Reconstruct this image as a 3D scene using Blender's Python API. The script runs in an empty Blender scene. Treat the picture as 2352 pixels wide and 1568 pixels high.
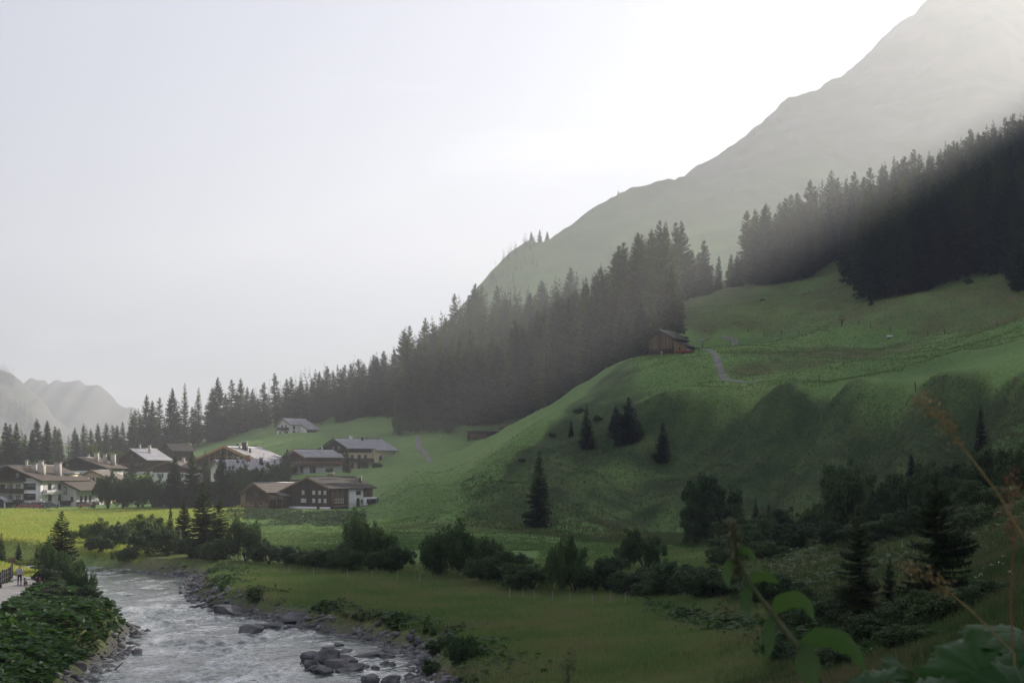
import bpy, bmesh, math, random
import numpy as np
from mathutils import Vector, Matrix, Euler

# ------------------------------------------------------------------ camera, sky, sun, exposure
SC = bpy.context.scene
COL = SC.collection
FPX, CX, HY, CZ = 3266.0, 1176.0, 1075.0, 12.5     # survey scale: 2352 x 1568 plate, horizon line, eye height
SUN_AZ, SUN_EL = math.radians(42.0), math.radians(23.0)

cam_d = bpy.data.cameras.new('camera')
cam = bpy.data.objects.new('camera', cam_d)
COL.objects.link(cam)
cam.location = (0, 0, CZ)
cam.rotation_euler = (math.pi / 2, 0, 0)
cam_d.sensor_width = 36.0
cam_d.lens = 36.0 * FPX / 2352.0
cam_d.shift_y = (HY - 784.0) / 2352.0
cam_d.clip_start, cam_d.clip_end = 0.1, 20000.0
cam_d.dof.use_dof = True
cam_d.dof.focus_distance = 260.0
cam_d.dof.aperture_fstop = 8.0
SC.camera = cam

world = bpy.data.worlds.new('World')
SC.world = world
world.use_nodes = True
wn, wl = world.node_tree.nodes, world.node_tree.links
sky = wn.new('ShaderNodeTexSky')
sky.sky_type = 'NISHITA'
sky.sun_disc = False
sky.sun_elevation, sky.sun_rotation = SUN_EL, SUN_AZ
sky.altitude = 1400.0
sky.air_density, sky.dust_density, sky.ozone_density = 1.0, 1.0, 1.0
# thin high cirrus: streaky noise in the sky's own direction space
tc = wn.new('ShaderNodeTexCoord')
mp = wn.new('ShaderNodeMapping'); mp.inputs['Rotation'].default_value = (0.0, 0.0, math.radians(-28)); mp.inputs['Scale'].default_value = (1.1, 5.5, 7.0)
nz = wn.new('ShaderNodeTexNoise'); nz.inputs['Scale'].default_value = 1.6; nz.inputs['Detail'].default_value = 7.0; nz.inputs['Roughness'].default_value = 0.58; nz.inputs['Distortion'].default_value = 0.6
rp = wn.new('ShaderNodeValToRGB'); rp.color_ramp.elements[0].position = 0.50; rp.color_ramp.elements[1].position = 0.74
rp.color_ramp.elements[0].color = (0, 0, 0, 1); rp.color_ramp.elements[1].color = (0.32, 0.32, 0.32, 1)
veil = wn.new('ShaderNodeMix'); veil.data_type = 'RGBA'          # even milky veil over the whole sky
veil.inputs['Factor'].default_value = 0.74
veil.inputs['B'].default_value = (3.1, 3.02, 3.55, 1)
mxs = wn.new('ShaderNodeMix'); mxs.data_type = 'RGBA'            # cirrus streaks on top
mxs.inputs['B'].default_value = (9.5, 9.4, 9.7, 1)
wl.new(tc.outputs['Generated'], mp.inputs['Vector']); wl.new(mp.outputs['Vector'], nz.inputs['Vector'])
wl.new(nz.outputs['Fac'], rp.inputs['Fac']); wl.new(rp.outputs['Color'], mxs.inputs['Factor'])
wl.new(sky.outputs['Color'], veil.inputs['A']); wl.new(veil.outputs['Result'], mxs.inputs['A'])
bg = wn['Background']
wl.new(mxs.outputs['Result'], bg.inputs['Color'])
bg.inputs['Strength'].default_value = 0.102

sun_d = bpy.data.lights.new('sun', 'SUN')
sun_d.energy = 5.0
sun_d.angle = math.radians(0.5)
sun_d.color = (1.0, 0.91, 0.77)
sun = bpy.data.objects.new('sun', sun_d)
COL.objects.link(sun)
SUN_DIR = Vector((math.sin(SUN_AZ) * math.cos(SUN_EL), math.cos(SUN_AZ) * math.cos(SUN_EL), math.sin(SUN_EL)))
sun.rotation_euler = SUN_DIR.to_track_quat('Z', 'Y').to_euler()

vs = SC.view_settings
vs.view_transform, vs.look, vs.exposure, vs.gamma, vs.use_curve_mapping = 'Standard', 'None', 0.86, 1.0, False
SC.display_settings.display_device = 'sRGB'
SC.render.engine = 'CYCLES'
cy = SC.cycles
cy.use_denoising = True
cy.max_bounces, cy.diffuse_bounces, cy.glossy_bounces, cy.transmission_bounces, cy.transparent_max_bounces, cy.volume_bounces = 5, 2, 2, 3, 8, 0
cy.caustics_reflective = cy.caustics_refractive = False

HAZE_DENSITY, HAZE_G = 0.00030, 0.45

# ------------------------------------------------------------------ small tools
def at(x, y, Y):
    """Surveyed point: bearing of plate point (x, y) carried out to the real distance Y."""
    return ((x - CX) * Y / FPX, Y, CZ + (HY - y) * Y / FPX)

def _hash(ix, iy, s):
    n = (ix.astype(np.int64) * 374761393 + iy.astype(np.int64) * 668265263 + s * 974711) & 0x7fffffff
    n = ((n ^ (n >> 13)) * 1274126177) & 0x7fffffff
    n = (n ^ (n >> 16)) & 0xffff
    return n / 65535.0

def vnoise(x, y, s=0):
    x = np.asarray(x, float); y = np.asarray(y, float)
    ix, iy = np.floor(x), np.floor(y)
    fx, fy = x - ix, y - iy
    fx = fx * fx * fx * (fx * (fx * 6 - 15) + 10); fy = fy * fy * fy * (fy * (fy * 6 - 15) + 10)
    a, b = _hash(ix, iy, s), _hash(ix + 1, iy, s)
    c, d = _hash(ix, iy + 1, s), _hash(ix + 1, iy + 1, s)
    return (a + (b - a) * fx + (c - a) * fy + (a - b - c + d) * fx * fy) * 2 - 1

def fbm(x, y, s=0, octs=4, g=0.5):
    t, a = 0.0, 1.0
    for k in range(octs):
        t = t + a * vnoise(x * 2 ** k + 17.3 * k, y * 2 ** k - 9.1 * k, s + k)
        a *= g
    return t

def sstep(a, b, x):
    t = np.clip((x - a) / (b - a), 0, 1)
    return t * t * (3 - 2 * t)

def mesh_np(name, verts, faces, mats=(), smooth=False, mat_idx=None):
    """verts (n,3), faces (m,k) arrays -> mesh datablock; faces may also be a list of such arrays."""
    if not isinstance(faces, list): faces = [faces]
    faces = [np.asarray(f, dtype=np.int32) for f in faces if len(f)]
    me = bpy.data.meshes.new(name)
    verts = np.asarray(verts, dtype=np.float32)
    me.vertices.add(len(verts)); me.vertices.foreach_set('co', verts.ravel())
    tot = np.concatenate([np.full(len(f), f.shape[1], np.int32) for f in faces])
    loops = np.concatenate([f.ravel() for f in faces])
    me.loops.add(len(loops)); me.loops.foreach_set('vertex_index', loops)
    me.polygons.add(len(tot))
    st = np.zeros(len(tot), np.int32); st[1:] = np.cumsum(tot)[:-1]
    me.polygons.foreach_set('loop_start', st)
    me.polygons.foreach_set('loop_total', tot)
    if smooth: me.polygons.foreach_set('use_smooth', np.ones(len(tot), bool))
    if mat_idx is not None: me.polygons.foreach_set('material_index', np.asarray(mat_idx, np.int32))
    for m in mats: me.materials.append(m)
    me.update(calc_edges=True)
    return me

def link(name, data, parent=None, loc=None, rz=None, scale=None):
    o = bpy.data.objects.new(name, data)
    COL.objects.link(o)
    if parent is not None: o.parent = parent
    if loc is not None: o.location = loc
    if rz is not None: o.rotation_euler = (0, 0, rz)
    if scale is not None: o.scale = scale if hasattr(scale, '__len__') else (scale,) * 3
    return o

def tag(o, label=None, cat=None, group=None, kind=None):
    if label: o['label'] = label
    if cat: o['category'] = cat
    if group: o['group'] = group
    if kind: o['kind'] = kind
    return o

def copy_tree(o, parent=None):
    c = o.copy(); COL.objects.link(c)
    c.parent = parent
    for ch in [k for k in KIDS.get(o.name, [])]:
        copy_tree(ch, c)
    return c
KIDS = {}
def child(o, parent):
    o.parent = parent
    KIDS.setdefault(parent.name, []).append(o)
    return o

# ------------------------------------------------------------------ materials
def new_mat(name):
    m = bpy.data.materials.new(name); m.use_nodes = True
    nt = m.node_tree
    return m, nt.nodes, nt.links, nt.nodes['Principled BSDF']

def ramp(n, stops):
    r = n.new('ShaderNodeValToRGB')
    e = r.color_ramp.elements
    while len(e) < len(stops): e.new(0.5)
    for k, (p, c) in enumerate(stops):
        e[k].position = p; e[k].color = (*c, 1) if len(c) == 3 else c
    return r

def noise_mat(name, c1, c2, scale=1.0, rough=0.8, bump=0.0, detail=4, stretch=None, c3=None, spec=0.3, bump_scale=None, coord='Object', metal=0.0, trans=0.0):
    m, n, l, b = new_mat(name)
    t = n.new('ShaderNodeTexCoord')
    mp_ = n.new('ShaderNodeMapping')
    if stretch: mp_.inputs['Scale'].default_value = stretch
    l.new(t.outputs[coord], mp_.inputs['Vector'])
    z = n.new('ShaderNodeTexNoise'); z.inputs['Scale'].default_value = scale; z.inputs['Detail'].default_value = detail
    l.new(mp_.outputs['Vector'], z.inputs['Vector'])
    st = [(0.3, c1), (0.7, c2)] if c3 is None else [(0.25, c1), (0.5, c2), (0.75, c3)]
    r = ramp(n, st)
    l.new(z.outputs['Fac'], r.inputs['Fac']); l.new(r.outputs['Color'], b.inputs['Base Color'])
    b.inputs['Roughness'].default_value = rough
    b.inputs['Specular IOR Level'].default_value = spec
    b.inputs['Metallic'].default_value = metal
    if bump:
        z2 = n.new('ShaderNodeTexNoise'); z2.inputs['Scale'].default_value = bump_scale or scale * 3; z2.inputs['Detail'].default_value = 3
        l.new(mp_.outputs['Vector'], z2.inputs['Vector'])
        bp = n.new('ShaderNodeBump'); bp.inputs['Strength'].default_value = bump; bp.inputs['Distance'].default_value = 0.1
        l.new(z2.outputs['Fac'], bp.inputs['Height']); l.new(bp.outputs['Normal'], b.inputs['Normal'])
    return m

def leaf_mat(name, dark, light, trans=0.25, rough=0.6, spec=0.25):
    """Foliage: colour varies per leaf cluster and per plant; some light passes through the blades."""
    m, n, l, b = new_mat(name)
    geo = n.new('ShaderNodeNewGeometry')
    oi = n.new('ShaderNodeObjectInfo')
    mx = n.new('ShaderNodeMath'); mx.operation = 'MULTIPLY_ADD'
    l.new(oi.outputs['Random'], mx.inputs[0]); mx.inputs[1].default_value = 0.55
    m2 = n.new('ShaderNodeMath'); m2.operation = 'MULTIPLY'; m2.inputs[1].default_value = 0.45
    l.new(geo.outputs['Random Per Island'], m2.inputs[0]); l.new(m2.outputs[0], mx.inputs[2])
    r = ramp(n, [(0.1, dark), (0.9, light)])
    l.new(mx.outputs[0], r.inputs['Fac'])
    l.new(r.outputs['Color'], b.inputs['Base Color'])
    b.inputs['Roughness'].default_value = rough
    b.inputs['Specular IOR Level'].default_value = spec
    if trans:
        tr = n.new('ShaderNodeBsdfTranslucent'); ms = n.new('ShaderNodeMixShader'); ms.inputs[0].default_value = trans
        hs = n.new('ShaderNodeHueSaturation'); hs.inputs['Value'].default_value = 2.0; hs.inputs['Saturation'].default_value = 1.1
        l.new(r.outputs['Color'], hs.inputs['Color']); l.new(hs.outputs['Color'], tr.inputs['Color'])
        out = n['Material Output']
        l.new(b.outputs[0], ms.inputs[1]); l.new(tr.outputs[0], ms.inputs[2]); l.new(ms.outputs[0], out.inputs['Surface'])
    return m
# ------------------------------------------------------------------ terrain height field
CP = []
def cpx(*rows):
    for x, y, Y in rows: CP.append(at(x, y, Y))
def cpw(*rows):
    CP.extend(rows)
# valley floor, right bank meadow
cpx((1100, 1568, 73), (1600, 1568, 70), (700, 1320, 150), (1300, 1400, 112), (500, 1300, 165), (1000, 1330, 145), (1000, 1262, 190), (1400, 1290, 165), (700, 1226, 245), (1150, 1225, 232), (900, 1215, 258))
# farmhouse bank and house ground
cpx((530, 1213, 262), (660, 1213, 262), (800, 1208, 268), (530, 1174, 292), (660, 1173, 294), (790, 1172, 298), (560, 1165, 330), (740, 1164, 330), (850, 1164, 318), (872, 1163, 312), (862, 1150, 346), (880, 1196, 285), (950, 1190, 285))
# left floor
cpx((45, 1342, 120), (0, 1400, 97), (100, 1182, 305), (0, 1240, 195), (300, 1172, 320), (100, 1168, 352), (-200, 1200, 250), (-200, 1400, 100), (430, 1170, 330))
cpw((-60, 60, 2.6), (-60, 20, 2.6), (-100, 100, 4.0), (-150, 150, 8), (-170, 300, 8), (-200, 60, 18), (-250, 450, 20), (-400, 300, 80), (-260, 150, 50))
# village slope
cpx((200, 1150, 400), (150, 1095, 470), (300, 1095, 440), (440, 1052, 490), (500, 1034, 540), (560, 1000, 620), (620, 1040, 500), (700, 1087, 430), (560, 1120, 390), (680, 1003, 590), (740, 972, 650), (890, 966, 585), (905, 1000, 520), (960, 1030, 475), (1000, 1054, 425), (820, 1077, 470), (900, 1050, 470), (1090, 1042, 440), (900, 1100, 375), (870, 1155, 330), (1000, 1128, 330), (1060, 1188, 262), (800, 1100, 380), (650, 1110, 385))
# ground under the trees behind the village
cpx((330, 1062, 600), (100, 1080, 620), (0, 1090, 620), (-200, 1080, 600), (450, 1030, 640), (600, 985, 680), (720, 965, 720), (200, 1075, 700), (0, 1080, 800))
# low wooded shoulder behind
cpx((920, 890, 1000), (740, 932, 1000), (560, 985, 1000), (400, 1035, 1000), (200, 1066, 1000))
# nose of the spur
cpx((1430, 832, 392), (1380, 872, 368), (1300, 926, 340), (1235, 978, 322), (1200, 1007, 310), (1150, 1062, 296), (1105, 1120, 282))
# behind the spur: hollow and forest foot
cpx((985, 992, 505), (1075, 1003, 495), (1150, 992, 490), (1220, 985, 480), (1320, 950, 440), (1250, 960, 600), (1000, 900, 640), (1400, 850, 560), (1500, 740, 500), (1440, 790, 450), (1300, 800, 700), (1100, 800, 760))
# terrace with the barn
cpx((1545, 824, 378), (1480, 930, 309), (1560, 918, 307), (1660, 914, 304), (1800, 902, 292), (1940, 908, 274), (2100, 900, 258), (2352, 870, 234), (1480, 915, 318), (1560, 905, 316), (1660, 902, 313), (1800, 890, 301), (1940, 897, 282), (2100, 889, 266), (2352, 858, 241), (1640, 836, 350), (1740, 884, 306), (1990, 850, 304), (2352, 782, 280), (1700, 800, 420), (2000, 790, 370), (2352, 740, 330), (1500, 870, 340), (1850, 850, 325), (2200, 830, 280))
# upper pasture and the ground under the upper trees
cpx((1570, 692, 560), (1640, 675, 590), (1750, 690, 540), (1850, 644, 600), (1950, 612, 590), (1960, 656, 480), (2020, 702, 420), (2200, 662, 430), (2352, 615, 420), (2300, 702, 370), (1620, 780, 440), (1800, 760, 430), (2352, 500, 520), (2352, 430, 600), (2000, 560, 620), (1720, 640, 680), (1900, 560, 720), (2100, 690, 390))
# steep bank face
cpx((1350, 1000, 305), (1250, 1110, 274), (1200, 1213, 248), (1400, 985, 306), (1400, 1070, 284), (1400, 1195, 254), (1600, 985, 292), (1600, 1065, 278), (1600, 1190, 252), (1800, 980, 276), (1800, 1060, 258), (1800, 1175, 228), (2000, 970, 251), (2000, 1060, 231), (2000, 1150, 202), (2200, 960, 228), (2200, 1060, 203), (2200, 1150, 165), (2352, 950, 208), (2352, 1060, 178))
cpx((1500, 1252, 198), (1700, 1235, 188), (1900, 1240, 150), (2100, 1240, 120), (2352, 1195, 95))
# near slope on the right
cpx((1700, 1322, 130), (1900, 1310, 115), (2100, 1290, 95), (2352, 1262, 75), (2200, 1405, 62), (2352, 1335, 55), (2000, 1405, 80), (1800, 1455, 75), (1900, 1570, 55), (2100, 1510, 45), (2600, 1200, 60), (2600, 1000, 130))
cpw((1.6, 3, 11.3), (4, 4, 11.6), (-2, 3, 10.3), (0, 0, 10.7), (-4, 6, 9.6), (4, 8, 9.8), (0, 20, 6.2), (8, 22, 8.0), (0, 40, 3.0), (18, 30, 8.2), (-12, 30, 2.2), (-14, 10, 4.5), (0, 58, 1.7), (-20, -20, 7), (20, 0, 16), (20, -30, 18), (60, 30, 22), (60, -30, 34), (100, 80, 40), (-60, -40, 3), (0, -50, 14))
# mountain: right valley side, crest beyond and off to the right
crest = [(x, y, 1450 + 0.47 * (x - 1090)) for x, y in ((1090, 684), (1150, 612), (1200, 560), (1240, 545), (1310, 520), (1370, 484), (1420, 463), (1500, 422), (1600, 372), (1700, 322), (1780, 284), (1850, 244), (1900, 195), (1960, 166), (2000, 124), (2030, 88), (2110, 58), (2150, 34), (2182, -6), (2352, -40))]
cpx(*crest)
# unseen crest beside the valley, its heights shaped to set where shade falls
def crest_h(X): return CREST_K * X + CREST_C
CREST_K, CREST_C = 0.647, -32
for X, Y, dz in ((760, 1760, 5), (745, 1580, -20), (735, 1420, -14), (725, 1300, 36), (715, 1210, 47), (708, 1150, 46), (703, 1085, 26), (700, 1030, 10), (700, 970, 24), (700, 905, 46), (700, 820, 40), (700, 640, 40), (700, 460, 45), (700, 200, 40), (700, -100, 20)):
    CP.append((X, Y, crest_h(X) + dz))
# the far side of the crest drops away
cpw((1100, 1300, 300), (1100, 700, 250), (1200, 1800, 350), (1100, 2300, 330), (600, 2500, 260), (250, 2250, 190), (-50, 2000, 100), (-200, 1750, 50), (1100, 100, 250), (1500, 3000, 200), (300, 3000, 100))
# valley side between
cpw((300, 500, 150), (450, 500, 270), (300, 250, 130), (450, 250, 270), (250, 50, 95), (450, 0, 270), (320, 800, 180), (480, 900, 290), (250, 1000, 170), (150, 900, 130), (60, 1000, 105), (200, 1200, 190), (420, 1200, 250), (500, 1450, 300), (600, 1520, 375), (80, 1300, 170), (350, 1500, 310), (-60, 1200, 80), (-150, 1450, 60), (-230, 1800, 35), (-330, 2600, 15), (-400, 1200, 15), (-500, 2000, 20), (-700, 800, 60), (-900, 1500, 120), (-1000, 2600, 80), (-500, 3200, 10))
CP = np.array(CP, float)

def _phi(r2):
    return np.sqrt(np.sqrt(r2)) * np.sqrt(r2)          # r^1.5: smooth, little overshoot
def _solve(P, z, lam):
    n = len(P)
    d2 = ((P[:, None, :] - P[None, :, :]) ** 2).sum(2)
    A = np.zeros((n + 3, n + 3))
    A[:n, :n] = -_phi(d2) + lam * np.eye(n)          # conditionally negative kernel
    A[:n, n] = 1; A[:n, n + 1:] = P; A[n, :n] = 1; A[n + 1:, :n] = P.T
    return np.linalg.solve(A, np.concatenate([z, np.zeros(3)]))
S_ = 100.0
_W = _solve(CP[:, :2] / S_, CP[:, 2], 0.002)

def base_h(X, Y):
    X = np.asarray(X, float); Y = np.asarray(Y, float)
    sh = X.shape
    q = np.stack([X.ravel(), Y.ravel()], 1) / S_
    out = np.empty(len(q))
    P = CP[:, :2] / S_
    n = len(P)
    for s in range(0, len(q), 20000):
        c = q[s:s + 20000]
        d2 = (c[:, :1] - P[None, :, 0]) ** 2 + (c[:, 1:] - P[None, :, 1]) ** 2
        out[s:s + 20000] = -_phi(d2) @ _W[:n] + _W[n] + c @ _W[n + 1:]
    return out.reshape(sh)

# river edges as X(Y)
RL = np.array([(-60, -4), (40, -16), (70, -23), (84, -25.4), (95, -26.4), (109, -28.6), (122, -35.5), (130, -38.2), (142, -43), (155, -50), (170, -64), (185, -80), (205, -108), (230, -150)], float)
RR = np.array([(-60, 14), (40, 0), (70, -4.6), (83, -5.7), (90, -6.3), (98, -7.5), (101.5, -10.2), (107, -13), (110, -16.1), (117, -21), (121.5, -23.5), (127, -27.6), (138, -31.5), (150, -34.8), (162, -37), (169, -42), (183, -56), (205, -78), (230, -112), (260, -160)], float)
def river_s(X, Y):
    """>0 outside the water (metres, roughly), <0 inside."""
    w = fbm(X * 0.35, Y * 0.35, 3, 3) * 0.7
    return np.maximum(np.interp(Y, RL[:, 0], RL[:, 1]) - X, X - np.interp(Y, RR[:, 0], RR[:, 1])) + w

def seg(X, Y, x1, y1, x2, y2, w):
    dx, dy = x2 - x1, y2 - y1
    t = np.clip(((X - x1) * dx + (Y - y1) * dy) / (dx * dx + dy * dy), 0, 1)
    d2 = (X - x1 - t * dx) ** 2 + (Y - y1 - t * dy) ** 2
    return np.exp(-d2 / (w * w)), t

FEAT = []   # ridges and gullies: (start, end, width, height at start, height at end)
def feat(a, b, w, h1, h2):
    FEAT.append((*at(*a)[:2], *at(*b)[:2], w, h1, h2))
feat((1790, 915, 296), (1575, 1150, 262), 6.0, 1.7, 2.4)      # bright rib
feat((1690, 930, 300), (1470, 1120, 276), 7.0, -3.9, -2.9)    # hollow left of it
feat((1885, 925, 284), (1700, 1130, 244), 5.0, -2.9, -2.4)
feat((1960, 912, 276), (1790, 1130, 236), 4.5, 1.5, 1.9)
feat((2050, 930, 262), (1900, 1120, 220), 4.5, -3.3, -2.8)
feat((2150, 905, 256), (1990, 1130, 206), 4.2, 1.6, 2.1)
feat((2240, 930, 240), (2100, 1120, 192), 4.2, -3.9, -3.1)
feat((2352, 900, 226), (2190, 1110, 185), 4.0, 1.2, 1.6)
feat((1580, 935, 302), (1450, 1060, 284), 5.0, -2.4, -1.5)
feat((880, 1180, 288), (955, 1118, 338), 7.0, 0.3, 2.8)       # mound beside the farmhouse
feat((955, 1118, 338), (1060, 1108, 345), 8.0, 2.6, 0.6)
feat((700, 1035, 520), (640, 1030, 540), 12.0, 1.2, 1.2)
feat((1800, 900, 296), (2000, 850, 312), 5.0, -0.9, -0.9)     # folds in the terrace meadow
feat((1800, 876, 308), (2200, 815, 290), 4.0, 0.9, 0.7)
feat((1860, 912, 286), (2050, 884, 270), 3.0, 0.7, 0.5)

EDGE = [at(x, 0, Y_)[:2] for x, Y_ in ((1420, 402), (1440, 370), (1462, 330), (1490, 314), (1560, 310), (1660, 307), (1800, 295), (1940, 277), (2100, 261), (2352, 237), (2600, 215), (2900, 185))]
def edge_d(X, Y):
    """signed distance to the terrace edge, positive on the terrace"""
    best = np.full(np.shape(X), 1e9); sgn = np.ones(np.shape(X))
    for (x1, y1), (x2, y2) in zip(EDGE[:-1], EDGE[1:]):
        dx, dy = x2 - x1, y2 - y1
        t = np.clip(((X - x1) * dx + (Y - y1) * dy) / (dx * dx + dy * dy), 0, 1)
        d = np.hypot(X - x1 - t * dx, Y - y1 - t * dy)
        s_ = np.sign(dx * (Y - y1) - dy * (X - x1))
        k = d < best
        best = np.where(k, d, best); sgn = np.where(k, s_, sgn)
    return best * sgn

def height(X, Y, want_base=False):
    X = np.asarray(X, float); Y = np.asarray(Y, float)
    z = base_h(X, Y)
    zb_ = z
    for x1, y1, x2, y2, w, h1, h2 in FEAT:
        g, t = seg(X, Y, x1, y1, x2, y2, w)
        z = z + g * (h1 + (h2 - h1) * t)
    ed = edge_d(X, Y) + 2.2 * fbm(X * 0.06, Y * 0.06, 19, 2)
    z = z + (1.3 * np.exp(-((ed - 2.0) / 7.0) ** 2) - 3.4 * (sstep(1, -12, ed) - sstep(-24, -60, ed))) * sstep(340, 300, Y + 0.0 * X + 0.25 * np.minimum(0, X)) * (Y > 120)
    bm_ = sstep(3, -8, ed) * sstep(-66, -44, ed) * (Y > 120) * (Y < 330)
    z = z + bm_ * (1.5 * fbm(X * 0.075 + Y * 0.045, Y * 0.012 - X * 0.006, 57, 3, 0.55) + 0.5 * fbm(X * 0.3 + Y * 0.16, Y * 0.05, 59, 2))
    R = np.hypot(X, Y)
    flat = sstep(3.0, 8.0, z)
    # undulation grows with distance and with height above the floor
    z = z + fbm(X * 0.02, Y * 0.02, 11, 3) * (0.15 + 1.6 * flat * sstep(60, 300, R))
    z = z + fbm(X * 0.11, Y * 0.11, 23, 3) * (0.10 + 0.45 * flat * sstep(60, 260, R))
    z = z + fbm(X * 0.55, Y * 0.55, 29, 2) * 0.07
    # notches and knolls added to the unseen crest to split sunlight into shafts
    cm = sstep(560, 660, X) * sstep(860, 780, X) * (Y < 1700)
    z = z + cm * (24 * fbm(Y * 0.021 + 3.0, X * 0.002, 63, 3, 0.6) - 12)
    # cattle terracettes following the contours of the upper pasture
    up_ = sstep(385, 420, Y) * sstep(760, 640, Y) * sstep(48, 56, z) * (X > 20)
    z = z + up_ * 0.22 * np.sin(z * 4.6 + 2.5 * fbm(X * 0.03, Y * 0.03, 43, 3)) + up_ * 0.25 * fbm(X * 0.09, Y * 0.2, 45, 2)
    mt = sstep(1000, 1700, R) * sstep(60, 280, z)
    rg = 1 - np.abs(fbm(X * 0.004, Y * 0.004, 37, 5, 0.55))
    z = z + mt * (fbm(X * 0.006, Y * 0.006, 31, 6, 0.55) * 15.0 + (rg - 0.6) * 20.0)
    # river bed and banks
    s = river_s(X, Y)
    k = sstep(-1.5, 4.2, s)
    z = np.where(Y < 260, -0.9 + (np.maximum(z, 1.0) + 0.9) * k, z)
    return (z, zb_) if want_base else z

def hz(x, y):
    return float(height(np.array([x]), np.array([y]))[0])

def ground(x, y, Y):
    """Point on the ground at bearing x and distance Y."""
    X = (x - CX) * Y / FPX
    return (X, Y, hz(X, Y))
# ------------------------------------------------------------------ ground sheet
def polyline_d(X, Y, pts):
    """distance to a polyline and the parameter along it"""
    best = np.full(np.shape(X), 1e9)
    for (x1, y1), (x2, y2) in zip(pts[:-1], pts[1:]):
        dx, dy = x2 - x1, y2 - y1
        t = np.clip(((X - x1) * dx + (Y - y1) * dy) / (dx * dx + dy * dy), 0, 1)
        best = np.minimum(best, np.hypot(X - x1 - t * dx, Y - y1 - t * dy))
    return best

def road_pts(rows):
    return [at(x, 0, Y)[:2] for x, Y in rows]
ROADS = {
    'valley_lane': (road_pts([(958, 497), (962, 478), (985, 452), (1006, 428), (1035, 412)]), 0.85),
    'barn_track': (road_pts([(1612, 392), (1632, 368), (1642, 350), (1650, 336), (1668, 322), (1700, 317), (1735, 314), (1765, 313)]), 0.7),
    'upper_track': (road_pts([(1600, 437), (1640, 440), (1690, 432), (1680, 415), (1650, 404), (1615, 394)]), 0.9),
}
PATH = [(-25, 40), (-31, 78), (-34.6, 90), (-37.0, 100), (-38.2, 105.6), (-39.9, 112.4), (-41.6, 119.5), (-44.2, 130), (-47, 135), (-56, 139), (-80, 144)]

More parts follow.
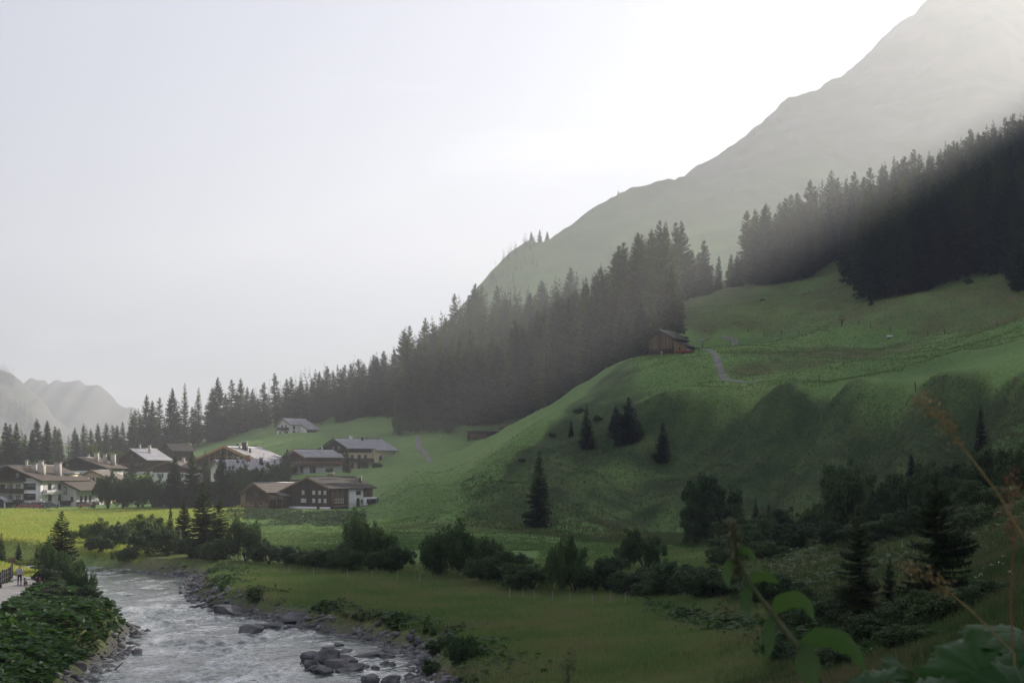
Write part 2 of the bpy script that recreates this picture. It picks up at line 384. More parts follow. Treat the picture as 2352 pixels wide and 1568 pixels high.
def build_ground():
    a_in = np.linspace(-0.40, 0.40, 520)
    a_l = -0.40 - np.geomspace(0.004, 1.8, 46)[::-1]
    a_r = 0.40 + np.geomspace(0.004, 1.8, 46)
    A = np.concatenate([a_l, a_in, a_r])
    ys = [-52.0]
    while ys[-1] < 3300: ys.append(ys[-1] + max(0.4, 0.0075 * (ys[-1] + 60)))
    Yr = np.array(ys)
    X = A[None, :] * (Yr[:, None] + 60.0)
    Y = np.repeat(Yr[:, None], len(A), 1)
    Z, ZB = height(X, Y, True)
    nr, nc = X.shape
    idx = np.arange(nr * nc).reshape(nr, nc)
    F = np.stack([idx[:-1, :-1], idx[:-1, 1:], idx[1:, 1:], idx[1:, :-1]], -1).reshape(-1, 4)
    V = np.stack([X, Y, Z], -1).reshape(-1, 3)
    me = mesh_np('ground', V, F, [M_GROUND], smooth=True)
    x, y, z = V.T
    zx = np.gradient(ZB, axis=1) / np.gradient(A)[None, :] / (Yr[:, None] + 60.0)
    zy = np.gradient(ZB, axis=0) / np.gradient(Yr)[:, None] - A[None, :] * zx
    slope = np.hypot(zx, zy).ravel()
    s = river_s(x, y)
    n1 = fbm(x * 0.045, y * 0.045, 41, 4); n2 = fbm(x * 0.18, y * 0.18, 47, 3); n3 = fbm(x * 0.012, y * 0.02, 53, 3)
    # tall unmown grass: meadow by the river, the steep bank, the near slope, brown patch on the terrace
    rough = np.zeros_like(x)
    mead = sstep(-40, -30, x + 0.18 * (y - 100)) * sstep(172, 150, y + 0.55 * x) * (s > 0)
    rough = np.maximum(rough, mead * 0.95)
    ed = edge_d(x, y)
    foot_d = np.interp(x, [at(1060, 0, 262)[0], at(1200, 0, 246)[0], at(1400, 0, 250)[0], at(1560, 0, 250)[0], at(1700, 0, 238)[0], at(1900, 0, 214)[0], at(2100, 0, 184)[0], at(2352, 0, 150)[0], at(2700, 0, 110)[0]], [262, 246, 250, 250, 238, 214, 184, 150, 110])
    nose = np.interp(y, [262, 282, 296, 310, 322, 340, 368, 392], [at(1062, 0, 262)[0], at(1108, 0, 282)[0], at(1153, 0, 296)[0], at(1203, 0, 310)[0], at(1238, 0, 322)[0], at(1303, 0, 340)[0], at(1383, 0, 368)[0], at(1432, 0, 392)[0]])
    bank = sstep(2.0, -2.0, ed + 2.5 * n2) * sstep(-2, 3, y - foot_d + 3 * n1) * sstep(-1.5, 1.5, x - nose + n2) * (y < 395)
    rough = np.maximum(rough, bank * np.clip(0.55 + 0.5 * n1, 0, 1))
    heath_shade = bank * np.clip(0.80 + 0.5 * n1 + 0.3 * n2, 0.35, 1.0)  # dark heather, with the steep bank's shade put into the colour
    near = sstep(150, 132, y) * (x > 5)
    rough = np.maximum(rough, near * 0.9)
    px = CX + x / np.maximum(y, 1) * FPX
    fl_ = np.interp(px, [1560, 1600, 1717, 1795, 1880, 1972, 2085, 2205, 2330, 2600], [452, 446, 437, 421, 406, 388, 368, 345, 325, 285])
    up = sstep(-2, 6, y - fl_ + 3 * n2) * (px > 1540) * (y < 900)
    rough = np.maximum(rough, up * np.clip(0.70 + 0.35 * n1, 0.3, 1))
    for (cx, cyy, rx, ry, rot) in ((at(1890, 0, 345)[0], 345, 26, 12, -0.35), (at(1790, 0, 325)[0], 328, 16, 7, -0.2), (at(2010, 0, 352)[0], 352, 14, 8, 0)):
        dx, dy = x - cx, y - cyy
        u = dx * math.cos(rot) + dy * math.sin(rot); v = -dx * math.sin(rot) + dy * math.cos(rot)
        rough = np.maximum(rough, sstep(1.25, 0.6, np.hypot(u / rx, v / ry) + 0.3 * n2) * 0.95)
    foot = sstep(7, 2, polyline_d(x, y, [at(880, 0, 262)[:2], at(1060, 0, 252)[:2], at(1200, 0, 240)[:2], at(1400, 0, 226)[:2]]) + 3 * n1)
    rough = np.maximum(rough, foot * 0.7)
    fl = sstep(0.20, 0.4, n1 * 0.5 + 0.5) * sstep(20, 0, np.abs(y - 235)) * (px > 520) * (px < 950)
    rough = np.maximum(rough, 0.7 * fl)
    rough = np.clip(rough + 0.25 * n2 * (rough > 0.05), 0, 1)
    # stony soil: water's edge, scars on the steep bank, the tracks
    soil = sstep(2.3, 0.7, s + 0.9 * n2) * sstep(188, 166, y)
    scar = np.zeros_like(x)
    for (a, b, w) in (((2110, 1090, 175), (2010, 1150, 148), 2.6), ((2290, 985, 190), (2160, 1070, 160), 2.4), ((1680, 1075, 244), (1640, 1095, 236), 2.2), ((1760, 1060, 236), (1730, 1080, 230), 2.0)):
        g, t = seg(x, y, *at(*a)[:2], *at(*b)[:2], w); scar = np.maximum(scar, g)
    soil = np.maximum(soil, sstep(0.35, 0.8, scar + 0.25 * n2))
    sunlit_tint = sstep(-44, -56, x + 0.06 * (y - 150)) * sstep(345, 330, y) * (y > 100) * np.clip(0.75 + 0.4 * n1, 0, 1)  # field grass, with the sun's yellow put into the colour
    rock = sstep(140, 420, z + 60 * n3) * sstep(700, 1300, y)
    for nm, arr in (('rough', rough), ('soil', soil), ('rock', rock), ('sunlit_tint', sunlit_tint), ('heath_shade', heath_shade)):
        at_ = me.attributes.new(nm, 'FLOAT', 'POINT'); at_.data.foreach_set('value', arr.astype(np.float32))
    o = link('ground', me)
    tag(o, kind='structure')
    return o

def ground_material():
    m, n, l, b = new_mat('grassland')
    geo = n.new('ShaderNodeNewGeometry')
    def noise(scale, detail=4, dist=0.0, stretch=None):
        z = n.new('ShaderNodeTexNoise'); z.inputs['Scale'].default_value = scale; z.inputs['Detail'].default_value = detail; z.inputs['Distortion'].default_value = dist
        if stretch:
            mp_ = n.new('ShaderNodeMapping'); mp_.inputs['Scale'].default_value = stretch
            l.new(geo.outputs['Position'], mp_.inputs['Vector']); l.new(mp_.outputs[0], z.inputs['Vector'])
        else: l.new(geo.outputs['Position'], z.inputs['Vector'])
        return z.outputs['Fac']
    def mix(f, a, c, mode='MIX'):
        x = n.new('ShaderNodeMix'); x.data_type = 'RGBA'; x.blend_type = mode
        for s_, v in (('Factor', f), ('A', a), ('B', c)):
            if isinstance(v, (int, float)): x.inputs[s_].default_value = v
            elif isinstance(v, tuple): x.inputs[s_].default_value = (*v, 1)
            else: l.new(v, x.inputs[s_])
        return x.outputs['Result']
    def attr(nm):
        a = n.new('ShaderNodeAttribute'); a.attribute_name = nm
        return a.outputs['Fac']
    big, mid, fine, tiny = noise(0.028, 5, 0.4), noise(0.22, 5, 0.3), noise(1.6, 4), noise(9.0, 3)
    mown = ramp(n, [(0.3, (0.098, 0.172, 0.052)), (0.55, (0.142, 0.232, 0.070)), (0.75, (0.185, 0.262, 0.086))])
    l.new(big, mown.inputs['Fac'])
    tall = ramp(n, [(0.3, (0.070, 0.102, 0.038)), (0.5, (0.112, 0.130, 0.050)), (0.68, (0.140, 0.125, 0.066))])
    l.new(mid, tall.inputs['Fac'])
    c = mix(attr('rough'), mown.outputs['Color'], tall.outputs['Color'])
    hth = ramp(n, [(0.3, (0.027, 0.052, 0.021)), (0.7, (0.060, 0.086, 0.033))]); l.new(mid, hth.inputs['Fac'])
    c = mix(attr('heath_shade'), c, hth.outputs['Color'])
    sunlit_ramp = ramp(n, [(0.35, (0.27, 0.33, 0.075)), (0.65, (0.35, 0.38, 0.09))]); l.new(mid, sunlit_ramp.inputs['Fac'])
    c = mix(attr('sunlit_tint'), c, sunlit_ramp.outputs['Color'])
    g1 = ramp(n, [(0.3, (0.62, 0.62, 0.62)), (0.7, (1.3, 1.3, 1.3))]); l.new(fine, g1.inputs['Fac'])
    g2 = ramp(n, [(0.32, (0.6, 0.6, 0.6)), (0.68, (1.4, 1.4, 1.4))]); l.new(tiny, g2.inputs['Fac'])
    c = mix(0.7, c, g1.outputs['Color'], 'MULTIPLY')
    c = mix(0.6, c, g2.outputs['Color'], 'MULTIPLY')
    stone = ramp(n, [(0.35, (0.06, 0.058, 0.055)), (0.6, (0.15, 0.145, 0.14))]); l.new(tiny, stone.inputs['Fac'])
    c = mix(attr('soil'), c, stone.outputs['Color'])
    rk = ramp(n, [(0.35, (0.055, 0.075, 0.045)), (0.65, (0.14, 0.138, 0.13))]); l.new(noise(0.02, 8, 0.5), rk.inputs['Fac'])
    c = mix(attr('rock'), c, rk.outputs['Color'])
    l.new(c, b.inputs['Base Color'])
    b.inputs['Roughness'].default_value = 0.85; b.inputs['Specular IOR Level'].default_value = 0.06
    bp = n.new('ShaderNodeBump'); bp.inputs['Strength'].default_value = 0.7; bp.inputs['Distance'].default_value = 0.35
    hm = n.new('ShaderNodeMath'); hm.operation = 'MULTIPLY_ADD'; hm.inputs[1].default_value = 0.35
    l.new(tiny, hm.inputs[0]); l.new(fine, hm.inputs[2]); l.new(hm.outputs[0], bp.inputs['Height'])
    l.new(bp.outputs['Normal'], b.inputs['Normal'])
    return m
M_GROUND = ground_material()
build_ground()

# ------------------------------------------------------------------ lanes laid on the ground
M_ROAD = noise_mat('worn_asphalt', (0.15, 0.142, 0.128), (0.23, 0.22, 0.20), scale=0.8, rough=0.9, bump=0.3, detail=6, bump_scale=6)
M_PATH = noise_mat('riverside_path_surface', (0.20, 0.195, 0.19), (0.30, 0.29, 0.28), scale=0.8, rough=0.9, bump=0.3, detail=6, bump_scale=6)
def ribbon(name, pts, half, mat, lift=0.05, step=1.0, edge=0.0):
    P = np.array(pts, float)
    d = np.concatenate([[0], np.cumsum(np.hypot(*np.diff(P, axis=0).T))])
    t = np.arange(0, d[-1], step)
    # smooth the polyline
    cx_, cy_ = np.interp(t, d, P[:, 0]), np.interp(t, d, P[:, 1])
    k = max(3, int(6 / step)); ker = np.hanning(k + 2)[1:-1]; ker /= ker.sum()
    pad = lambda v: np.convolve(np.concatenate([np.full(k, v[0]) + (np.arange(-k, 0) * (v[1] - v[0])), v, np.full(k, v[-1]) + (np.arange(1, k + 1) * (v[-1] - v[-2]))]), ker, 'same')[k:-k]
    cx_, cy_ = pad(cx_), pad(cy_)
    tx, ty = np.gradient(cx_), np.gradient(cy_); L = np.hypot(tx, ty); nx_, ny_ = -ty / L, tx / L
    off = np.linspace(-1, 1, 7)
    w = half * (1 + 0.28 * fbm(t * 0.3, t * 0 + 3.3, 5, 2))
    X = cx_[:, None] + nx_[:, None] * off * w[:, None]; Y = cy_[:, None] + ny_[:, None] * off * w[:, None]
    Z = height(X, Y) + lift
    nr, nc = X.shape; idx = np.arange(nr * nc).reshape(nr, nc)
    F = np.stack([idx[:-1, :-1], idx[1:, :-1], idx[1:, 1:], idx[:-1, 1:]], -1).reshape(-1, 4)
    o = link(name, mesh_np(name, np.stack([X, Y, Z], -1).reshape(-1, 3), F, [mat], smooth=True))
    tag(o, kind='structure')
    return o
for nm, (pts, hw) in ROADS.items():
    ribbon(nm, pts, hw, M_ROAD, lift=0.12)
ribbon('riverside_path', PATH, 1.3, M_PATH, lift=0.06, step=0.7)

# ------------------------------------------------------------------ river
def water_material():
    m, n, l, b = new_mat('river_water')
    geo = n.new('ShaderNodeNewGeometry')
    mp_ = n.new('ShaderNodeMapping'); mp_.inputs['Rotation'].default_value = (0, 0, math.radians(-20)); mp_.inputs['Scale'].default_value = (1.0, 0.55, 1.0)
    l.new(geo.outputs['Position'], mp_.inputs['Vector'])
    z1 = n.new('ShaderNodeTexNoise'); z1.inputs['Scale'].default_value = 0.32; z1.inputs['Detail'].default_value = 6; z1.inputs['Distortion'].default_value = 0.8
    z2 = n.new('ShaderNodeTexNoise'); z2.inputs['Scale'].default_value = 2.4; z2.inputs['Detail'].default_value = 4
    for z in (z1, z2): l.new(mp_.outputs[0], z.inputs['Vector'])
    r = ramp(n, [(0.38, (0.034, 0.048, 0.040)), (0.54, (0.11, 0.13, 0.115)), (0.72, (0.58, 0.59, 0.59))]); 
    ad = n.new('ShaderNodeMath'); ad.operation = 'MULTIPLY_ADD'; ad.inputs[1].default_value = 0.35
    l.new(z2.outputs['Fac'], ad.inputs[0])
    sb = n.new('ShaderNodeMath'); sb.operation = 'MULTIPLY'; sb.inputs[1].default_value = 0.72; l.new(z1.outputs['Fac'], sb.inputs[0]); l.new(sb.outputs[0], ad.inputs[2])
    l.new(ad.outputs[0], r.inputs['Fac']); l.new(r.outputs['Color'], b.inputs['Base Color'])
    b.inputs['Roughness'].default_value = 0.09; b.inputs['IOR'].default_value = 1.33
    bp = n.new('ShaderNodeBump'); bp.inputs['Strength'].default_value = 0.75; bp.inputs['Distance'].default_value = 0.15
    l.new(z2.outputs['Fac'], bp.inputs['Height']); l.new(bp.outputs['Normal'], b.inputs['Normal'])
    return m
def build_river():
    ys = [20.0]
    while ys[-1] < 232: ys.append(ys[-1] + max(0.18, 0.0022 * ys[-1]))
    Yr = np.array(ys)
    u = np.linspace(0, 1, 150)
    L = np.interp(Yr, RL[:, 0], RL[:, 1]) - 3.5; R = np.interp(Yr, RR[:, 0], RR[:, 1]) + 3.5
    X = L[:, None] + (R - L)[:, None] * u[None, :]; Y = np.repeat(Yr[:, None], 150, 1)
    q = fbm(X * 0.9, Y * 0.45, 61, 4, 0.6) ; ridg = 1 - np.abs(fbm(X * 0.5, Y * 0.28, 67, 3, 0.55))
    calm = sstep(0.15, -0.35, fbm(X * 0.1, Y * 0.05, 71, 2))
    amp = 0.35 + 0.9 * (1 - calm)
    Z = 0.08 * q * amp + 0.15 * amp * (ridg - 0.6)
    nr, nc = X.shape; idx = np.arange(nr * nc).reshape(nr, nc)
    F = np.stack([idx[:-1, :-1], idx[:-1, 1:], idx[1:, 1:], idx[1:, :-1]], -1).reshape(-1, 4)
    o = link('river', mesh_np('river', np.stack([X, Y, Z], -1).reshape(-1, 3), F, [water_material()], smooth=True))
    tag(o, kind='structure')
build_river()

# ------------------------------------------------------------------ far mountains across the valley
def far_mountain(name, prof, D, depth, mat, seed, rough_amp, zb=-30):
    """ridge seen end-on: crest profile at distance D, flank sloping down towards the viewer"""
    P = np.array([at(x, y, D) for x, y in prof])
    xs = np.linspace(P[0, 0], P[-1, 0], 260)
    zc = np.interp(xs, P[:, 0], P[:, 2]) + 6 * fbm(xs / 70.0, xs * 0 + seed, seed, 4, 0.6) + 3 * np.sign(fbm(xs / 45.0, xs * 0 + 2.0, seed + 3, 2))
    v = np.linspace(0, 1, 60)
    X = np.repeat(xs[None, :], 60, 0); 
    back = v[:, None] > 0.72
    t = np.where(back, (v[:, None] - 0.72) / 0.28, v[:, None] / 0.72)
    prof_ = np.where(back, 1 - t, t ** 1.25)
    Y = D - depth * (1 - v[:, None] / 0.72) * np.ones_like(X)
    n_ = fbm(X / 160.0, Y / 160.0, seed, 6, 0.55)
    Z = zb + (zc[None, :] - zb) * prof_ + n_ * rough_amp * np.where(back, 0.6, np.clip(1.15 - prof_, 0.25, 1)) * 1.0
    nr, nc = X.shape; idx = np.arange(nr * nc).reshape(nr, nc)
    F = np.stack([idx[:-1, :-1], idx[:-1, 1:], idx[1:, 1:], idx[1:, :-1]], -1).reshape(-1, 4)
    o = link(name, mesh_np(name, np.stack([X, Y, Z], -1).reshape(-1, 3), F, [mat], smooth=True))
    tag(o, kind='structure')
    return X, Y, Z
M_FARROCK = noise_mat('far_rock_and_pasture', (0.07, 0.09, 0.06), (0.17, 0.165, 0.15), scale=0.012, rough=0.95, detail=8, coord='Object')
FARM = []
FARM.append(far_mountain('mountain_ridge_far', [(-900, 1090), (-300, 960), (0, 900), (60, 868), (72, 856), (108, 856), (112, 866), (140, 866), (165, 864), (185, 866), (200, 880), (232, 888), (255, 908), (275, 930), (310, 940), (340, 955), (420, 990), (560, 1040), (760, 1075)], 4250, 800, M_FARROCK, 81, 22))
FARM.append(far_mountain('mountain_ridge_middle', [(-900, 700), (-400, 760), (-150, 800), (0, 846), (28, 852), (48, 866), (70, 890), (95, 918), (115, 945), (150, 972), (190, 1000), (230, 1030), (300, 1062), (420, 1085)], 3300, 700, M_FARROCK, 91, 26))

# wide base sheet so that the land goes on to the horizon
def base_sheet():
    X, Y = np.meshgrid(np.linspace(-3900, 3900, 60), np.linspace(3200, 4600, 12))
    Z = np.full_like(X, -12.0) + 10 * fbm(X / 900, Y / 900, 7, 3)
    idx = np.arange(X.size).reshape(X.shape)
    F = np.stack([idx[:-1, :-1], idx[:-1, 1:], idx[1:, 1:], idx[1:, :-1]], -1).reshape(-1, 4)
    tag(link('valley_floor', mesh_np('valley_floor', np.stack([X, Y, Z], -1).reshape(-1, 3), F, [M_FARROCK], smooth=True)), kind='structure')
base_sheet()

# ------------------------------------------------------------------ haze: one closed box of even air
def build_haze():
    x0, x1, y0, y1, z0, z1 = -4000, 4000, -300, 4700, -60, 735
    V = [(x, y, z) for z in (z0, z1) for (x, y) in ((x0, y0), (x1, y0), (x1, y1), (x0, y1))]
    F = [(3, 2, 1, 0), (4, 5, 6, 7), (0, 1, 5, 4), (1, 2, 6, 5), (2, 3, 7, 6), (3, 0, 4, 7)]
    m = bpy.data.materials.new('haze'); m.use_nodes = True
    nt = m.node_tree
    nt.nodes.remove(nt.nodes['Principled BSDF'])
    v = nt.nodes.new('ShaderNodeVolumePrincipled')
    v.inputs['Color'].default_value = (0.88, 0.92, 0.98, 1)
    v.inputs['Density'].default_value = HAZE_DENSITY
    v.inputs['Anisotropy'].default_value = HAZE_G
    nt.links.new(v.outputs[0], nt.nodes['Material Output'].inputs['Volume'])
    o = link('haze', mesh_np('haze', V, np.array(F), [m]))
    tag(o, label='pale sunlit morning haze filling the whole valley', cat='haze', kind='stuff')
build_haze()
# ------------------------------------------------------------------ plant meshes
M_NEEDLE = leaf_mat('spruce_needles', (0.017, 0.034, 0.016), (0.046, 0.066, 0.023), trans=0.48, rough=0.6)
M_NEEDLE_O = leaf_mat('olive_spruce_needles', (0.028, 0.042, 0.014), (0.066, 0.082, 0.024), trans=0.5, rough=0.6)
M_NEEDLE_B = leaf_mat('bluish_spruce_needles', (0.012, 0.030, 0.020), (0.034, 0.058, 0.036), trans=0.42, rough=0.6)
M_LARCH = leaf_mat('larch_needles', (0.050, 0.075, 0.022), (0.085, 0.105, 0.030), trans=0.35)
M_BARK = noise_mat('bark', (0.035, 0.028, 0.022), (0.085, 0.068, 0.052), scale=3.0, rough=0.95, stretch=(6, 6, 1))
M_LEAF = leaf_mat('shrub_leaves', (0.022, 0.048, 0.017), (0.058, 0.094, 0.030), trans=0.28)
M_LEAF_SUNLIT = leaf_mat('sunlit_leaves', (0.050, 0.085, 0.018), (0.10, 0.135, 0.030), trans=0.4)  # sunlit copy of the shrub leaves, sun's yellow put into the colour

def tube(path, radii, sides=6):
    """open tube along a path -> verts, quads"""
    P = np.asarray(path, float); n = len(P)
    T = np.gradient(P, axis=0); T /= np.linalg.norm(T, axis=1, keepdims=True) + 1e-9
    ref = np.where(np.abs(T[:, 2:3]) > 0.9, np.array([[1.0, 0, 0]]), np.array([[0, 0, 1.0]]))
    U = np.cross(T, ref); U /= np.linalg.norm(U, axis=1, keepdims=True) + 1e-9
    W = np.cross(T, U)
    a = np.linspace(0, 2 * math.pi, sides, endpoint=False)
    V = P[:, None, :] + np.asarray(radii)[:, None, None] * (np.cos(a)[None, :, None] * U[:, None, :] + np.sin(a)[None, :, None] * W[:, None, :])
    i = np.arange(n * sides).reshape(n, sides)
    j = np.roll(i, -1, 1)
    F = np.stack([i[:-1], j[:-1], j[1:], i[1:]], -1).reshape(-1, 4)
    return V.reshape(-1, 3), F

class Geo:
    def __init__(self): self.v, self.f, self.n, self.mi = [], [], 0, []
    def add(self, V, F, mi=0):
        V = np.asarray(V, float); F = np.asarray(F, int)
        if not len(F): return self
        self.v.append(V); self.f.append(F + self.n); self.mi.append(np.full(len(F), mi)); self.n += len(V)
        return self
    def mesh(self, name, mats, smooth=False):
        order = {}
        for F, m in zip(self.f, self.mi): order.setdefault(F.shape[1], []).append((F, m))
        fs = [np.concatenate([f for f, _ in v]) for v in order.values()]
        ms = np.concatenate([np.concatenate([m for _, m in v]) for v in order.values()])
        return mesh_np(name, np.concatenate(self.v), fs, mats, smooth, ms)

def spruce_geo(seed, H=1.0, R=0.13, nb=300, nseg=4, base=0.06, droop=0.25, gap=0.0, pw=0.8, fine=False):
    """a spruce of height H: tiers of drooping boughs, each with side sprays"""
    r = np.random.default_rng(seed)
    t = np.sort(r.random(nb) ** 1.15)                       # 0 bottom .. 1 top
    tier = np.round(t * 30) / 30.0
    t = np.clip(0.45 * t + 0.55 * tier + r.normal(0, 0.006, nb), 0.0, 0.992)
    az = r.random(nb) * 2 * math.pi
    side = 1 + 0.16 * np.cos(az - r.random() * 6.28) + 0.10 * np.cos(2 * az + r.random() * 6)
    prof = np.minimum((1 - t) ** pw, 0.62 + 0.5 * t / 0.25) * 1.0
    L = R * H * (prof * (0.60 + 0.42 * r.random(nb)) * side + 0.05)
    z0 = H * (base + (1 - base) * t)
    el = np.radians(-18 + 52 * t ** 1.3) + r.normal(0, 0.10, nb)
    if gap:
        keep = r.random(nb) > gap * (t < 0.55)
        t, az, L, z0, el = t[keep], az[keep], L[keep], z0[keep], el[keep]
    nb = len(t)
    s = np.linspace(0, 1, nseg + 1)
    rad = L[:, None] * s[None, :] * np.cos(el)[:, None]
    zz = z0[:, None] + L[:, None] * (np.sin(el)[:, None] * s[None, :] - droop * s[None, :] ** 1.6 * (1 - 0.75 * t[:, None]) + 0.20 * s[None, :] ** 3)
    ca, sa = np.cos(az)[:, None], np.sin(az)[:, None]
    P = np.stack([rad * ca, rad * sa, zz], -1)             # (nb, nseg+1, 3)
    out = np.stack([ca, sa, np.zeros_like(ca)], -1)        # outward
    lat = np.stack([-sa, ca, np.zeros_like(ca)], -1)
    V, F, n0 = [], [], 0
    for k in range(nseg):
        a, b = P[:, k], P[:, k + 1]
        wl_ = L * (0.34 * (1 - 0.72 * s[k]) + 0.06)
        for sg in (-1, 1):
            j = 0.75 + 0.5 * r.random(nb)
            tip = (a + b) / 2 + lat[:, 0] * (sg * wl_ * j)[:, None] + out[:, 0] * (0.55 * wl_)[:, None]
            tip[:, 2] -= wl_ * (0.25 + 0.5 * r.random(nb)) * (1 - 0.5 * t)
            if fine:
                m1 = a + (tip - a) * 0.55 + (b - a) * 0.55; m1[:, 2] -= 0.08 * wl_
                V += [a, b, m1, tip]; i = np.arange(nb)
                F += [np.stack([n0 + i, n0 + nb + i, n0 + 2 * nb + i], 1), np.stack([n0 + i, n0 + 2 * nb + i, n0 + 3 * nb + i], 1)]
                n0 += 4 * nb
            else:
                V += [a, b, tip]; i = np.arange(nb)
                F.append(np.stack([n0 + i, n0 + nb + i, n0 + 2 * nb + i], 1)); n0 += 3 * nb
        # hanging twigs under the bough
        dn = (a + b) / 2 + lat[:, 0] * (r.normal(0, 0.12, nb) * L)[:, None]; dn[:, 2] -= L * (0.16 + 0.18 * r.random(nb)) * (1 - 0.6 * t)
        V += [a, b, dn]; i = np.arange(nb)
        F.append(np.stack([n0 + i, n0 + nb + i, n0 + 2 * nb + i], 1)); n0 += 3 * nb
    # tip spray
    a = P[:, -2]; b = P[:, -1] + out[:, 0] * (0.12 * L)[:, None]
    w = (0.07 * L)[:, None]
    V += [a - lat[:, 0] * w, a + lat[:, 0] * w, b]; i = np.arange(nb)
    F.append(np.stack([n0 + i, n0 + nb + i, n0 + 2 * nb + i], 1)); n0 += 3 * nb
    # leader
    top = np.array([[0.004 * H, 0, 0.95 * H], [-0.004 * H, 0.003 * H, 0.95 * H], [0, -0.004 * H, 0.95 * H], [0, 0, 1.005 * H]])
    V.append(top); F.append(np.array([[n0, n0 + 1, n0 + 3], [n0 + 1, n0 + 2, n0 + 3], [n0 + 2, n0, n0 + 3]]))
    return np.concatenate(V), np.concatenate(F)

def trunk_geo(H=1.0, r0=0.011, seed=0, sides=6, top=0.97):
    r = np.random.default_rng(seed)
    z = np.linspace(-0.04, top, 7) * H
    path = np.stack([r.normal(0, 0.0015, 7) * H, r.normal(0, 0.0015, 7) * H, z], 1)
    return tube(path, r0 * H * np.linspace(1.15, 0.06, 7), sides)

class Kind:
    """crown + trunk meshes of one variant; unit height"""
    def __init__(self, nm, crown, trunk): self.nm, self.crown, self.trunk = nm, crown, trunk
def spruce_kind(seed, mat=None, **kw):
    V, F = spruce_geo(seed, **kw)
    c = mesh_np('spruce_crown', V, F, [mat or M_NEEDLE])
    tv, tf = trunk_geo(seed=seed)
    return Kind('spruce', c, mesh_np('spruce_trunk', tv, tf, [M_BARK], smooth=True))
MID = [spruce_kind(100 + k, mat=(M_NEEDLE, M_NEEDLE_O, M_NEEDLE_B)[k % 3], R=R_ * 1.6, nb=int(nb * 1.35), nseg=4, base=b_, droop=d_, pw=p_ * 0.84, gap=g_) for k, (R_, nb, b_, d_, p_, g_) in enumerate([
    (0.120, 340, 0.05, 0.28, 0.80, 0), (0.105, 330, 0.08, 0.34, 0.72, 0), (0.135, 360, 0.04, 0.22, 0.85, 0), (0.095, 320, 0.12, 0.36, 0.66, 0.1),
    (0.115, 340, 0.06, 0.30, 0.78, 0.05), (0.145, 360, 0.03, 0.20, 0.92, 0), (0.085, 300, 0.16, 0.38, 0.62, 0.2), (0.125, 340, 0.05, 0.26, 0.95, 0)])]
WIDE = [spruce_kind(140 + k, R=R_, nb=420, nseg=6, base=0.02, droop=0.16, pw=0.9, fine=True) for k, R_ in enumerate((0.24, 0.28, 0.21))]
NEAR = [spruce_kind(160 + k, R=R_, nb=430, nseg=9, base=0.02, droop=0.10, pw=0.85, gap=0.3, fine=True) for k, R_ in enumerate((0.27, 0.30, 0.24))]
LARCH = [spruce_kind(180 + k, mat=M_LARCH, R=0.13, nb=230, nseg=5, base=0.08, droop=0.18, pw=0.75, gap=0.15) for k in range(2)]

rng = random.Random(7)
def place_tree(kind, pos, H, label, cat='spruce tree', group=None, name='spruce_tree', wide=1.0, rz=None):
    e = link(name, None, loc=(pos[0], pos[1], pos[2] - 0.1))
    e.empty_display_size = 0.1
    e.rotation_euler = (rng.uniform(-0.02, 0.02), rng.uniform(-0.02, 0.02), rng.uniform(0, 6.28) if rz is None else rz)
    e.scale = (H * wide, H * wide, H)
    link('crown', kind.crown, e); link('trunk', kind.trunk, e)
    return tag(e, label, cat, group)

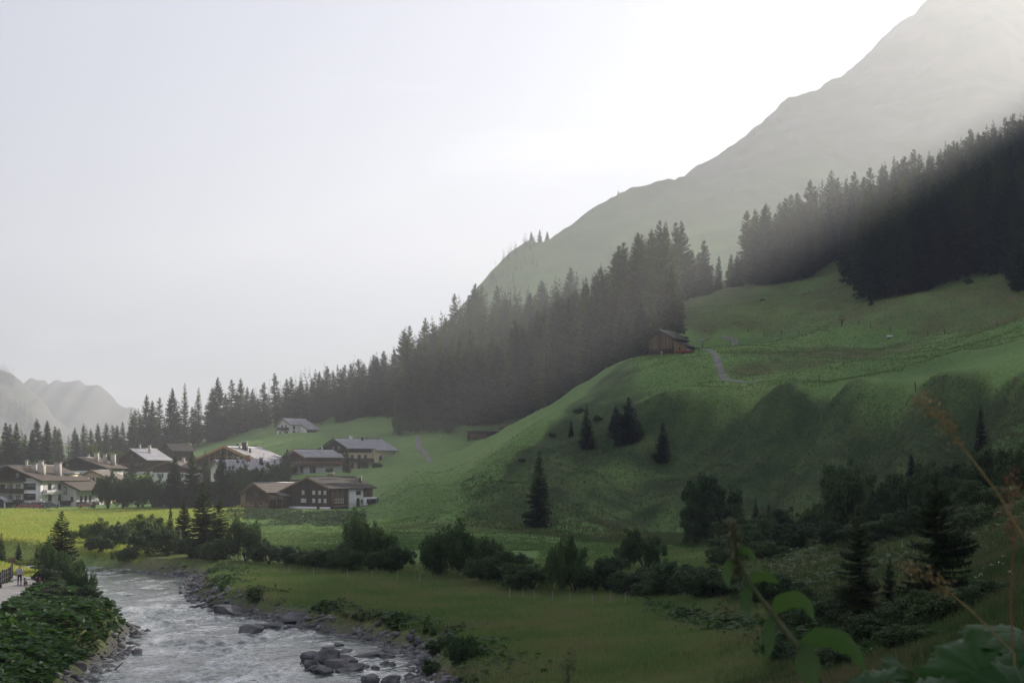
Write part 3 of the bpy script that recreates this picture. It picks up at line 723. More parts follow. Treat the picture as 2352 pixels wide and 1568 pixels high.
# ---- broadleaf crowns: leaf-sized faces through the volume of several lobes
def leafy_geo(seed, n=9000, lobes=9, leaf=0.035, flat=0.8, spread=0.62, upright=False, top_bias=0.25):
    """unit shrub about 1 in radius and 1 high: boughs of uneven length ending in leaf clumps, with gaps between"""
    r = np.random.default_rng(seed)
    C, S = [], []
    for k in range(lobes):                                 # main lobes, deliberately lopsided
        a, q = r.random() * 6.283, (0.25 + 0.75 * r.random()) * spread
        C.append((math.cos(a) * q * 1.1, math.sin(a) * q * 1.1, 0.16 + 0.60 * r.random() ** 0.8 * (1.25 - q)))
        S.append(0.15 + 0.22 * r.random())
    C.append((r.normal(0, 0.12), r.normal(0, 0.12), 0.40)); S.append(0.40)
    C, S = np.array(C), np.array(S)
    m = 120                                                # twig clumps on the lobes
    wl_ = r.choice(len(C), m, p=S ** 2 / (S ** 2).sum())
    d = r.normal(size=(m, 3)); d[:, 2] += 0.25; d /= np.linalg.norm(d, axis=1, keepdims=True)
    TC = C[wl_] + d * (S[wl_] * (0.62 + 0.62 * r.random(m) ** 1.5))[:, None] * np.array([1, 1, flat])
    TS = 0.055 + 0.085 * r.random(m)
    if upright: TC[:, 2] *= 1.12
    which = r.choice(m, n, p=TS ** 2 / (TS ** 2).sum())
    dd = r.normal(size=(n, 3)); dd /= np.linalg.norm(dd, axis=1, keepdims=True)
    q = r.random(n) ** 0.45
    el = np.array([1.0, 1.0, 1.7 if upright else 0.9])
    P = TC[which] + dd * (TS[which] * q)[:, None] * el
    # looser inner leaves fill the body
    k = r.random(n) < 0.22
    wi = r.choice(len(C), n, p=S ** 2 / (S ** 2).sum())
    P = np.where(k[:, None], C[wi] + dd * (S[wi] * (0.45 + 0.5 * r.random(n)))[:, None] * np.array([1, 1, flat]), P)
    P[:, 2] = np.abs(P[:, 2]) + 0.01
    nrm = dd + r.normal(0, 0.6, (n, 3)) + np.array([0, 0, top_bias]); nrm /= np.linalg.norm(nrm, axis=1, keepdims=True)
    h = r.normal(size=(n, 3)); u = np.cross(nrm, h); u /= np.linalg.norm(u, axis=1, keepdims=True); w = np.cross(nrm, u)
    if upright: u = u * 0.35 + np.array([0, 0, 1.0]) * 0.8 + dd * 0.3
    ls = leaf * (0.6 + 0.8 * r.random(n))[:, None]
    V = np.concatenate([P - u * ls, P + w * ls * 0.55, P + u * ls, P - w * ls * 0.55])
    i = np.arange(n)
    return V, np.stack([i, n + i, 2 * n + i, 3 * n + i], 1)

def stems_geo(seed, k=6, H=0.55, r0=0.022, spread=0.5):
    r = np.random.default_rng(seed); g = Geo()
    for q in range(k):
        a = r.random() * 6.283; s = spread * (0.3 + 0.7 * r.random())
        t = np.linspace(0, 1, 5)
        path = np.stack([math.cos(a) * s * t ** 1.3 + r.normal(0, 0.012, 5), math.sin(a) * s * t ** 1.3 + r.normal(0, 0.012, 5), -0.05 + (H * (0.8 + 0.3 * r.random()) + 0.05) * t], 1)
        g.add(*tube(path, r0 * np.linspace(1, 0.25, 5), 5))
    return g
def shrub_kind(seed, mat=None, tree=False, **kw):
    V, F = leafy_geo(seed, **kw)
    if tree: V[:, 2] = 0.03 + V[:, 2] * 0.97
    c = mesh_np('foliage', V, F, [mat or M_LEAF])
    g = stems_geo(seed, 6 if not tree else 4, 0.6, 0.025 if not tree else 0.035)
    if tree:
        g.add(*tube(np.array([[0, 0, -0.06], [0.01, 0, 0.15], [0, 0.01, 0.35], [0, 0, 0.6]]), [0.06, 0.05, 0.045, 0.02], 7))
    return Kind('shrub', c, g.mesh('stems', [M_BARK], True))
SHRUB = [shrub_kind(200 + k, n=15000, lobes=6 + k, leaf=0.026) for k in range(5)]
SHRUBY = [shrub_kind(220 + k, mat=M_LEAF_SUNLIT, n=9000, lobes=8 + k, leaf=0.032) for k in range(3)]
WILLOW = [shrub_kind(240 + k, n=14000, lobes=8, leaf=0.028, upright=True) for k in range(3)]
BROAD = [shrub_kind(260 + k, tree=True, n=17000, lobes=9, leaf=0.025, flat=1.0) for k in range(4)]
BROADY = [shrub_kind(280 + k, mat=M_LEAF_SUNLIT, tree=True, n=9000, lobes=11, leaf=0.033, flat=1.0) for k in range(2)]

def place_shrub(kind, pos, w, h, label, cat='shrub', group=None, name='shrub', part='foliage', stem='stems'):
    """w: half width in metres, h: height"""
    e = link(name, None, loc=(pos[0], pos[1], pos[2] - 0.05))
    e.empty_display_size = 0.1
    e.rotation_euler = (0, 0, rng.uniform(0, 6.28))
    e.scale = (w, w * rng.uniform(0.85, 1.1), h)
    link(part, kind.crown, e); link(stem, kind.trunk, e)
    return tag(e, label, cat, group)
# ------------------------------------------------------------------ stands of spruce
STANDS = []      # (X, Y, H, stand)
def G(P):        # ground heights for a list of (X, Y)
    P = np.array(P, float)
    return height(P[:, 0], P[:, 1])
R5 = np.random.default_rng(55)
def scatter(poly, spacing, Hf, stand, jit=0.42):
    """poly given as (px, Y) corners; jittered grid inside it"""
    W = [((x - CX) * Y / FPX, Y) for x, Y in poly]
    xs = [p[0] for p in W]; ys = [p[1] for p in W]
    for i, yy in enumerate(np.arange(min(ys), max(ys), spacing)):
        for xx in np.arange(min(xs) + (i % 2) * spacing / 2, max(xs), spacing):
            x = xx + R5.normal(0, jit * spacing * 0.6); y = yy + R5.normal(0, jit * spacing * 0.6)
            ins = False
            for (x1, y1), (x2, y2) in zip(W, W[1:] + W[:1]):
                if (y1 > y) != (y2 > y) and x < (x2 - x1) * (y - y1) / (y2 - y1) + x1: ins = not ins
            if ins: STANDS.append((x, y, Hf(x, y) * R5.uniform(0.74, 1.14), stand))
scatter([(915, 528), (985, 512), (1070, 512), (1225, 492), (1330, 452), (1425, 440), (1500, 452), (1545, 470), (1570, 560), (1500, 640), (1300, 735), (1080, 780), (930, 640)], 6.3, lambda x, y: 31.0, 'forest')
scatter([(1962, 485), (2000, 442), (2035, 428), (2120, 445), (2250, 438), (2420, 425), (2480, 640), (2000, 655), (1950, 560)], 7.4, lambda x, y: 31.0, 'grove')
scatter([(2310, 375), (2420, 365), (2440, 425), (2320, 425)], 7.0, lambda x, y: 22.0, 'grove')
scatter([(1718, 590), (1800, 585), (1900, 612), (1955, 610), (1990, 680), (1720, 660)], 8.2, lambda x, y: 32.0, 'pasture')
scatter([(1560, 605), (1632, 602), (1635, 665), (1560, 670)], 8.0, lambda x, y: 25.0, 'pasture')
scatter([(1640, 612), (1708, 610), (1708, 640), (1640, 640)], 7.0, lambda x, y: 17.0, 'pasture')
scatter([(700, 635), (800, 612), (905, 590), (925, 640), (905, 720), (700, 740)], 7.6, lambda x, y: 22.0, 'wood')
scatter([(540, 655), (695, 640), (700, 740), (540, 740)], 10.0, lambda x, y: 19.0, 'wood')
scatter([(300, 610), (545, 625), (545, 720), (300, 720)], 11.5, lambda x, y: 23.0, 'village')
scatter([(108, 560), (300, 575), (300, 720), (108, 700)], 11.5, lambda x, y: 17.0, 'village')
scatter([(-60, 480), (112, 490), (112, 620), (-60, 620)], 11.0, lambda x, y: 17.0, 'village')
# hand-placed trees on the skyline
for x, Y, H, st in ((335, 612, 29.5, 'village'), (395, 618, 28.5, 'village'), (425, 614, 30, 'village'), (455, 622, 26, 'village'), (500, 625, 28, 'village'), (551, 640, 25, 'village'), (632, 640, 24, 'wood'), (658, 640, 21, 'wood'), (692, 640, 20, 'wood'), (605, 650, 21, 'wood'),
                    (1758, 588, 33, 'pasture'), (1806, 590, 35, 'pasture'), (1850, 604, 31, 'pasture'), (1462, 478, 36, 'forest'), (1500, 480, 34, 'forest'), (1425, 470, 32, 'forest'), (1000, 560, 31, 'forest'), (935, 532, 33, 'forest'), (948, 528, 32, 'forest'), (962, 524, 33, 'forest'), (980, 520, 32, 'forest'), (1010, 522, 34, 'forest'), (2120, 470, 34, 'grove'), (2000, 470, 34, 'grove'), (2165, 520, 35, 'grove'), (2282, 560, 36, 'grove'), (15, 490, 17, 'village'), (40, 492, 16.5, 'village'), (75, 490, 14, 'village')):
    STANDS.append(((x - CX) * Y / FPX, Y, H, st))

def visible_counts(T, Zs):
    """front-to-back count of plate cells each tree shows, with nearer trees hiding those behind"""
    GW, GH = 784, 523
    mask = np.zeros((GH, GW), bool); cnt = np.zeros(len(T), int)
    for k in sorted(range(len(T)), key=lambda k: T[k][1]):
        X, Y, H, _ = T[k]
        u = (CX + X / Y * FPX) / 3; vb = (HY - (Zs[k] - CZ) / Y * FPX) / 3; vt = (HY - (Zs[k] + H - CZ) / Y * FPX) / 3
        hw = 0.12 * H / Y * FPX / 3
        for v in range(max(0, int(vt)), min(GH, int(vb))):
            w = hw * min(1, (v - vt) / max(1, vb - vt) * 1.15)
            a, b = max(0, int(u - w)), min(GW, int(u + w) + 1)
            if b > a:
                cnt[k] += (~mask[v, a:b]).sum(); mask[v, a:b] = True
    return cnt

ZONES = {   # stand: list of (plate x limit, where) from left to right, and the plain phrase for the stand
    'forest': ([(960, 'at its left end above the round bush'), (1020, 'above the bend of the lane'), (1080, 'above the left end of the woodshed'), (1150, 'above the woodshed'), (1220, 'right of the woodshed'), (1290, 'above the lower spur'), (1360, 'above the middle of the spur'), (1430, 'above the slim spur spruce'), (1490, 'above the dark pair by the barn'), (9999, 'behind the barn')], 'spruce of the forest block'),
    'grove': ([(2010, 'at its left end'), (2070, 'above the small lone spruce'), (2130, 'left of its middle'), (2190, 'in its middle'), (2250, 'above the tangled bush'), (2310, 'right of the tangled bush'), (9999, 'at the right edge')], 'spruce of the shaded grove'),
    'pasture': ([(1600, 'next to the forest behind the barn'), (1636, 'left of the gap'), (1712, 'in the low clump right of the gap'), (1780, 'above the horse'), (1830, 'right of the horse'), (1890, 'half way to the grove'), (9999, 'touching the grove')], 'misty spruce behind the upper pasture'),
    'wood': ([(600, 'at its left end'), (650, 'left of the white house'), (700, 'behind the white house'), (760, 'right of the white house'), (820, 'in its middle above the slope'), (9999, 'next to the forest block')], 'spruce of the small wood'),
    'village': ([(40, 'at the left edge'), (110, 'behind the hotel chimneys'), (190, 'behind the dark brown chalet'), (270, 'left of the golden brown chalet'), (340, 'behind the golden brown chalet'), (400, 'behind the dark hut'), (470, 'right of the dark hut'), (9999, 'behind the timber hall')], 'sunlit spruce behind the village')}
def stand_label(st, px, H, front, sky_):
    zs, phrase = ZONES[st]
    where = next(w for lim, w in zs if px < lim)
    size = 'tall' if H > (31 if st != 'village' else 24) else ('short' if H < (25 if st != 'village' else 17) else 'mid-sized')
    row = 'front-row' if front else ('skyline' if sky_ else 'inner')
    return '%s %s %s, %s' % (size, row, phrase, where), '%s, %s' % (phrase.replace('spruce', 'spruces', 1), where)
def build_stands():
    Zs = G([(t[0], t[1]) for t in STANDS])
    cnt = visible_counts(STANDS, Zs)
    order = np.argsort(-cnt)
    ind = [k for k in order[:285] if cnt[k] > 3]
    rest = [k for k in range(len(STANDS)) if k not in set(ind)]
    for k in ind:
        X, Y, H, st = STANDS[k]
        kd = rng.choice(LARCH) if rng.random() < (0.09 if st in ('forest', 'village') else 0.02) else rng.choice(MID)
        px_ = CX + X / Y * FPX; top = HY - (Zs[k] + H - CZ) / Y * FPX
        near_ = [q for q in range(len(STANDS)) if q != k and STANDS[q][3] == st and abs(CX + STANDS[q][0] / STANDS[q][1] * FPX - px_) < 14]
        front = not any(STANDS[q][1] < Y - 4 for q in near_)
        sky_ = not any(HY - (Zs[q] + STANDS[q][2] - CZ) / STANDS[q][1] * FPX < top for q in near_)
        lab, grp = stand_label(st, px_, H, front, sky_)
        place_tree(kd, (X, Y, Zs[k]), H, lab, group=grp, wide=rng.uniform(0.92, 1.3))
    same = {}
    for o in [o for o in bpy.data.objects if o.get('group') and o.type == 'EMPTY' and o.name.startswith('spruce_tree')]: same.setdefault(o['label'], []).append(o)
    for lab, os_ in same.items():
        if len(os_) < 2: continue
        os_.sort(key=lambda o: o.location.x / o.location.y)
        names = {2: ['left one', 'right one'], 3: ['left one', 'middle one', 'right one']}.get(len(os_), [w + ' from left' for w in ('first', 'second', 'third', 'fourth', 'fifth', 'sixth', 'seventh', 'eighth')])
        for o, nm in zip(os_, names):
            w = (lab + ', ' + nm).split()
            o['label'] = ' '.join(w[max(0, len(w) - 16):])
    # the ranks hidden behind them: one mass of simpler trees
    g = Geo()
    base = [spruce_geo(300 + q, R=0.18, nb=120, nseg=2, base=0.05, droop=0.28) for q in range(3)]
    for k in rest:
        X, Y, H, st = STANDS[k]
        V, F = base[k % 3]; a = rng.uniform(0, 6.28); c, s = math.cos(a), math.sin(a)
        g.add(np.stack([(V[:, 0] * c - V[:, 1] * s) * H + X, (V[:, 0] * s + V[:, 1] * c) * H + Y, V[:, 2] * H + Zs[k]], 1), F)
    tag(link('forest_interior', g.mesh('forest_interior', [M_NEEDLE])), 'shaded inner ranks of the spruce forest behind the front trees', 'forest', kind='stuff')
    print('STANDS', len(STANDS), 'individual', len(ind))
build_stands()

def mass(name, label, rows, lod=60, mat=None, nseg=2):
    """far-off wood that reads as one mass; rows of (X, Y, H)"""
    g = Geo(); base = [spruce_geo(330 + q, R=0.15, nb=lod, nseg=nseg, base=0.03, droop=0.25) for q in range(4)]
    Z = G([(r_[0], r_[1]) for r_ in rows])
    for k, (X, Y, H) in enumerate(rows):
        V, F = base[k % 4]; a = rng.uniform(0, 6.28); c, s = math.cos(a), math.sin(a)
        g.add(np.stack([(V[:, 0] * c - V[:, 1] * s) * H + X, (V[:, 0] * s + V[:, 1] * c) * H + Y, V[:, 2] * H + Z[k] - 0.5], 1), F)
    tag(link(name, g.mesh(name, [mat or M_NEEDLE])), label, 'forest', kind='stuff')
rows = []
for k in range(190):                       # wooded shoulder at about 1 km
    x = R5.uniform(380, 960); Y = R5.uniform(940, 1080)
    rows.append(((x - CX) * Y / FPX, Y, R5.uniform(17, 29)))
mass('distant_forest', 'pale blue hazy wood on the low shoulder beyond the village', rows)
rows = []
for k in range(70):                        # trees high on the mountain's left shoulder
    x = R5.uniform(1095, 1235); c_ = np.interp(x, [1090, 1150, 1200, 1240], [0, 60, 110, 150]); Y = 1450 + 0.47 * (x - 1090) - abs(R5.normal(0, 55)) + 5
    rows.append(((x - CX) * Y / FPX, Y, R5.uniform(8, 15)))
mass('mountain_forest', 'hazy dark spruces clinging to the left shoulder of the mountain', rows)
for k, (x, H) in enumerate(((1220, 15), (1240, 16), (1257, 14), (1363, 6), (1420, 5), (1733, 7), (1786, 12), (1790, 8), (1130, 11))):
    Y = 1450 + 0.47 * (x - 1090) - 6; X = (x - CX) * Y / FPX
    lab = ['small hazy spruce at the upper end of the mountain shoulder wood', 'taller of the two lone spruces on the mountain skyline', 'right one of the two lone spruces on the mountain skyline', 'tiny tree on the skyline where the ridge steepens', 'tiny lone tree on the bare mountain skyline, lower middle', 'tiny left tree of the bushes high on the mountain skyline', 'tallest tree of the little clump high on the mountain skyline', 'small tree right beside the tallest of the skyline clump', 'small hazy tree at the lower edge of the mountain shoulder'][k]
    e = link('spruce_tree', MID[k % 8].crown, loc=(X, Y, hz(X, Y) - 1.0), scale=(H * 1.3, H * 1.3, H)); tag(e, lab, 'spruce tree')

def far_wood():
    g = Geo(); base = [spruce_geo(350 + q, R=0.24, nb=34, nseg=1, base=0.0, droop=0.2) for q in range(3)]
    X, Y, Z = FARM[1]
    for k in range(1700):
        x = R5.uniform(-60, 235); v = R5.uniform(8, 42)
        i = int(v); D = Y[i, 0]; xx = (x - CX) * D / FPX
        j = int(np.argmin(np.abs(X[i] - xx)))
        cl = fbm(np.array([xx / 120.0]), np.array([D / 160.0]), 5, 3)[0]
        if cl < 0.0 + 0.25 * (v > 30) and v > 18: continue
        V, F = base[k % 3]; H = R5.uniform(18, 32)
        g.add(V * H + np.array([X[i, j], D, Z[i, j] - 1]), F)
    tag(link('far_mountain_forest', g.mesh('far_mountain_forest', [M_NEEDLE])), 'faint hazy forest on the far mountain flank beyond the village', 'forest', kind='stuff')
far_wood()
# ------------------------------------------------------------------ building materials
def board_mat(name, c1, c2, vertical=True, width=0.22, dark=0.35, rough=0.85):
    """weathered boards: each board its own tone, dark joints, grain"""
    m, n, l, b = new_mat(name)
    t = n.new('ShaderNodeTexCoord'); sp = n.new('ShaderNodeSeparateXYZ'); l.new(t.outputs['Object'], sp.inputs[0])
    u = n.new('ShaderNodeMath')
    if vertical:
        u.operation = 'ADD'; l.new(sp.outputs['X'], u.inputs[0]); l.new(sp.outputs['Y'], u.inputs[1])
    else:
        u.operation = 'ADD'; l.new(sp.outputs['Z'], u.inputs[0]); u.inputs[1].default_value = 0.0
    d = n.new('ShaderNodeMath'); d.operation = 'DIVIDE'; d.inputs[1].default_value = width; l.new(u.outputs[0], d.inputs[0])
    fl = n.new('ShaderNodeMath'); fl.operation = 'FLOOR'; l.new(d.outputs[0], fl.inputs[0])
    fr = n.new('ShaderNodeMath'); fr.operation = 'FRACT'; l.new(d.outputs[0], fr.inputs[0])
    wn_ = n.new('ShaderNodeTexWhiteNoise'); wn_.noise_dimensions = '1D'; l.new(fl.outputs[0], wn_.inputs['W'])
    r = ramp(n, [(0.0, c1), (1.0, c2)]); l.new(wn_.outputs['Value'], r.inputs['Fac'])
    g = n.new('ShaderNodeTexNoise'); g.inputs['Scale'].default_value = 3.0; g.inputs['Detail'].default_value = 5
    mp_ = n.new('ShaderNodeMapping'); mp_.inputs['Scale'].default_value = (4, 4, 0.4) if vertical else (0.4, 0.4, 5)
    l.new(t.outputs['Object'], mp_.inputs['Vector']); l.new(mp_.outputs[0], g.inputs['Vector'])
    gr = ramp(n, [(0.3, (0.55, 0.55, 0.55)), (0.7, (1.25, 1.25, 1.25))]); l.new(g.outputs['Fac'], gr.inputs['Fac'])
    mx = n.new('ShaderNodeMix'); mx.data_type = 'RGBA'; mx.blend_type = 'MULTIPLY'; mx.inputs['Factor'].default_value = 0.9
    l.new(r.outputs['Color'], mx.inputs['A']); l.new(gr.outputs['Color'], mx.inputs['B'])
    l.new(mx.outputs['Result'], b.inputs['Base Color'])
    # the joint itself is a groove
    jt = ramp(n, [(0.0, (0, 0, 0)), (0.10, (1, 1, 1)), (0.90, (1, 1, 1)), (1.0, (0, 0, 0))]); l.new(fr.outputs[0], jt.inputs['Fac'])
    bp = n.new('ShaderNodeBump'); bp.inputs['Strength'].default_value = 0.9; bp.inputs['Distance'].default_value = 0.04
    l.new(jt.outputs['Color'], bp.inputs['Height']); l.new(bp.outputs['Normal'], b.inputs['Normal'])
    b.inputs['Roughness'].default_value = rough; b.inputs['Specular IOR Level'].default_value = 0.25
    return m
M_DARKBOARD = board_mat('dark_weathered_boards', (0.018, 0.013, 0.010), (0.060, 0.038, 0.026), width=0.3)
M_BROWNBOARD = board_mat('brown_boards', (0.060, 0.036, 0.020), (0.105, 0.064, 0.036), vertical=False, width=0.25)
M_BARNBOARD = board_mat('sun_bleached_barn_boards', (0.075, 0.048, 0.030), (0.20, 0.140, 0.090), width=0.28)
M_PALEBOARD = board_mat('pale_larch_boards', (0.16, 0.115, 0.065), (0.28, 0.20, 0.12), width=0.26)
M_LOGS = board_mat('dark_logs', (0.030, 0.022, 0.017), (0.075, 0.050, 0.034), vertical=False, width=0.30)
M_PALELOGS = board_mat('ochre_logs', (0.12, 0.085, 0.050), (0.23, 0.16, 0.095), vertical=False, width=0.30)
M_HONEY = noise_mat('honey_timber', (0.30, 0.19, 0.08), (0.42, 0.27, 0.12), scale=2.0, rough=0.6, stretch=(1, 1, 6))
M_BEAM = noise_mat('brown_timber', (0.10, 0.065, 0.035), (0.18, 0.12, 0.07), scale=2.0, rough=0.7)
M_DARKWOOD = noise_mat('dark_stained_wood', (0.016, 0.012, 0.010), (0.045, 0.030, 0.022), scale=2.0, rough=0.6)
M_REDWOOD = noise_mat('reddish_balcony_wood', (0.10, 0.045, 0.026), (0.17, 0.08, 0.045), scale=2.0, rough=0.6)
M_WHITE = noise_mat('white_render', (0.62, 0.61, 0.60), (0.74, 0.73, 0.72), scale=0.8, rough=0.9, bump=0.15, bump_scale=9)
M_CREAM = noise_mat('cream_render', (0.60, 0.52, 0.34), (0.70, 0.61, 0.42), scale=0.8, rough=0.9, bump=0.15, bump_scale=9)
M_GREYW = noise_mat('grey_render', (0.42, 0.42, 0.44), (0.52, 0.52, 0.53), scale=0.8, rough=0.9)
M_STONE = noise_mat('stone_base', (0.16, 0.15, 0.14), (0.34, 0.32, 0.30), scale=1.6, rough=0.9, bump=0.6, detail=6)
M_TILE_L = noise_mat('sky_sheen_roof', (0.34, 0.33, 0.36), (0.47, 0.46, 0.49), scale=0.5, rough=0.45, spec=0.5)  # pale sheet, with the sky's sheen put into the base colour
M_TILE_B = noise_mat('brown_shingle_roof', (0.055, 0.042, 0.034), (0.115, 0.090, 0.072), scale=2.5, rough=0.75, bump=0.4)
M_TILE_D = noise_mat('dark_shingle_roof', (0.030, 0.027, 0.026), (0.070, 0.062, 0.058), scale=2.5, rough=0.7, bump=0.4)
M_TILE_W = noise_mat('weathered_grey_roof', (0.12, 0.10, 0.09), (0.22, 0.18, 0.15), scale=1.2, rough=0.7, bump=0.3)
M_SHEETMETAL = noise_mat('zinc_flashing', (0.45, 0.45, 0.46), (0.6, 0.6, 0.62), scale=1.0, rough=0.4, spec=0.5)
M_GLASS = noise_mat('window_glass', (0.015, 0.018, 0.020), (0.03, 0.035, 0.036), scale=0.3, rough=0.06, spec=0.6)
M_CURTAIN_SKY = noise_mat('curtain_sky_glass', (0.35, 0.35, 0.33), (0.50, 0.49, 0.46), scale=0.7, rough=0.2, spec=0.6)  # pale panes: white curtains, plus sky reflection put into the colour
M_TRIMW = noise_mat('white_window_paint', (0.66, 0.66, 0.66), (0.76, 0.76, 0.75), scale=2, rough=0.5)
M_IRON = noise_mat('dark_metal', (0.02, 0.02, 0.022), (0.05, 0.05, 0.05), scale=3, rough=0.5)
M_PLASTER_CH = noise_mat('chimney_render', (0.38, 0.34, 0.30), (0.50, 0.46, 0.42), scale=1.5, rough=0.9)
M_BRICKRED = noise_mat('chimney_brick', (0.17, 0.08, 0.055), (0.27, 0.14, 0.10), scale=4, rough=0.9, bump=0.3)

def box_g(g, x0, x1, y0, y1, z0, z1, mi=0):
    V = [(x, y, z) for z in (z0, z1) for (x, y) in ((x0, y0), (x1, y0), (x1, y1), (x0, y1))]
    return g.add(V, [(3, 2, 1, 0), (4, 5, 6, 7), (0, 1, 5, 4), (1, 2, 6, 5), (2, 3, 7, 6), (3, 0, 4, 7)], mi)
def bar_g(g, a, b, w, h=None, mi=0):
    """square bar from a to b"""
    a, b = Vector(a), Vector(b); h = h or w
    d = (b - a).normalized(); up = Vector((0, 0, 1)) if abs(d.z) < 0.95 else Vector((1, 0, 0))
    s = d.cross(up).normalized() * (w / 2); u = s.cross(d).normalized() * (h / 2)
    V = [tuple(p + q) for p in (a, b) for q in (-s - u, s - u, s + u, -s + u)]
    return g.add(V, [(3, 2, 1, 0), (4, 5, 6, 7), (0, 1, 5, 4), (1, 2, 6, 5), (2, 3, 7, 6), (3, 0, 4, 7)], mi)
def prism_g(g, prof, y0, y1, mi=0):
    """profile in (x, z), counter-clockwise seen from the front, extruded along y"""
    n = len(prof)
    V = [(x, y0, z) for x, z in prof] + [(x, y1, z) for x, z in prof]
    for k in range(n):
        j = (k + 1) % n
        g.add([V[k], V[j], V[n + j], V[n + k]], [(0, 3, 2, 1)], mi)
    g.add([V[k] for k in range(n)], [tuple(range(n))], mi)
    g.add([V[n + k] for k in range(n)], [tuple(range(n))[::-1]], mi)
    return g
def part(name, g, mats, parent, smooth=False):
    o = link(name, g.mesh(name, mats if isinstance(mats, (list, tuple)) else [mats], smooth))
    return child(o, parent)

class House:
    """origin under the front ridge end; front gable looks along -y; ridge runs along +y"""
    def __init__(self, name, label, px, Y, theta, cat='house', base=None, dz=0.0):
        X = (px - CX) * Y / FPX
        z = hz(X, Y) if base is None else CZ + (HY - base) * Y / FPX
        self.o = link(name, None, loc=(X, Y, z + dz), rz=math.radians(theta)); self.o.empty_display_size = 0.5
        tag(self.o, label, cat)
    def body(self, xl, xr, y0, y1, heL, heR, hr, mat, low=None, ox=0.9, oy=0.9, roof=None, th=0.22, foot=-2.5, barge=None, course=0.8, guards=0, split=0.0, oyb=0.5, name='wall', ridge=True, upper=None):
        """walls xl..xr; upper: (height, material) timber above that height, standing a little proud"""
        g = Geo()
        top = split if upper else None
        prism_g(g, [(xl, foot), (xr, foot), (xr, heR), (0, hr), (xl, heL)], y0, y1)
        w = part(name, g, mat, self.o)
        if upper:
            h, um = upper; g = Geo(); e = 0.06
            sl, sr = (hr - heL) / -xl, (hr - heR) / xr
            if h < min(heL, heR):
                prism_g(g, [(xl - e, h), (xr + e, h), (xr + e, heR - e * sr), (0, hr - 0.02), (xl - e, heL - e * sl)], y0 - e, y1 + e)
            else:
                def xa(zz, side): return (hr - zz) / (sr if side > 0 else -sl)
                prism_g(g, [(max(xl - e, xa(h, -1)), h), (min(xr + e, xa(h, 1)), h), (0, hr - 0.02)], y0 - e, y1 + e)
            part('timber_cladding', g, um, self.o)
        self.roof(xl, xr, y0, y1, heL, heR, hr, ox, oy, oyb, roof, th, barge, course, guards, ridge)
        return w
    def roof(self, xl, xr, y0, y1, heL, heR, hr, ox, oy, oyb, mat, th, barge, course, guards, ridge=True, sides=(-1, 1)):
        g = Geo(); gg = Geo(); ya, yb = y0 - oy, y1 + oyb
        self.slopes = {}
        for sd in sides:
            xe, he = (xl, heL) if sd < 0 else (xr, heR)
            sl = (hr - he) / abs(xe)
            xo = xe + sd * ox; zo = he - ox * sl
            A = np.array([0, hr + 0.03]); B = np.array([xo, zo + 0.03])
            self.slopes[sd] = (A, B)
            nrm = np.array([sl * sd, 1.0]); nrm /= np.linalg.norm(nrm)
            L = np.linalg.norm(B - A); nC = max(3, int(L / course))
            A2 = A + nrm * 0; B2 = B
            # deck
            V = [(A[0], ya, A[1]), (B[0], ya, B[1]), (B[0], yb, B[1]), (A[0], yb, A[1])]
            T = [(x + nrm[0] * th * 0.6, y, z + nrm[1] * th * 0.6) for x, y, z in V]
            F = [(0, 1, 2, 3), (7, 6, 5, 4), (4, 5, 1, 0), (5, 6, 2, 1), (6, 7, 3, 2), (7, 4, 0, 3)]
            if sd < 0: F = [f[::-1] for f in F]
            g.add(V + T, F)
            # courses, each lapping the one below
            for k in range(nC):
                s0, s1 = k / nC, min(1.0, (k + 1) / nC + 0.06 / L)
                p0 = A + (B - A) * s0; p1 = A + (B - A) * s1
                h0, h1 = th * 0.6 + 0.01, th * 0.6 + 0.075
                q = [(p0[0] + nrm[0] * h0, p0[1] + nrm[1] * h0), (p1[0] + nrm[0] * h1, p1[1] + nrm[1] * h1), (p1[0] + nrm[0] * (h1 - 0.06), p1[1] + nrm[1] * (h1 - 0.06))]
                V = [(x, ya - 0.02, z) for x, z in q] + [(x, yb + 0.02, z) for x, z in q]
                F = [(0, 1, 4, 3), (1, 2, 5, 4)]
                if sd > 0: F = [f[::-1] for f in F]
                g.add(V, F)
                if guards and k % guards == 0 and k > 0:
                    for yy in np.arange(ya + 0.5 + (k % 2) * 0.4, yb - 0.3, 0.85):
                        x_, z_ = p1[0] + nrm[0] * (h1 + 0.05), p1[1] + nrm[1] * (h1 + 0.05)
                        box_g(gg, x_ - 0.09, x_ + 0.09, yy - 0.10, yy + 0.10, z_ - 0.08, z_ + 0.07)
        r = part('roof', g, mat, self.o)
        self.r = r
        if guards: 
            o_ = part('snow_guards', gg, M_IRON, r); o_['kind'] = 'stuff'
        if ridge:
            g = Geo(); bar_g(g, (0, ya - 0.04, hr + th * 0.6 + 0.12), (0, yb + 0.04, hr + th * 0.6 + 0.12), 0.42, 0.14); part('ridge_cap', g, ridge if not isinstance(ridge, bool) else mat, r)
        if barge:
            for sd in sides:
                A, B = self.slopes[sd]; g = Geo()
                bar_g(g, (A[0], ya - 0.07, A[1] + 0.02), (B[0], ya - 0.07, B[1] + 0.02), 0.10, 0.42); part('bargeboard', g, barge, r)
        return r
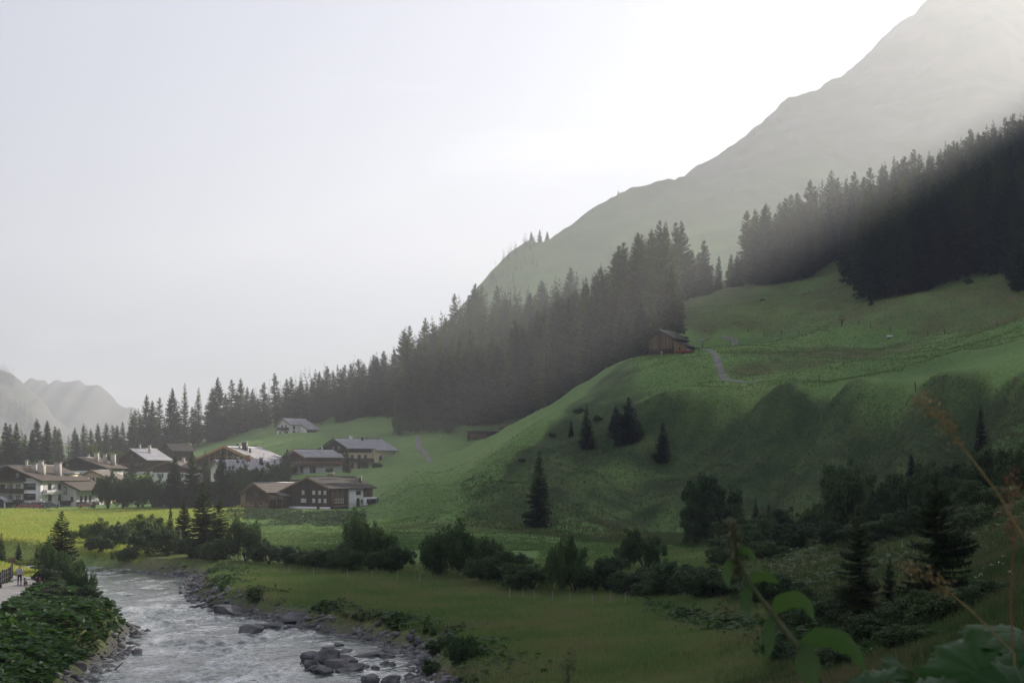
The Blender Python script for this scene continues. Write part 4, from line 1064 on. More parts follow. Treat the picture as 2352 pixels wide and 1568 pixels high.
    def win(self, face, u, z, w, h, plane, glass='d', frame=None, shutters=None, mull=1, trans=0, name='window', deep=0.05):
        """face f/r/l/b; u along the face, z sill height"""
        def tr(a, b, c):          # a along face, b outward, c up
            if face == 'f': return (a, plane - b, c)
            if face == 'r': return (plane + b, a, c)
            if face == 'l': return (plane - b, -a, c)
            return (-a, plane + b, c)
        def bx(g, a0, a1, b0, b1, c0, c1, mi=0):
            V = [tr(a, b, c) for c in (c0, c1) for (a, b) in ((a0, b0), (a1, b0), (a1, b1), (a0, b1))]
            F = [(3, 2, 1, 0), (4, 5, 6, 7), (0, 1, 5, 4), (1, 2, 6, 5), (2, 3, 7, 6), (3, 0, 4, 7)]
            g.add(V, [f[::-1] for f in F], mi)
        f = 0.09; g = Geo()
        bx(g, u - w / 2, u - w / 2 + f, 0.0, 0.10, z, z + h); bx(g, u + w / 2 - f, u + w / 2, 0.0, 0.10, z, z + h)
        bx(g, u - w / 2 + f, u + w / 2 - f, 0.0, 0.10, z + h - f, z + h); bx(g, u - w / 2 - 0.05, u + w / 2 + 0.05, 0.0, 0.16, z - 0.05, z + f - 0.02)
        for k in range(mull): 
            a = u - w / 2 + w * (k + 1) / (mull + 1); bx(g, a - 0.035, a + 0.035, 0.01, 0.085, z + f - 0.02, z + h - f)
        for k in range(trans):
            c = z + h * (k + 1) / (trans + 1); bx(g, u - w / 2 + f, u + w / 2 - f, 0.012, 0.07, c - 0.03, c + 0.03)
        wo = part(name, g, frame or M_TRIMW, self.o)
        g = Geo(); bx(g, u - w / 2 + f * 0.5, u + w / 2 - f * 0.5, -0.02, 0.04, z + 0.02, z + h - 0.04)
        part('pane', g, M_GLASS if glass == 'd' else M_CURTAIN_SKY, wo)
        if shutters:
            for s in (-1, 1):
                g = Geo(); a = u + s * (w / 2 + w * 0.27); bx(g, a - w * 0.25, a + w * 0.25, 0.0, 0.07, z, z + h); part('shutter', g, shutters, wo)
        return wo
    def door(self, face, u, z, w, h, plane, mat, arch=False):
        sg = {'f': -1, 'r': 1}[face]; g = Geo()
        n = 7
        pr = [(u - w / 2, z), (u + w / 2, z), (u + w / 2, z + h - (w / 2 if arch else 0))]
        if arch: pr += [(u + w / 2 * math.cos(a), z + h - w / 2 + w / 2 * math.sin(a)) for a in np.linspace(0, math.pi, n)[1:-1]]
        pr += [(u - w / 2, z + h - (w / 2 if arch else 0))]
        if face == 'f': prism_g(g, pr, plane - 0.07, plane + 0.03)
        else:
            gg = Geo(); prism_g(gg, pr, 0, 0.1)
            for V, F in zip(gg.v, gg.f): pass
            V = np.concatenate(gg.v); V = np.stack([plane + 0.07 - V[:, 1], V[:, 0], V[:, 2]], 1); n0 = 0
            for vv, ff in zip(gg.v, gg.f): g.add(V[n0:n0 + len(vv)], ff - ff.min()); n0 += len(vv)
        d = part('door', g, mat, self.o)
        g = Geo()
        if face == 'f': box_g(g, u + w * 0.32, u + w * 0.40, plane - 0.13, plane - 0.06, z + 0.95, z + 1.1)
        else: box_g(g, plane + 0.06, plane + 0.13, u + w * 0.32, u + w * 0.40, z + 0.95, z + 1.1)
        part('handle', g, M_IRON, d)
        return d
    def balcony(self, face, u0, u1, z, plane, mat, depth=1.2, rail=1.0, posts=3, flowers=False, solid=True, up=0.0):
        def T(a, b, c): return (a, plane - b, c) if face == 'f' else (plane + b, a, c)
        def bx(g, a0, a1, b0, b1, c0, c1):
            p, q = T(a0, b0, c0), T(a1, b1, c1)
            box_g(g, min(p[0], q[0]), max(p[0], q[0]), min(p[1], q[1]), max(p[1], q[1]), c0, c1)
        g = Geo(); bx(g, u0, u1, 0, depth, z - 0.16, z); b = part('balcony', g, mat, self.o)
        g = Geo()
        n = max(3, int((u1 - u0) / 0.30))
        for k in range(n):                                  # rail boards with gaps
            a = u0 + (u1 - u0) * (k + 0.5) / n; hw = (u1 - u0) / n * 0.44
            bx(g, a - hw, a + hw, depth - 0.08, depth - 0.04, z + 0.06, z + rail - 0.1)
        bx(g, u0, u1, depth - 0.12, depth, z + rail - 0.1, z + rail)
        for a in (u0, u1): bx(g, a - 0.04, a + 0.04, 0, depth - 0.12, z + 0.1, z + rail - 0.02)
        part('balcony_rail', g, mat, b)
        for k in range(posts):
            a = u0 + (u1 - u0) * k / max(1, posts - 1); g = Geo(); bx(g, a - 0.08, a + 0.08, depth - 0.16, depth - 0.0, z - 0.2, z + rail + up); part('balcony_post', g, mat, b)
        return b
    def chimney(self, x, y, z0, z1, w=0.8, mat=None, d=None, cap=True):
        d = d or w; g = Geo(); box_g(g, x - w / 2, x + w / 2, y - d / 2, y + d / 2, z0, z1)
        c = part('chimney', g, mat or M_PLASTER_CH, self.o)
        if cap:
            g = Geo(); box_g(g, x - w * 0.62, x + w * 0.62, y - d * 0.62, y + d * 0.62, z1 + 0.22, z1 + 0.32)
            for sx in (-1, 1):
                for sy in (-1, 1): box_g(g, x + sx * w * 0.4 - 0.05, x + sx * w * 0.4 + 0.05, y + sy * d * 0.4 - 0.05, y + sy * d * 0.4 + 0.05, z1 - 0.01, z1 + 0.23)
            part('chimney_cap', g, M_SHEETMETAL, c)
    def box(self, name, x0, x1, y0, y1, z0, z1, mat, parent=None):
        g = Geo(); box_g(g, x0, x1, y0, y1, z0, z1); return part(name, g, mat, parent or self.o)
    def beam(self, name, a, b, w, mat, h=None, parent=None):
        g = Geo(); bar_g(g, a, b, w, h); return part(name, g, mat, parent or self.o)

# ------------------------------------------------------------------ farmhouse below the slope
h = House('farmhouse', 'long dark timber farmhouse with white rendered corner beside the mound', 710.8, 318, -35, base=1166)
h.body(-7.6, 6.0, 0, 14.6, 3.85, 4.55, 6.75, M_DARKBOARD, roof=M_TILE_D, barge=M_PALEBOARD, ox=0.9, oy=0.8, course=0.9, th=0.26)
h.box('stone_plinth', -7.7, 2.2, -0.12, 0.2, -1.5, 0.32, M_WHITE); h.box('stone_plinth', 3.2, 6.1, -0.12, 0.2, -1.5, 0.30, M_WHITE)
for u in (-1.9, 1.35, 3.1, 4.7): h.win('f', u, 3.05, 0.72, 0.85, 0, glass='c', mull=1, trans=1)
for u in (-2.15, -1.35, 1.35, 3.1, 4.75): h.win('f', u, 1.25, 0.72, 0.85, 0, glass='c', mull=1, trans=1)
for u in (2.0, 3.1, 4.2): h.win('r', u, 1.15, 0.7, 0.95, 6.0, shutters=M_DARKWOOD)
h.box('wood_panel', 6.0, 6.09, 0.4, 6.2, 0.3, 4.2, M_BARNBOARD)
h.box('white_stair_tower', 5.6, 6.35, 6.3, 11.0, -1.5, 4.25, M_WHITE); h.box('low_white_wing', 5.6, 6.8, 11.02, 15.6, -1.5, 2.3, M_WHITE)
h.box('wood_panel', 6.0, 6.12, 11.05, 14.5, 2.32, 4.3, M_BARNBOARD)
h.door('r', 9.1, 0.05, 1.05, 2.15, 6.35, M_DARKWOOD, arch=True)
h.win('r', 9.2, 2.95, 1.5, 0.95, 6.35, frame=M_DARKWOOD, mull=2); h.win('r', 13.3, 0.85, 1.7, 1.05, 6.8, frame=M_DARKWOOD, mull=1, shutters=M_DARKWOOD)
h.win('r', 10.4, 1.0, 0.4, 0.8, 6.35, frame=M_DARKWOOD, mull=0)
h.box('bench', 6.12, 6.7, 1.0, 5.6, 0.25, 0.62, M_BEAM)
for y0 in (2.4, 6.5): h.beam('snow_rail', (y0 * 0.62 + 0.3, 1.2, 6.95 - 0.367 * (y0 * 0.62 + 0.3) + 0.1), (y0 * 0.62 + 0.3, 13.5, 6.95 - 0.367 * (y0 * 0.62 + 0.3) + 0.1), 0.16, M_BEAM, parent=h.r)
h.chimney(-0.6, 7.6, 6.0, 7.55, 1.1, M_BRICKRED, cap=True); h.chimney(3.5, 13.2, 5.0, 6.7, 0.5, M_DARKWOOD)
FARM_H = h

# ------------------------------------------------------------------ log barn next to it
h = House('log_barn', 'low log barn with ochre lower logs beside the dark farmhouse', 589, 322, -38, cat='barn', base=1168)
h.body(-3.6, 3.5, 0, 11.0, 3.9, 4.0, 5.65, M_LOGS, roof=M_TILE_W, barge=M_BEAM, ox=1.0, oy=0.9, course=0.8, ridge=M_SHEETMETAL)
h.box('lower_logs', -3.68, 3.58, -0.07, 0.3, -1.2, 1.65, M_PALELOGS)
for k in range(4): h.box('vent_slat', -0.55, 0.65, -0.1, 0.0, 2.75 + k * 0.3, 2.93 + k * 0.3, M_BEAM)
h.door('f', -0.35, 0, 0.7, 1.7, -0.07, M_DARKWOOD); h.door('f', 0.55, 0, 0.6, 1.6, -0.07, M_DARKWOOD)
for u in (-1.5, 1.7): h.win('f', u, 1.05, 0.5, 0.5, -0.07, frame=M_DARKWOOD, mull=0)
h.box('lean_to_wall', -6.0, -3.6, 0.6, 6, -1.5, 3.0, M_PALEBOARD)
h.box('side_shed', 3.5, 6.2, 2.2, 8.0, -1.0, 2.7, M_DARKBOARD)
h.beam('lean_to_roof', (3.3, 5.1, 3.95), (6.6, 5.1, 2.95), 6.6, M_TILE_W, h=0.16)
LOG_H = h
# sunlit boards stored under the eave
e = link('plank_stack', None, loc=(LOG_H.o.location.x + 5.2, LOG_H.o.location.y - 4.2, 0)); e.location.z = hz(e.location.x, e.location.y) + 2.15; e.rotation_euler = (0, 0, math.radians(8))
tag(e, 'stack of pale sawn planks stored between the log barn and the farmhouse', 'planks')
for k in range(5):
    g = Geo(); box_g(g, -2.1 + 0.3 * k * (k % 2), 2.0 - 0.25 * k, -0.6 - 0.05 * k, 0.6, k * 0.17, k * 0.17 + 0.12); part('plank', g, M_PALEBOARD, e)
for x in (-1.6, 0, 1.3):
    g = Geo(); box_g(g, x - 0.08, x + 0.08, -0.5, 0.5, -2.4, -0.01); part('trestle', g, M_BEAM, e)

# ------------------------------------------------------------------ white house high on the slope
h = House('white_house', 'white two-storey house with balcony, alone highest on the green slope', 651.7, 592, -38, base=1003)
h.body(-4.1, 4.0, 0, 5.0, 4.6, 5.3, 7.6, M_WHITE, roof=M_TILE_L, barge=M_BEAM, ox=0.7, oy=0.9, course=1.0, guards=1)
h.body(-4.06, 8.2, 5.0, 12.0, 4.55, 3.3, 7.6, M_WHITE, roof=M_TILE_L, barge=M_BEAM, ox=0.7, oy=-0.1, course=1.0, guards=1, foot=-2.4)
h.balcony('f', -2.7, 3.2, 2.9, 0, M_DARKWOOD, posts=4)
for u in (-0.9, 1.4): h.win('f', u, 2.95, 0.95, 2.0, 0, frame=M_REDWOOD, shutters=None, mull=1)
h.win('f', -2.1, 0.9, 1.1, 1.2, 0, frame=M_REDWOOD); h.win('f', 1.7, 1.0, 2.0, 1.3, 0, frame=M_REDWOOD, mull=2)
h.win('r', 2.0, 3.2, 1.1, 1.5, 4.0, frame=M_BEAM); h.door('r', 2.0, 0.1, 1.2, 2.6, 4.0, M_REDWOOD); h.door('r', 4.3, 0.1, 0.7, 2.2, 4.0, M_REDWOOD, arch=True)
h.box('carport_shade', 8.2, 8.28, 5.6, 10.2, 0.1, 2.7, M_DARKBOARD)  # dark sheet standing in for the shade under the carport roof
for yy in (5.6, 8.0, 10.3): h.box('carport_post', 8.3, 8.55, yy - 0.12, yy + 0.12, -1, 3.0, M_BEAM)

# ------------------------------------------------------------------ large cream chalet
h = House('chalet', 'large cream chalet with pale sheet roof and dark wooden balconies', 772.6, 470, -48, base=1078)
h.body(-7.2, 6.6, 0, 9.5, 7.2, 7.4, 10.1, M_CREAM, roof=M_TILE_L, ox=1.5, oy=1.3, course=0.9, guards=1, upper=(5.6, M_DARKBOARD), barge=M_DARKWOOD, ridge=M_IRON)
h.body(-7.14, 8.2, 9.5, 18.0, 7.15, 6.8, 10.1, M_CREAM, roof=M_TILE_L, ox=1.5, oy=-0.2, course=0.9, guards=1, ridge=M_IRON)
h.balcony('f', -7.0, 6.4, 2.7, 0, M_REDWOOD, posts=5); h.balcony('r', -1.0, 13.0, 2.7, 6.6, M_DARKWOOD, posts=6, depth=1.5)
h.balcony('f', -4.5, 4.5, 5.6, -0.06, M_DARKWOOD, posts=4, depth=1.3)
for u in (-4.5, -1.5, 1.5, 4.5): h.win('f', u, 3.0, 1.3, 2.1, 0, frame=M_DARKWOOD)
for u in (-4.0, 3.8): h.win('f', u, 0.7, 1.9, 1.6, 0, frame=M_DARKWOOD, mull=2)
for u in (-1.6, 1.6): h.win('f', u, 6.3, 0.9, 1.3, -0.06, frame=M_GREYW)
for u in (1.6, 4.4, 7.0): h.win('r', u, 3.0, 1.1, 1.8, 6.6, frame=M_DARKWOOD)
for u in (1.6, 4.4): h.win('r', u, 0.5, 1.3, 1.6, 6.6, frame=M_DARKWOOD)
h.door('r', 7.2, 0, 1.8, 2.3, 6.6, M_DARKWOOD); h.win('r', 12.0, 3.0, 1.2, 1.7, 8.2, frame=M_DARKWOOD)
h.chimney(0.4, 5.5, 9.5, 11.1, 0.9, M_WHITE); h.chimney(1.6, 9.4, 9.2, 10.9, 0.6, M_DARKWOOD)
for y in (11.5, 16): h.chimney(1.2, y, 9.3, 10.8, 0.16, M_IRON, cap=False)

# ------------------------------------------------------------------ chalet with pale balcony
h = House('chalet', 'brown chalet with a pale board balcony left of the cream chalet', 681.5, 442, -45, base=1086)
h.body(-5.2, 5.4, 0, 13.5, 5.0, 5.1, 7.2, M_BROWNBOARD, roof=M_TILE_L, ox=1.0, oy=1.6, course=1.0, guards=1, barge=M_HONEY, ridge=M_IRON)
h.box('rendered_base', -5.3, 5.5, -0.1, 13.6, -2.5, 2.35, M_GREYW)
h.box('white_corner', 5.4, 5.58, 6.0, 12.5, -1.0, 2.2, M_WHITE)
h.balcony('f', -5.4, 5.6, 2.5, -0.1, M_PALEBOARD, depth=1.7, posts=4, rail=1.15); h.balcony('r', -1.8, 13.0, 2.5, 5.5, M_REDWOOD, depth=1.3, posts=5, rail=1.15)
for u in (-3.4, -1.1, 1.1, 3.4): h.win('f', u, 2.7, 1.6, 2.0, 0, frame=M_BEAM, glass='d')
for u in (-3, -0.3, 2.8): h.win('f', u, 0.2, 1.5, 1.9, -0.1, frame=M_BEAM, glass='c' if u < -1 else 'd')
h.win('r', 4.0, 3.0, 2.6, 1.3, 5.4, frame=M_DARKWOOD, mull=2); h.win('r', 9.0, 0.6, 1.6, 1.0, 5.58, frame=M_DARKWOOD); h.win('r', 2.0, 0.2, 2.2, 2.0, 5.5, frame=M_DARKWOOD, mull=3)
h.chimney(1.0, 9.0, 6.4, 8.6, 0.3, M_SHEETMETAL, cap=False)

# ------------------------------------------------------------------ hall with the glazed timber gable
h = House('timber_hall', 'wide hall with honey timber gable and large glazed front', 522, 432, -20, cat='hall', base=1100)
h.body(-11.0, 14.0, 0, 19.0, 5.6, 4.2, 10.0, M_BEAM, roof=M_TILE_L, ox=1.4, oy=1.8, course=0.95, guards=1, ridge=M_IRON)
for sd in (-1, 1):
    A, B = h.slopes[sd]; h.beam('gable_beam', (A[0], -1.95, A[1] - 0.1), (B[0], -1.95, B[1] - 0.1), 0.3, M_HONEY, h=0.95, parent=h.r)
sl_ = lambda x: 10.0 - (0.40 * -x if x < 0 else 0.414 * x) - 0.7
us = [-6.2, -4.2, -2.2, 0.0, 2.2, 4.4, 6.6, 9.0]
for a, b in zip(us[:-1], us[1:]):                        # glazing bays between the posts
    z1 = min(sl_(a), sl_(b)); c = (a + b) / 2
    h.win('f', c, 4.6, b - a - 0.36, min(2.0, z1 - 4.7), 0, frame=M_HONEY, mull=0)
    if z1 > 7.4: h.win('f', c, 6.9, b - a - 0.36, z1 - 7.0, 0, frame=M_HONEY, mull=0)
for a in us: h.box('timber_post', a - 0.16, a + 0.16, -0.30, -0.001, 4.3, sl_(a) + 0.35, M_HONEY)
h.box('timber_sill', -6.4, 9.2, -0.34, -0.002, 6.66, 6.84, M_HONEY); h.box('timber_sill', -6.4, 9.2, -0.36, -0.002, 4.3, 4.5, M_HONEY)
h.win('f', 11.2, 2.9, 2.0, 1.6, 0, frame=M_HONEY, mull=1)
h.chimney(3.2, 5.0, 8.2, 11.2, 1.3, M_IRON); h.chimney(1.6, 4.6, 8.8, 9.9, 0.5, M_IRON); h.chimney(4.9, 5.2, 7.9, 9.3, 0.5, M_IRON); h.chimney(-1.5, 9.0, 9.0, 10.8, 0.8, M_IRON)
for y in (9, 16): h.chimney(7.5, y, 6.2, 8.0, 0.12, M_IRON, cap=False)

h = House('house', 'low white house with pale dotted roof in front of the timber hall', 500, 398, -58, base=1104)
h.body(-5.6, 6.4, 0, 13.0, 3.6, 3.1, 5.9, M_WHITE, roof=M_TILE_L, ox=1.1, oy=1.0, course=0.7, guards=1, barge=M_BEAM, ridge=M_IRON)
for u in (-2.4, 2.4): h.win('f', u, 1.2, 1.2, 1.3, 0)
for u in (3.0, 6.5, 10.0): h.win('r', u, 1.0, 1.1, 1.3, 6.4)
h.chimney(0.9, 8.6, 5.0, 7.2, 1.2, M_BRICKRED); h.chimney(2.4, 5.0, 4.4, 6.3, 0.5, M_IRON); h.chimney(3.0, 6.4, 4.2, 6.0, 0.35, M_IRON); h.chimney(3.4, 11.6, 4.2, 6.4, 0.9, M_IRON)

# ------------------------------------------------------------------ brown chalet and dark hut above the village
h = House('chalet', 'golden brown timber chalet with grey roof below the dark hut', 305, 462, -35, base=1092)
h.body(-7.0, 7.2, 0, 9.4, 5.4, 5.4, 8.6, M_BROWNBOARD, roof=M_TILE_L, ox=1.2, oy=1.4, course=1.1, barge=M_BEAM, ridge=M_SHEETMETAL)
h.box('rendered_base', -7.1, 7.3, -0.1, 9.5, -2.5, 1.3, M_WHITE)
h.balcony('f', -4.6, 5.4, 3.1, 0, M_REDWOOD, posts=4)
for u in (-3.2, -0.8, 1.6, 3.9): h.win('f', u, 3.3, 1.4, 1.7, 0, frame=M_DARKWOOD)
for u in (-1.3, 1.3): h.win('f', u, 6.0, 0.9, 1.0, 0, frame=M_DARKWOOD)
for u in (2.5, 6.5): h.win('r', u, 2.0, 1.0, 1.3, 7.2, frame=M_DARKWOOD)
h.chimney(3.0, 4.4, 6.6, 9.6, 0.7, M_PLASTER_CH); h.chimney(-0.8, 3.6, 8.0, 9.9, 0.5, M_PLASTER_CH)

h = House('hut', 'small dark weathered wooden hut at the upper edge of the village', 385.4, 492, -42, cat='hut', base=1051)
h.body(-3.1, 3.1, 0, 8.4, 2.7, 2.7, 4.8, M_DARKBOARD, roof=M_TILE_D, ox=0.7, oy=0.8, course=0.7, barge=M_DARKWOOD)
h.box('gable_boards', -1.6, 1.6, -0.08, 0.0, 2.9, 3.6, M_BARNBOARD); h.door('f', 0.8, 0, 1.4, 2.1, 0, M_DARKWOOD)
h.win('r', 4.2, 1.2, 0.7, 0.6, 3.1, frame=M_BEAM, mull=0)

h = House('chalet', 'small dark chalet half hidden by trees below the brown chalet', 392, 424, -20, base=1100)
h.body(-6.2, 6.0, 0, 8.0, 3.2, 3.2, 5.2, M_BROWNBOARD, roof=M_TILE_W, ox=1.1, oy=1.2, course=0.8, barge=M_BEAM)
h.box('rendered_base', -6.3, 6.1, -0.1, 8.1, -2.5, 2.0, M_WHITE)
for u in (-3.5, 0, 3.5): h.win('f', u, 0.5, 1.0, 1.2, -0.1, shutters=M_DARKWOOD)
h.chimney(1.2, 5, 4.2, 6.2, 0.7, M_PLASTER_CH)

h = House('shed', 'low grey flat-roofed shed behind the farmhouse roof', 664, 382, -10, cat='shed', base=1116)
h.box('wall', -2.6, 2.8, 0, 5, -1.5, 1.55, M_GREYW); h.box('roof', -2.9, 3.1, -0.4, 5.4, 1.56, 1.85, M_TILE_W); h.win('f', 0.6, 0.4, 1.6, 0.9, 0, frame=M_IRON)

# ------------------------------------------------------------------ hotel at the left edge, its wing and neighbours
h = House('hotel', 'large dark-gabled hotel with three tiers of balconies at the left edge', 26.3, 360, -18, base=1173, cat='hotel')
h.body(-10.2, 9.2, 0, 19.0, 7.6, 7.9, 11.3, M_WHITE, roof=M_TILE_B, ox=1.0, oy=1.9, oyb=0.9, course=0.8, upper=(8.35, M_DARKBOARD), barge=M_DARKWOOD, ridge=M_SHEETMETAL)
h.box('white_bay', 3.9, 9.25, -1.3, 0.1, -1.5, 7.35, M_WHITE)
for z in (1.9, 4.7, 7.4): h.balcony('f', -9.8, 4.6 if z < 7 else 4.2, z, 0.0, M_DARKWOOD, depth=1.6, posts=5, up=1.6 if z < 7 else 0.2)
for z in (0.1, 2.2, 5.0):
    for u, g_ in ((-8.0, 'd'), (-5.4, 'd'), (-2.6, 'd'), (-0.4, 'c'), (2.2, 'c')): h.win('f', u, z, 1.5, 1.7, 0.0, frame=M_DARKWOOD, glass=g_)
for u, g_ in ((-3.2, 'd'), (-0.6, 'd'), (1.9, 'c')): h.win('f', u, 8.0 + 0.4, 1.1, 1.3, -0.06, frame=M_DARKWOOD, glass=g_)
for z in (0.2, 2.9, 5.5): h.win('f', 6.5, z, 3.4, 1.6 if z > 1 else 1.3, -1.3, frame=M_DARKWOOD, mull=3)
for z in (2.6, 5.3): 
    for u in (3.0, 7.0, 11.0): h.win('r', u, z, 1.2, 1.6, 9.2, frame=M_DARKWOOD)
h.balcony('r', 0.4, 5.0, 4.4, 9.2, M_WHITE, depth=1.2, posts=2)
for (x, y, z0, z1, w) in ((3.1, 5.0, 9.5, 11.7, 1.15), (5.6, 4.6, 8.6, 11.5, 1.5), (0.6, 5.2, 10.6, 12.6, 0.55), (2.2, 9.0, 10.0, 12.5, 1.0), (6.6, 10.0, 8.2, 12.0, 1.4), (-5.6, 4.0, 9.0, 11.2, 0.9)): h.chimney(x, y, z0, z1, w)
# entrance porch
for x in (-1.8, 1.4): h.box('porch_post', x - 0.16, x + 0.16, -4.6, -4.3, -1, 2.6, M_WHITE)
h.beam('porch_roof', (-2.5, -3.2, 2.35), (-0.16, -3.2, 3.75), 3.2, M_TILE_L, h=0.30); h.beam('porch_roof', (2.1, -3.2, 2.35), (-0.24, -3.2, 3.75), 3.2, M_TILE_L, h=0.30)
h.box('porch_wall', -3.6, -2.0, -4.2, -1.0, -1, 2.2, M_WHITE)
HOTEL = h
h = House('hotel_wing', 'cream lower wing with sloping brown roof joined to the hotel', 138, 366, -18, base=1172, cat='house')
h.body(-4.6, 4.9, 0, 12.0, 6.2, 6.0, 8.0, M_WHITE, roof=M_TILE_B, ox=2.3, oy=1.6, course=0.7, barge=M_DARKWOOD, ridge=M_SHEETMETAL)
for u, z, w, hh in ((-2.4, 4.6, 1.1, 1.6), (0.9, 4.3, 2.4, 1.9), (-2.4, 2.4, 1.1, 1.5), (3.6, 2.3, 0.8, 1.3)): h.win('f', u, z, w, hh, 0, frame=M_DARKWOOD, glass='c' if w > 2 else 'd')
for u in (2.0, 4.0, 6.0): h.win('r', u, 2.4, 0.8, 1.4, 4.9, frame=M_DARKWOOD)
h.balcony('f', -5.5, 3.2, 1.6, 0, M_DARKWOOD, depth=1.8, posts=4); h.balcony('r', 0.0, 7.0, 1.3, 4.9, M_DARKWOOD, depth=2.0, posts=4)
for u in (-4.0, -2.0, 0.5): h.win('f', u, -0.6, 1.4, 1.7, 0, frame=M_DARKWOOD)
h.box('roof_terrace', -6.0, -2.2, 4.0, 9.0, 7.4, 9.0, M_DARKBOARD); h.box('dormer', -4.2, -0.4, 5.2, 8.2, 7.1, 9.5, M_CREAM); h.box('dormer_roof', -4.5, -0.1, 4.8, 8.6, 9.52, 9.75, M_SHEETMETAL)
for u in (-3.2, -1.4): h.win('f', u, 8.0, 1.0, 1.1, 5.2, frame=M_DARKWOOD)
h.chimney(-4.2, 4.4, 8.5, 11.0, 0.4, M_PLASTER_CH, cap=False)

h = House('chalet', 'broad dark-brown chalet with white lower storey behind the hotel', 184.8, 442, -14, base=1110)
h.body(-9.2, 9.0, 0, 11.0, 5.0, 5.0, 7.9, M_WHITE, roof=M_TILE_B, ox=1.2, oy=1.6, course=0.8, upper=(4.0, M_DARKBOARD), barge=M_DARKWOOD, ridge=M_SHEETMETAL)
for u, g_ in ((-4.6, 'c'), (-1.5, 'd'), (1.0, 'd'), (3.4, 'd')): h.win('f', u, 5.2, 1.2, 1.3, -0.06, frame=M_DARKWOOD, glass=g_)
for u in (-5, -1.2, 2.6, 6.0): h.win('f', u, 1.4, 1.6, 1.9, 0, frame=M_DARKWOOD, shutters=M_DARKWOOD)
for x, y, z0, z1, w in ((3.2, 4.0, 6.4, 9.4, 1.2), (6.0, 4.2, 5.6, 8.8, 0.9), (7.3, 7.0, 5.2, 9.0, 1.2), (-1.0, 6.5, 7.0, 8.8, 0.5)): h.chimney(x, y, z0, z1, w)

h = House('house', 'narrow cream gabled house with wood balcony between hotel and trees', 213.9, 386, -10, base=1168)
h.body(-4.9, 4.9, 0, 10.0, 8.2, 8.2, 10.3, M_CREAM, roof=M_TILE_W, ox=0.9, oy=1.2, course=0.8, barge=M_PALEBOARD, ridge=M_SHEETMETAL)
for u in (-0.9, 0.1, 1.4): h.win('f', u, 7.5, 0.6, 1.0, 0, frame=M_DARKWOOD, mull=0)
h.box('front_wing', -3.2, 6.0, -4.0, 0.02, -1.5, 6.1, M_CREAM)
h.beam('front_wing_roof', (-4.3, -2.6, 6.0), (6.8, -2.6, 8.3), 5.0, M_TILE_D, h=0.26)
h.win('f', 0.2, 4.0, 1.5, 1.4, -4.0, frame=M_DARKWOOD, shutters=M_REDWOOD, glass='c'); h.balcony('f', -2.8, 5.6, 2.9, -4.0, M_REDWOOD, depth=1.3, posts=3)
h.win('f', 3.6, 3.9, 1.2, 1.6, -4.0, frame=M_DARKWOOD); h.balcony('f', -2.0, 5.8, 0.3, -4.0, M_REDWOOD, depth=1.4, posts=4)
h.box('stone_wall', -4.0, 6.5, -6.2, -5.6, -2.5, -0.1, M_STONE)

# ------------------------------------------------------------------ barn on the terrace
h = House('barn', 'weathered wooden barn with lean-to on the green hillside terrace', 1519, 379, -33, cat='barn', base=821)
h.body(-3.5, 3.5, 0, 8.2, 5.1, 5.1, 7.1, M_BARNBOARD, roof=M_TILE_D, ox=0.8, oy=0.9, course=0.6, barge=M_DARKWOOD, ridge=M_SHEETMETAL)
h.box('log_base', -3.58, 3.58, -0.08, 8.3, -1.5, 2.35, M_LOGS); h.win('f', 0.1, 0.95, 0.75, 0.75, -0.08, frame=M_BEAM, glass='c', mull=0)
g = Geo(); prism_g(g, [(3.6, -1.5), (7.3, -1.5), (7.3, 2.75), (3.6, 4.2)], 0.3, 5.2); part('lean_to_wall', g, M_PALEBOARD, h.o)
h.beam('lean_to_roof', (3.3, 3.0, 4.45), (8.3, 3.0, 2.5), 6.2, M_TILE_D, h=0.16)
h.win('f', 5.3, 1.7, 0.75, 1.0, 0.3, frame=M_PALEBOARD); h.win('r', 2.6, 0.9, 1.6, 1.1, 7.3, frame=M_BEAM, mull=2)
h.box('side_panel', 7.3, 7.38, 0.5, 5.0, -0.5, 2.3, M_GREYW)
BARN = h
BARN_RED = h
# ------------------------------------------------------------------ woodshed at the forest foot
def log_ends(n_w, n_h, r, depth, seed):
    g = Geo(); rr = np.random.default_rng(seed)
    for k in range(n_h):
        for q in range(n_w):
            x = (q + 0.5 * (k % 2)) * 2 * r + rr.normal(0, r * 0.15); z = r + k * 1.75 * r; s = r * rr.uniform(0.75, 1.05)
            a = np.linspace(0, 2 * math.pi, 6, endpoint=False); d = rr.uniform(0, 0.12)
            V = [(x + s * math.cos(t), -d, z + s * math.sin(t)) for t in a] + [(x + s * math.cos(t), depth, z + s * math.sin(t)) for t in a]
            F4 = [(i, (i + 1) % 6, 6 + (i + 1) % 6, 6 + i) for i in range(6)]
            g.add(V, F4); g.add(V[:6], [tuple(range(6))[::-1]])
    return g
M_LOGEND = noise_mat('split_firewood', (0.10, 0.068, 0.038), (0.24, 0.17, 0.10), scale=2.2, rough=0.9, detail=6)
X, Y, Z = ground(1124, 0, 484) if False else (((1124 - CX) * 484 / FPX), 484, 0)
Z = hz(X, Y)
e = link('woodshed', None, loc=(X, Y, Z), rz=math.radians(-4)); tag(e, 'low open woodshed with dark sloping roof at the foot of the forest', 'shed')
g = Geo(); bar_g(g, (-8.2, 0.6, 2.0), (8.0, 0.6, 3.5), 4.4, 0.18); part('roof', g, M_TILE_D, e)
g = Geo(); box_g(g, -7.6, 7.6, 2.4, 2.55, -1.5, 2.2); part('back_wall', g, M_DARKBOARD, e)
for k in range(6):
    g = Geo(); x = -7.3 + k * 2.92; box_g(g, x - 0.09, x + 0.09, -1.15, -0.97, -1.5, 2.05 + 0.0926 * (x + 8.2) - 0.12); part('post', g, M_DARKWOOD, e)
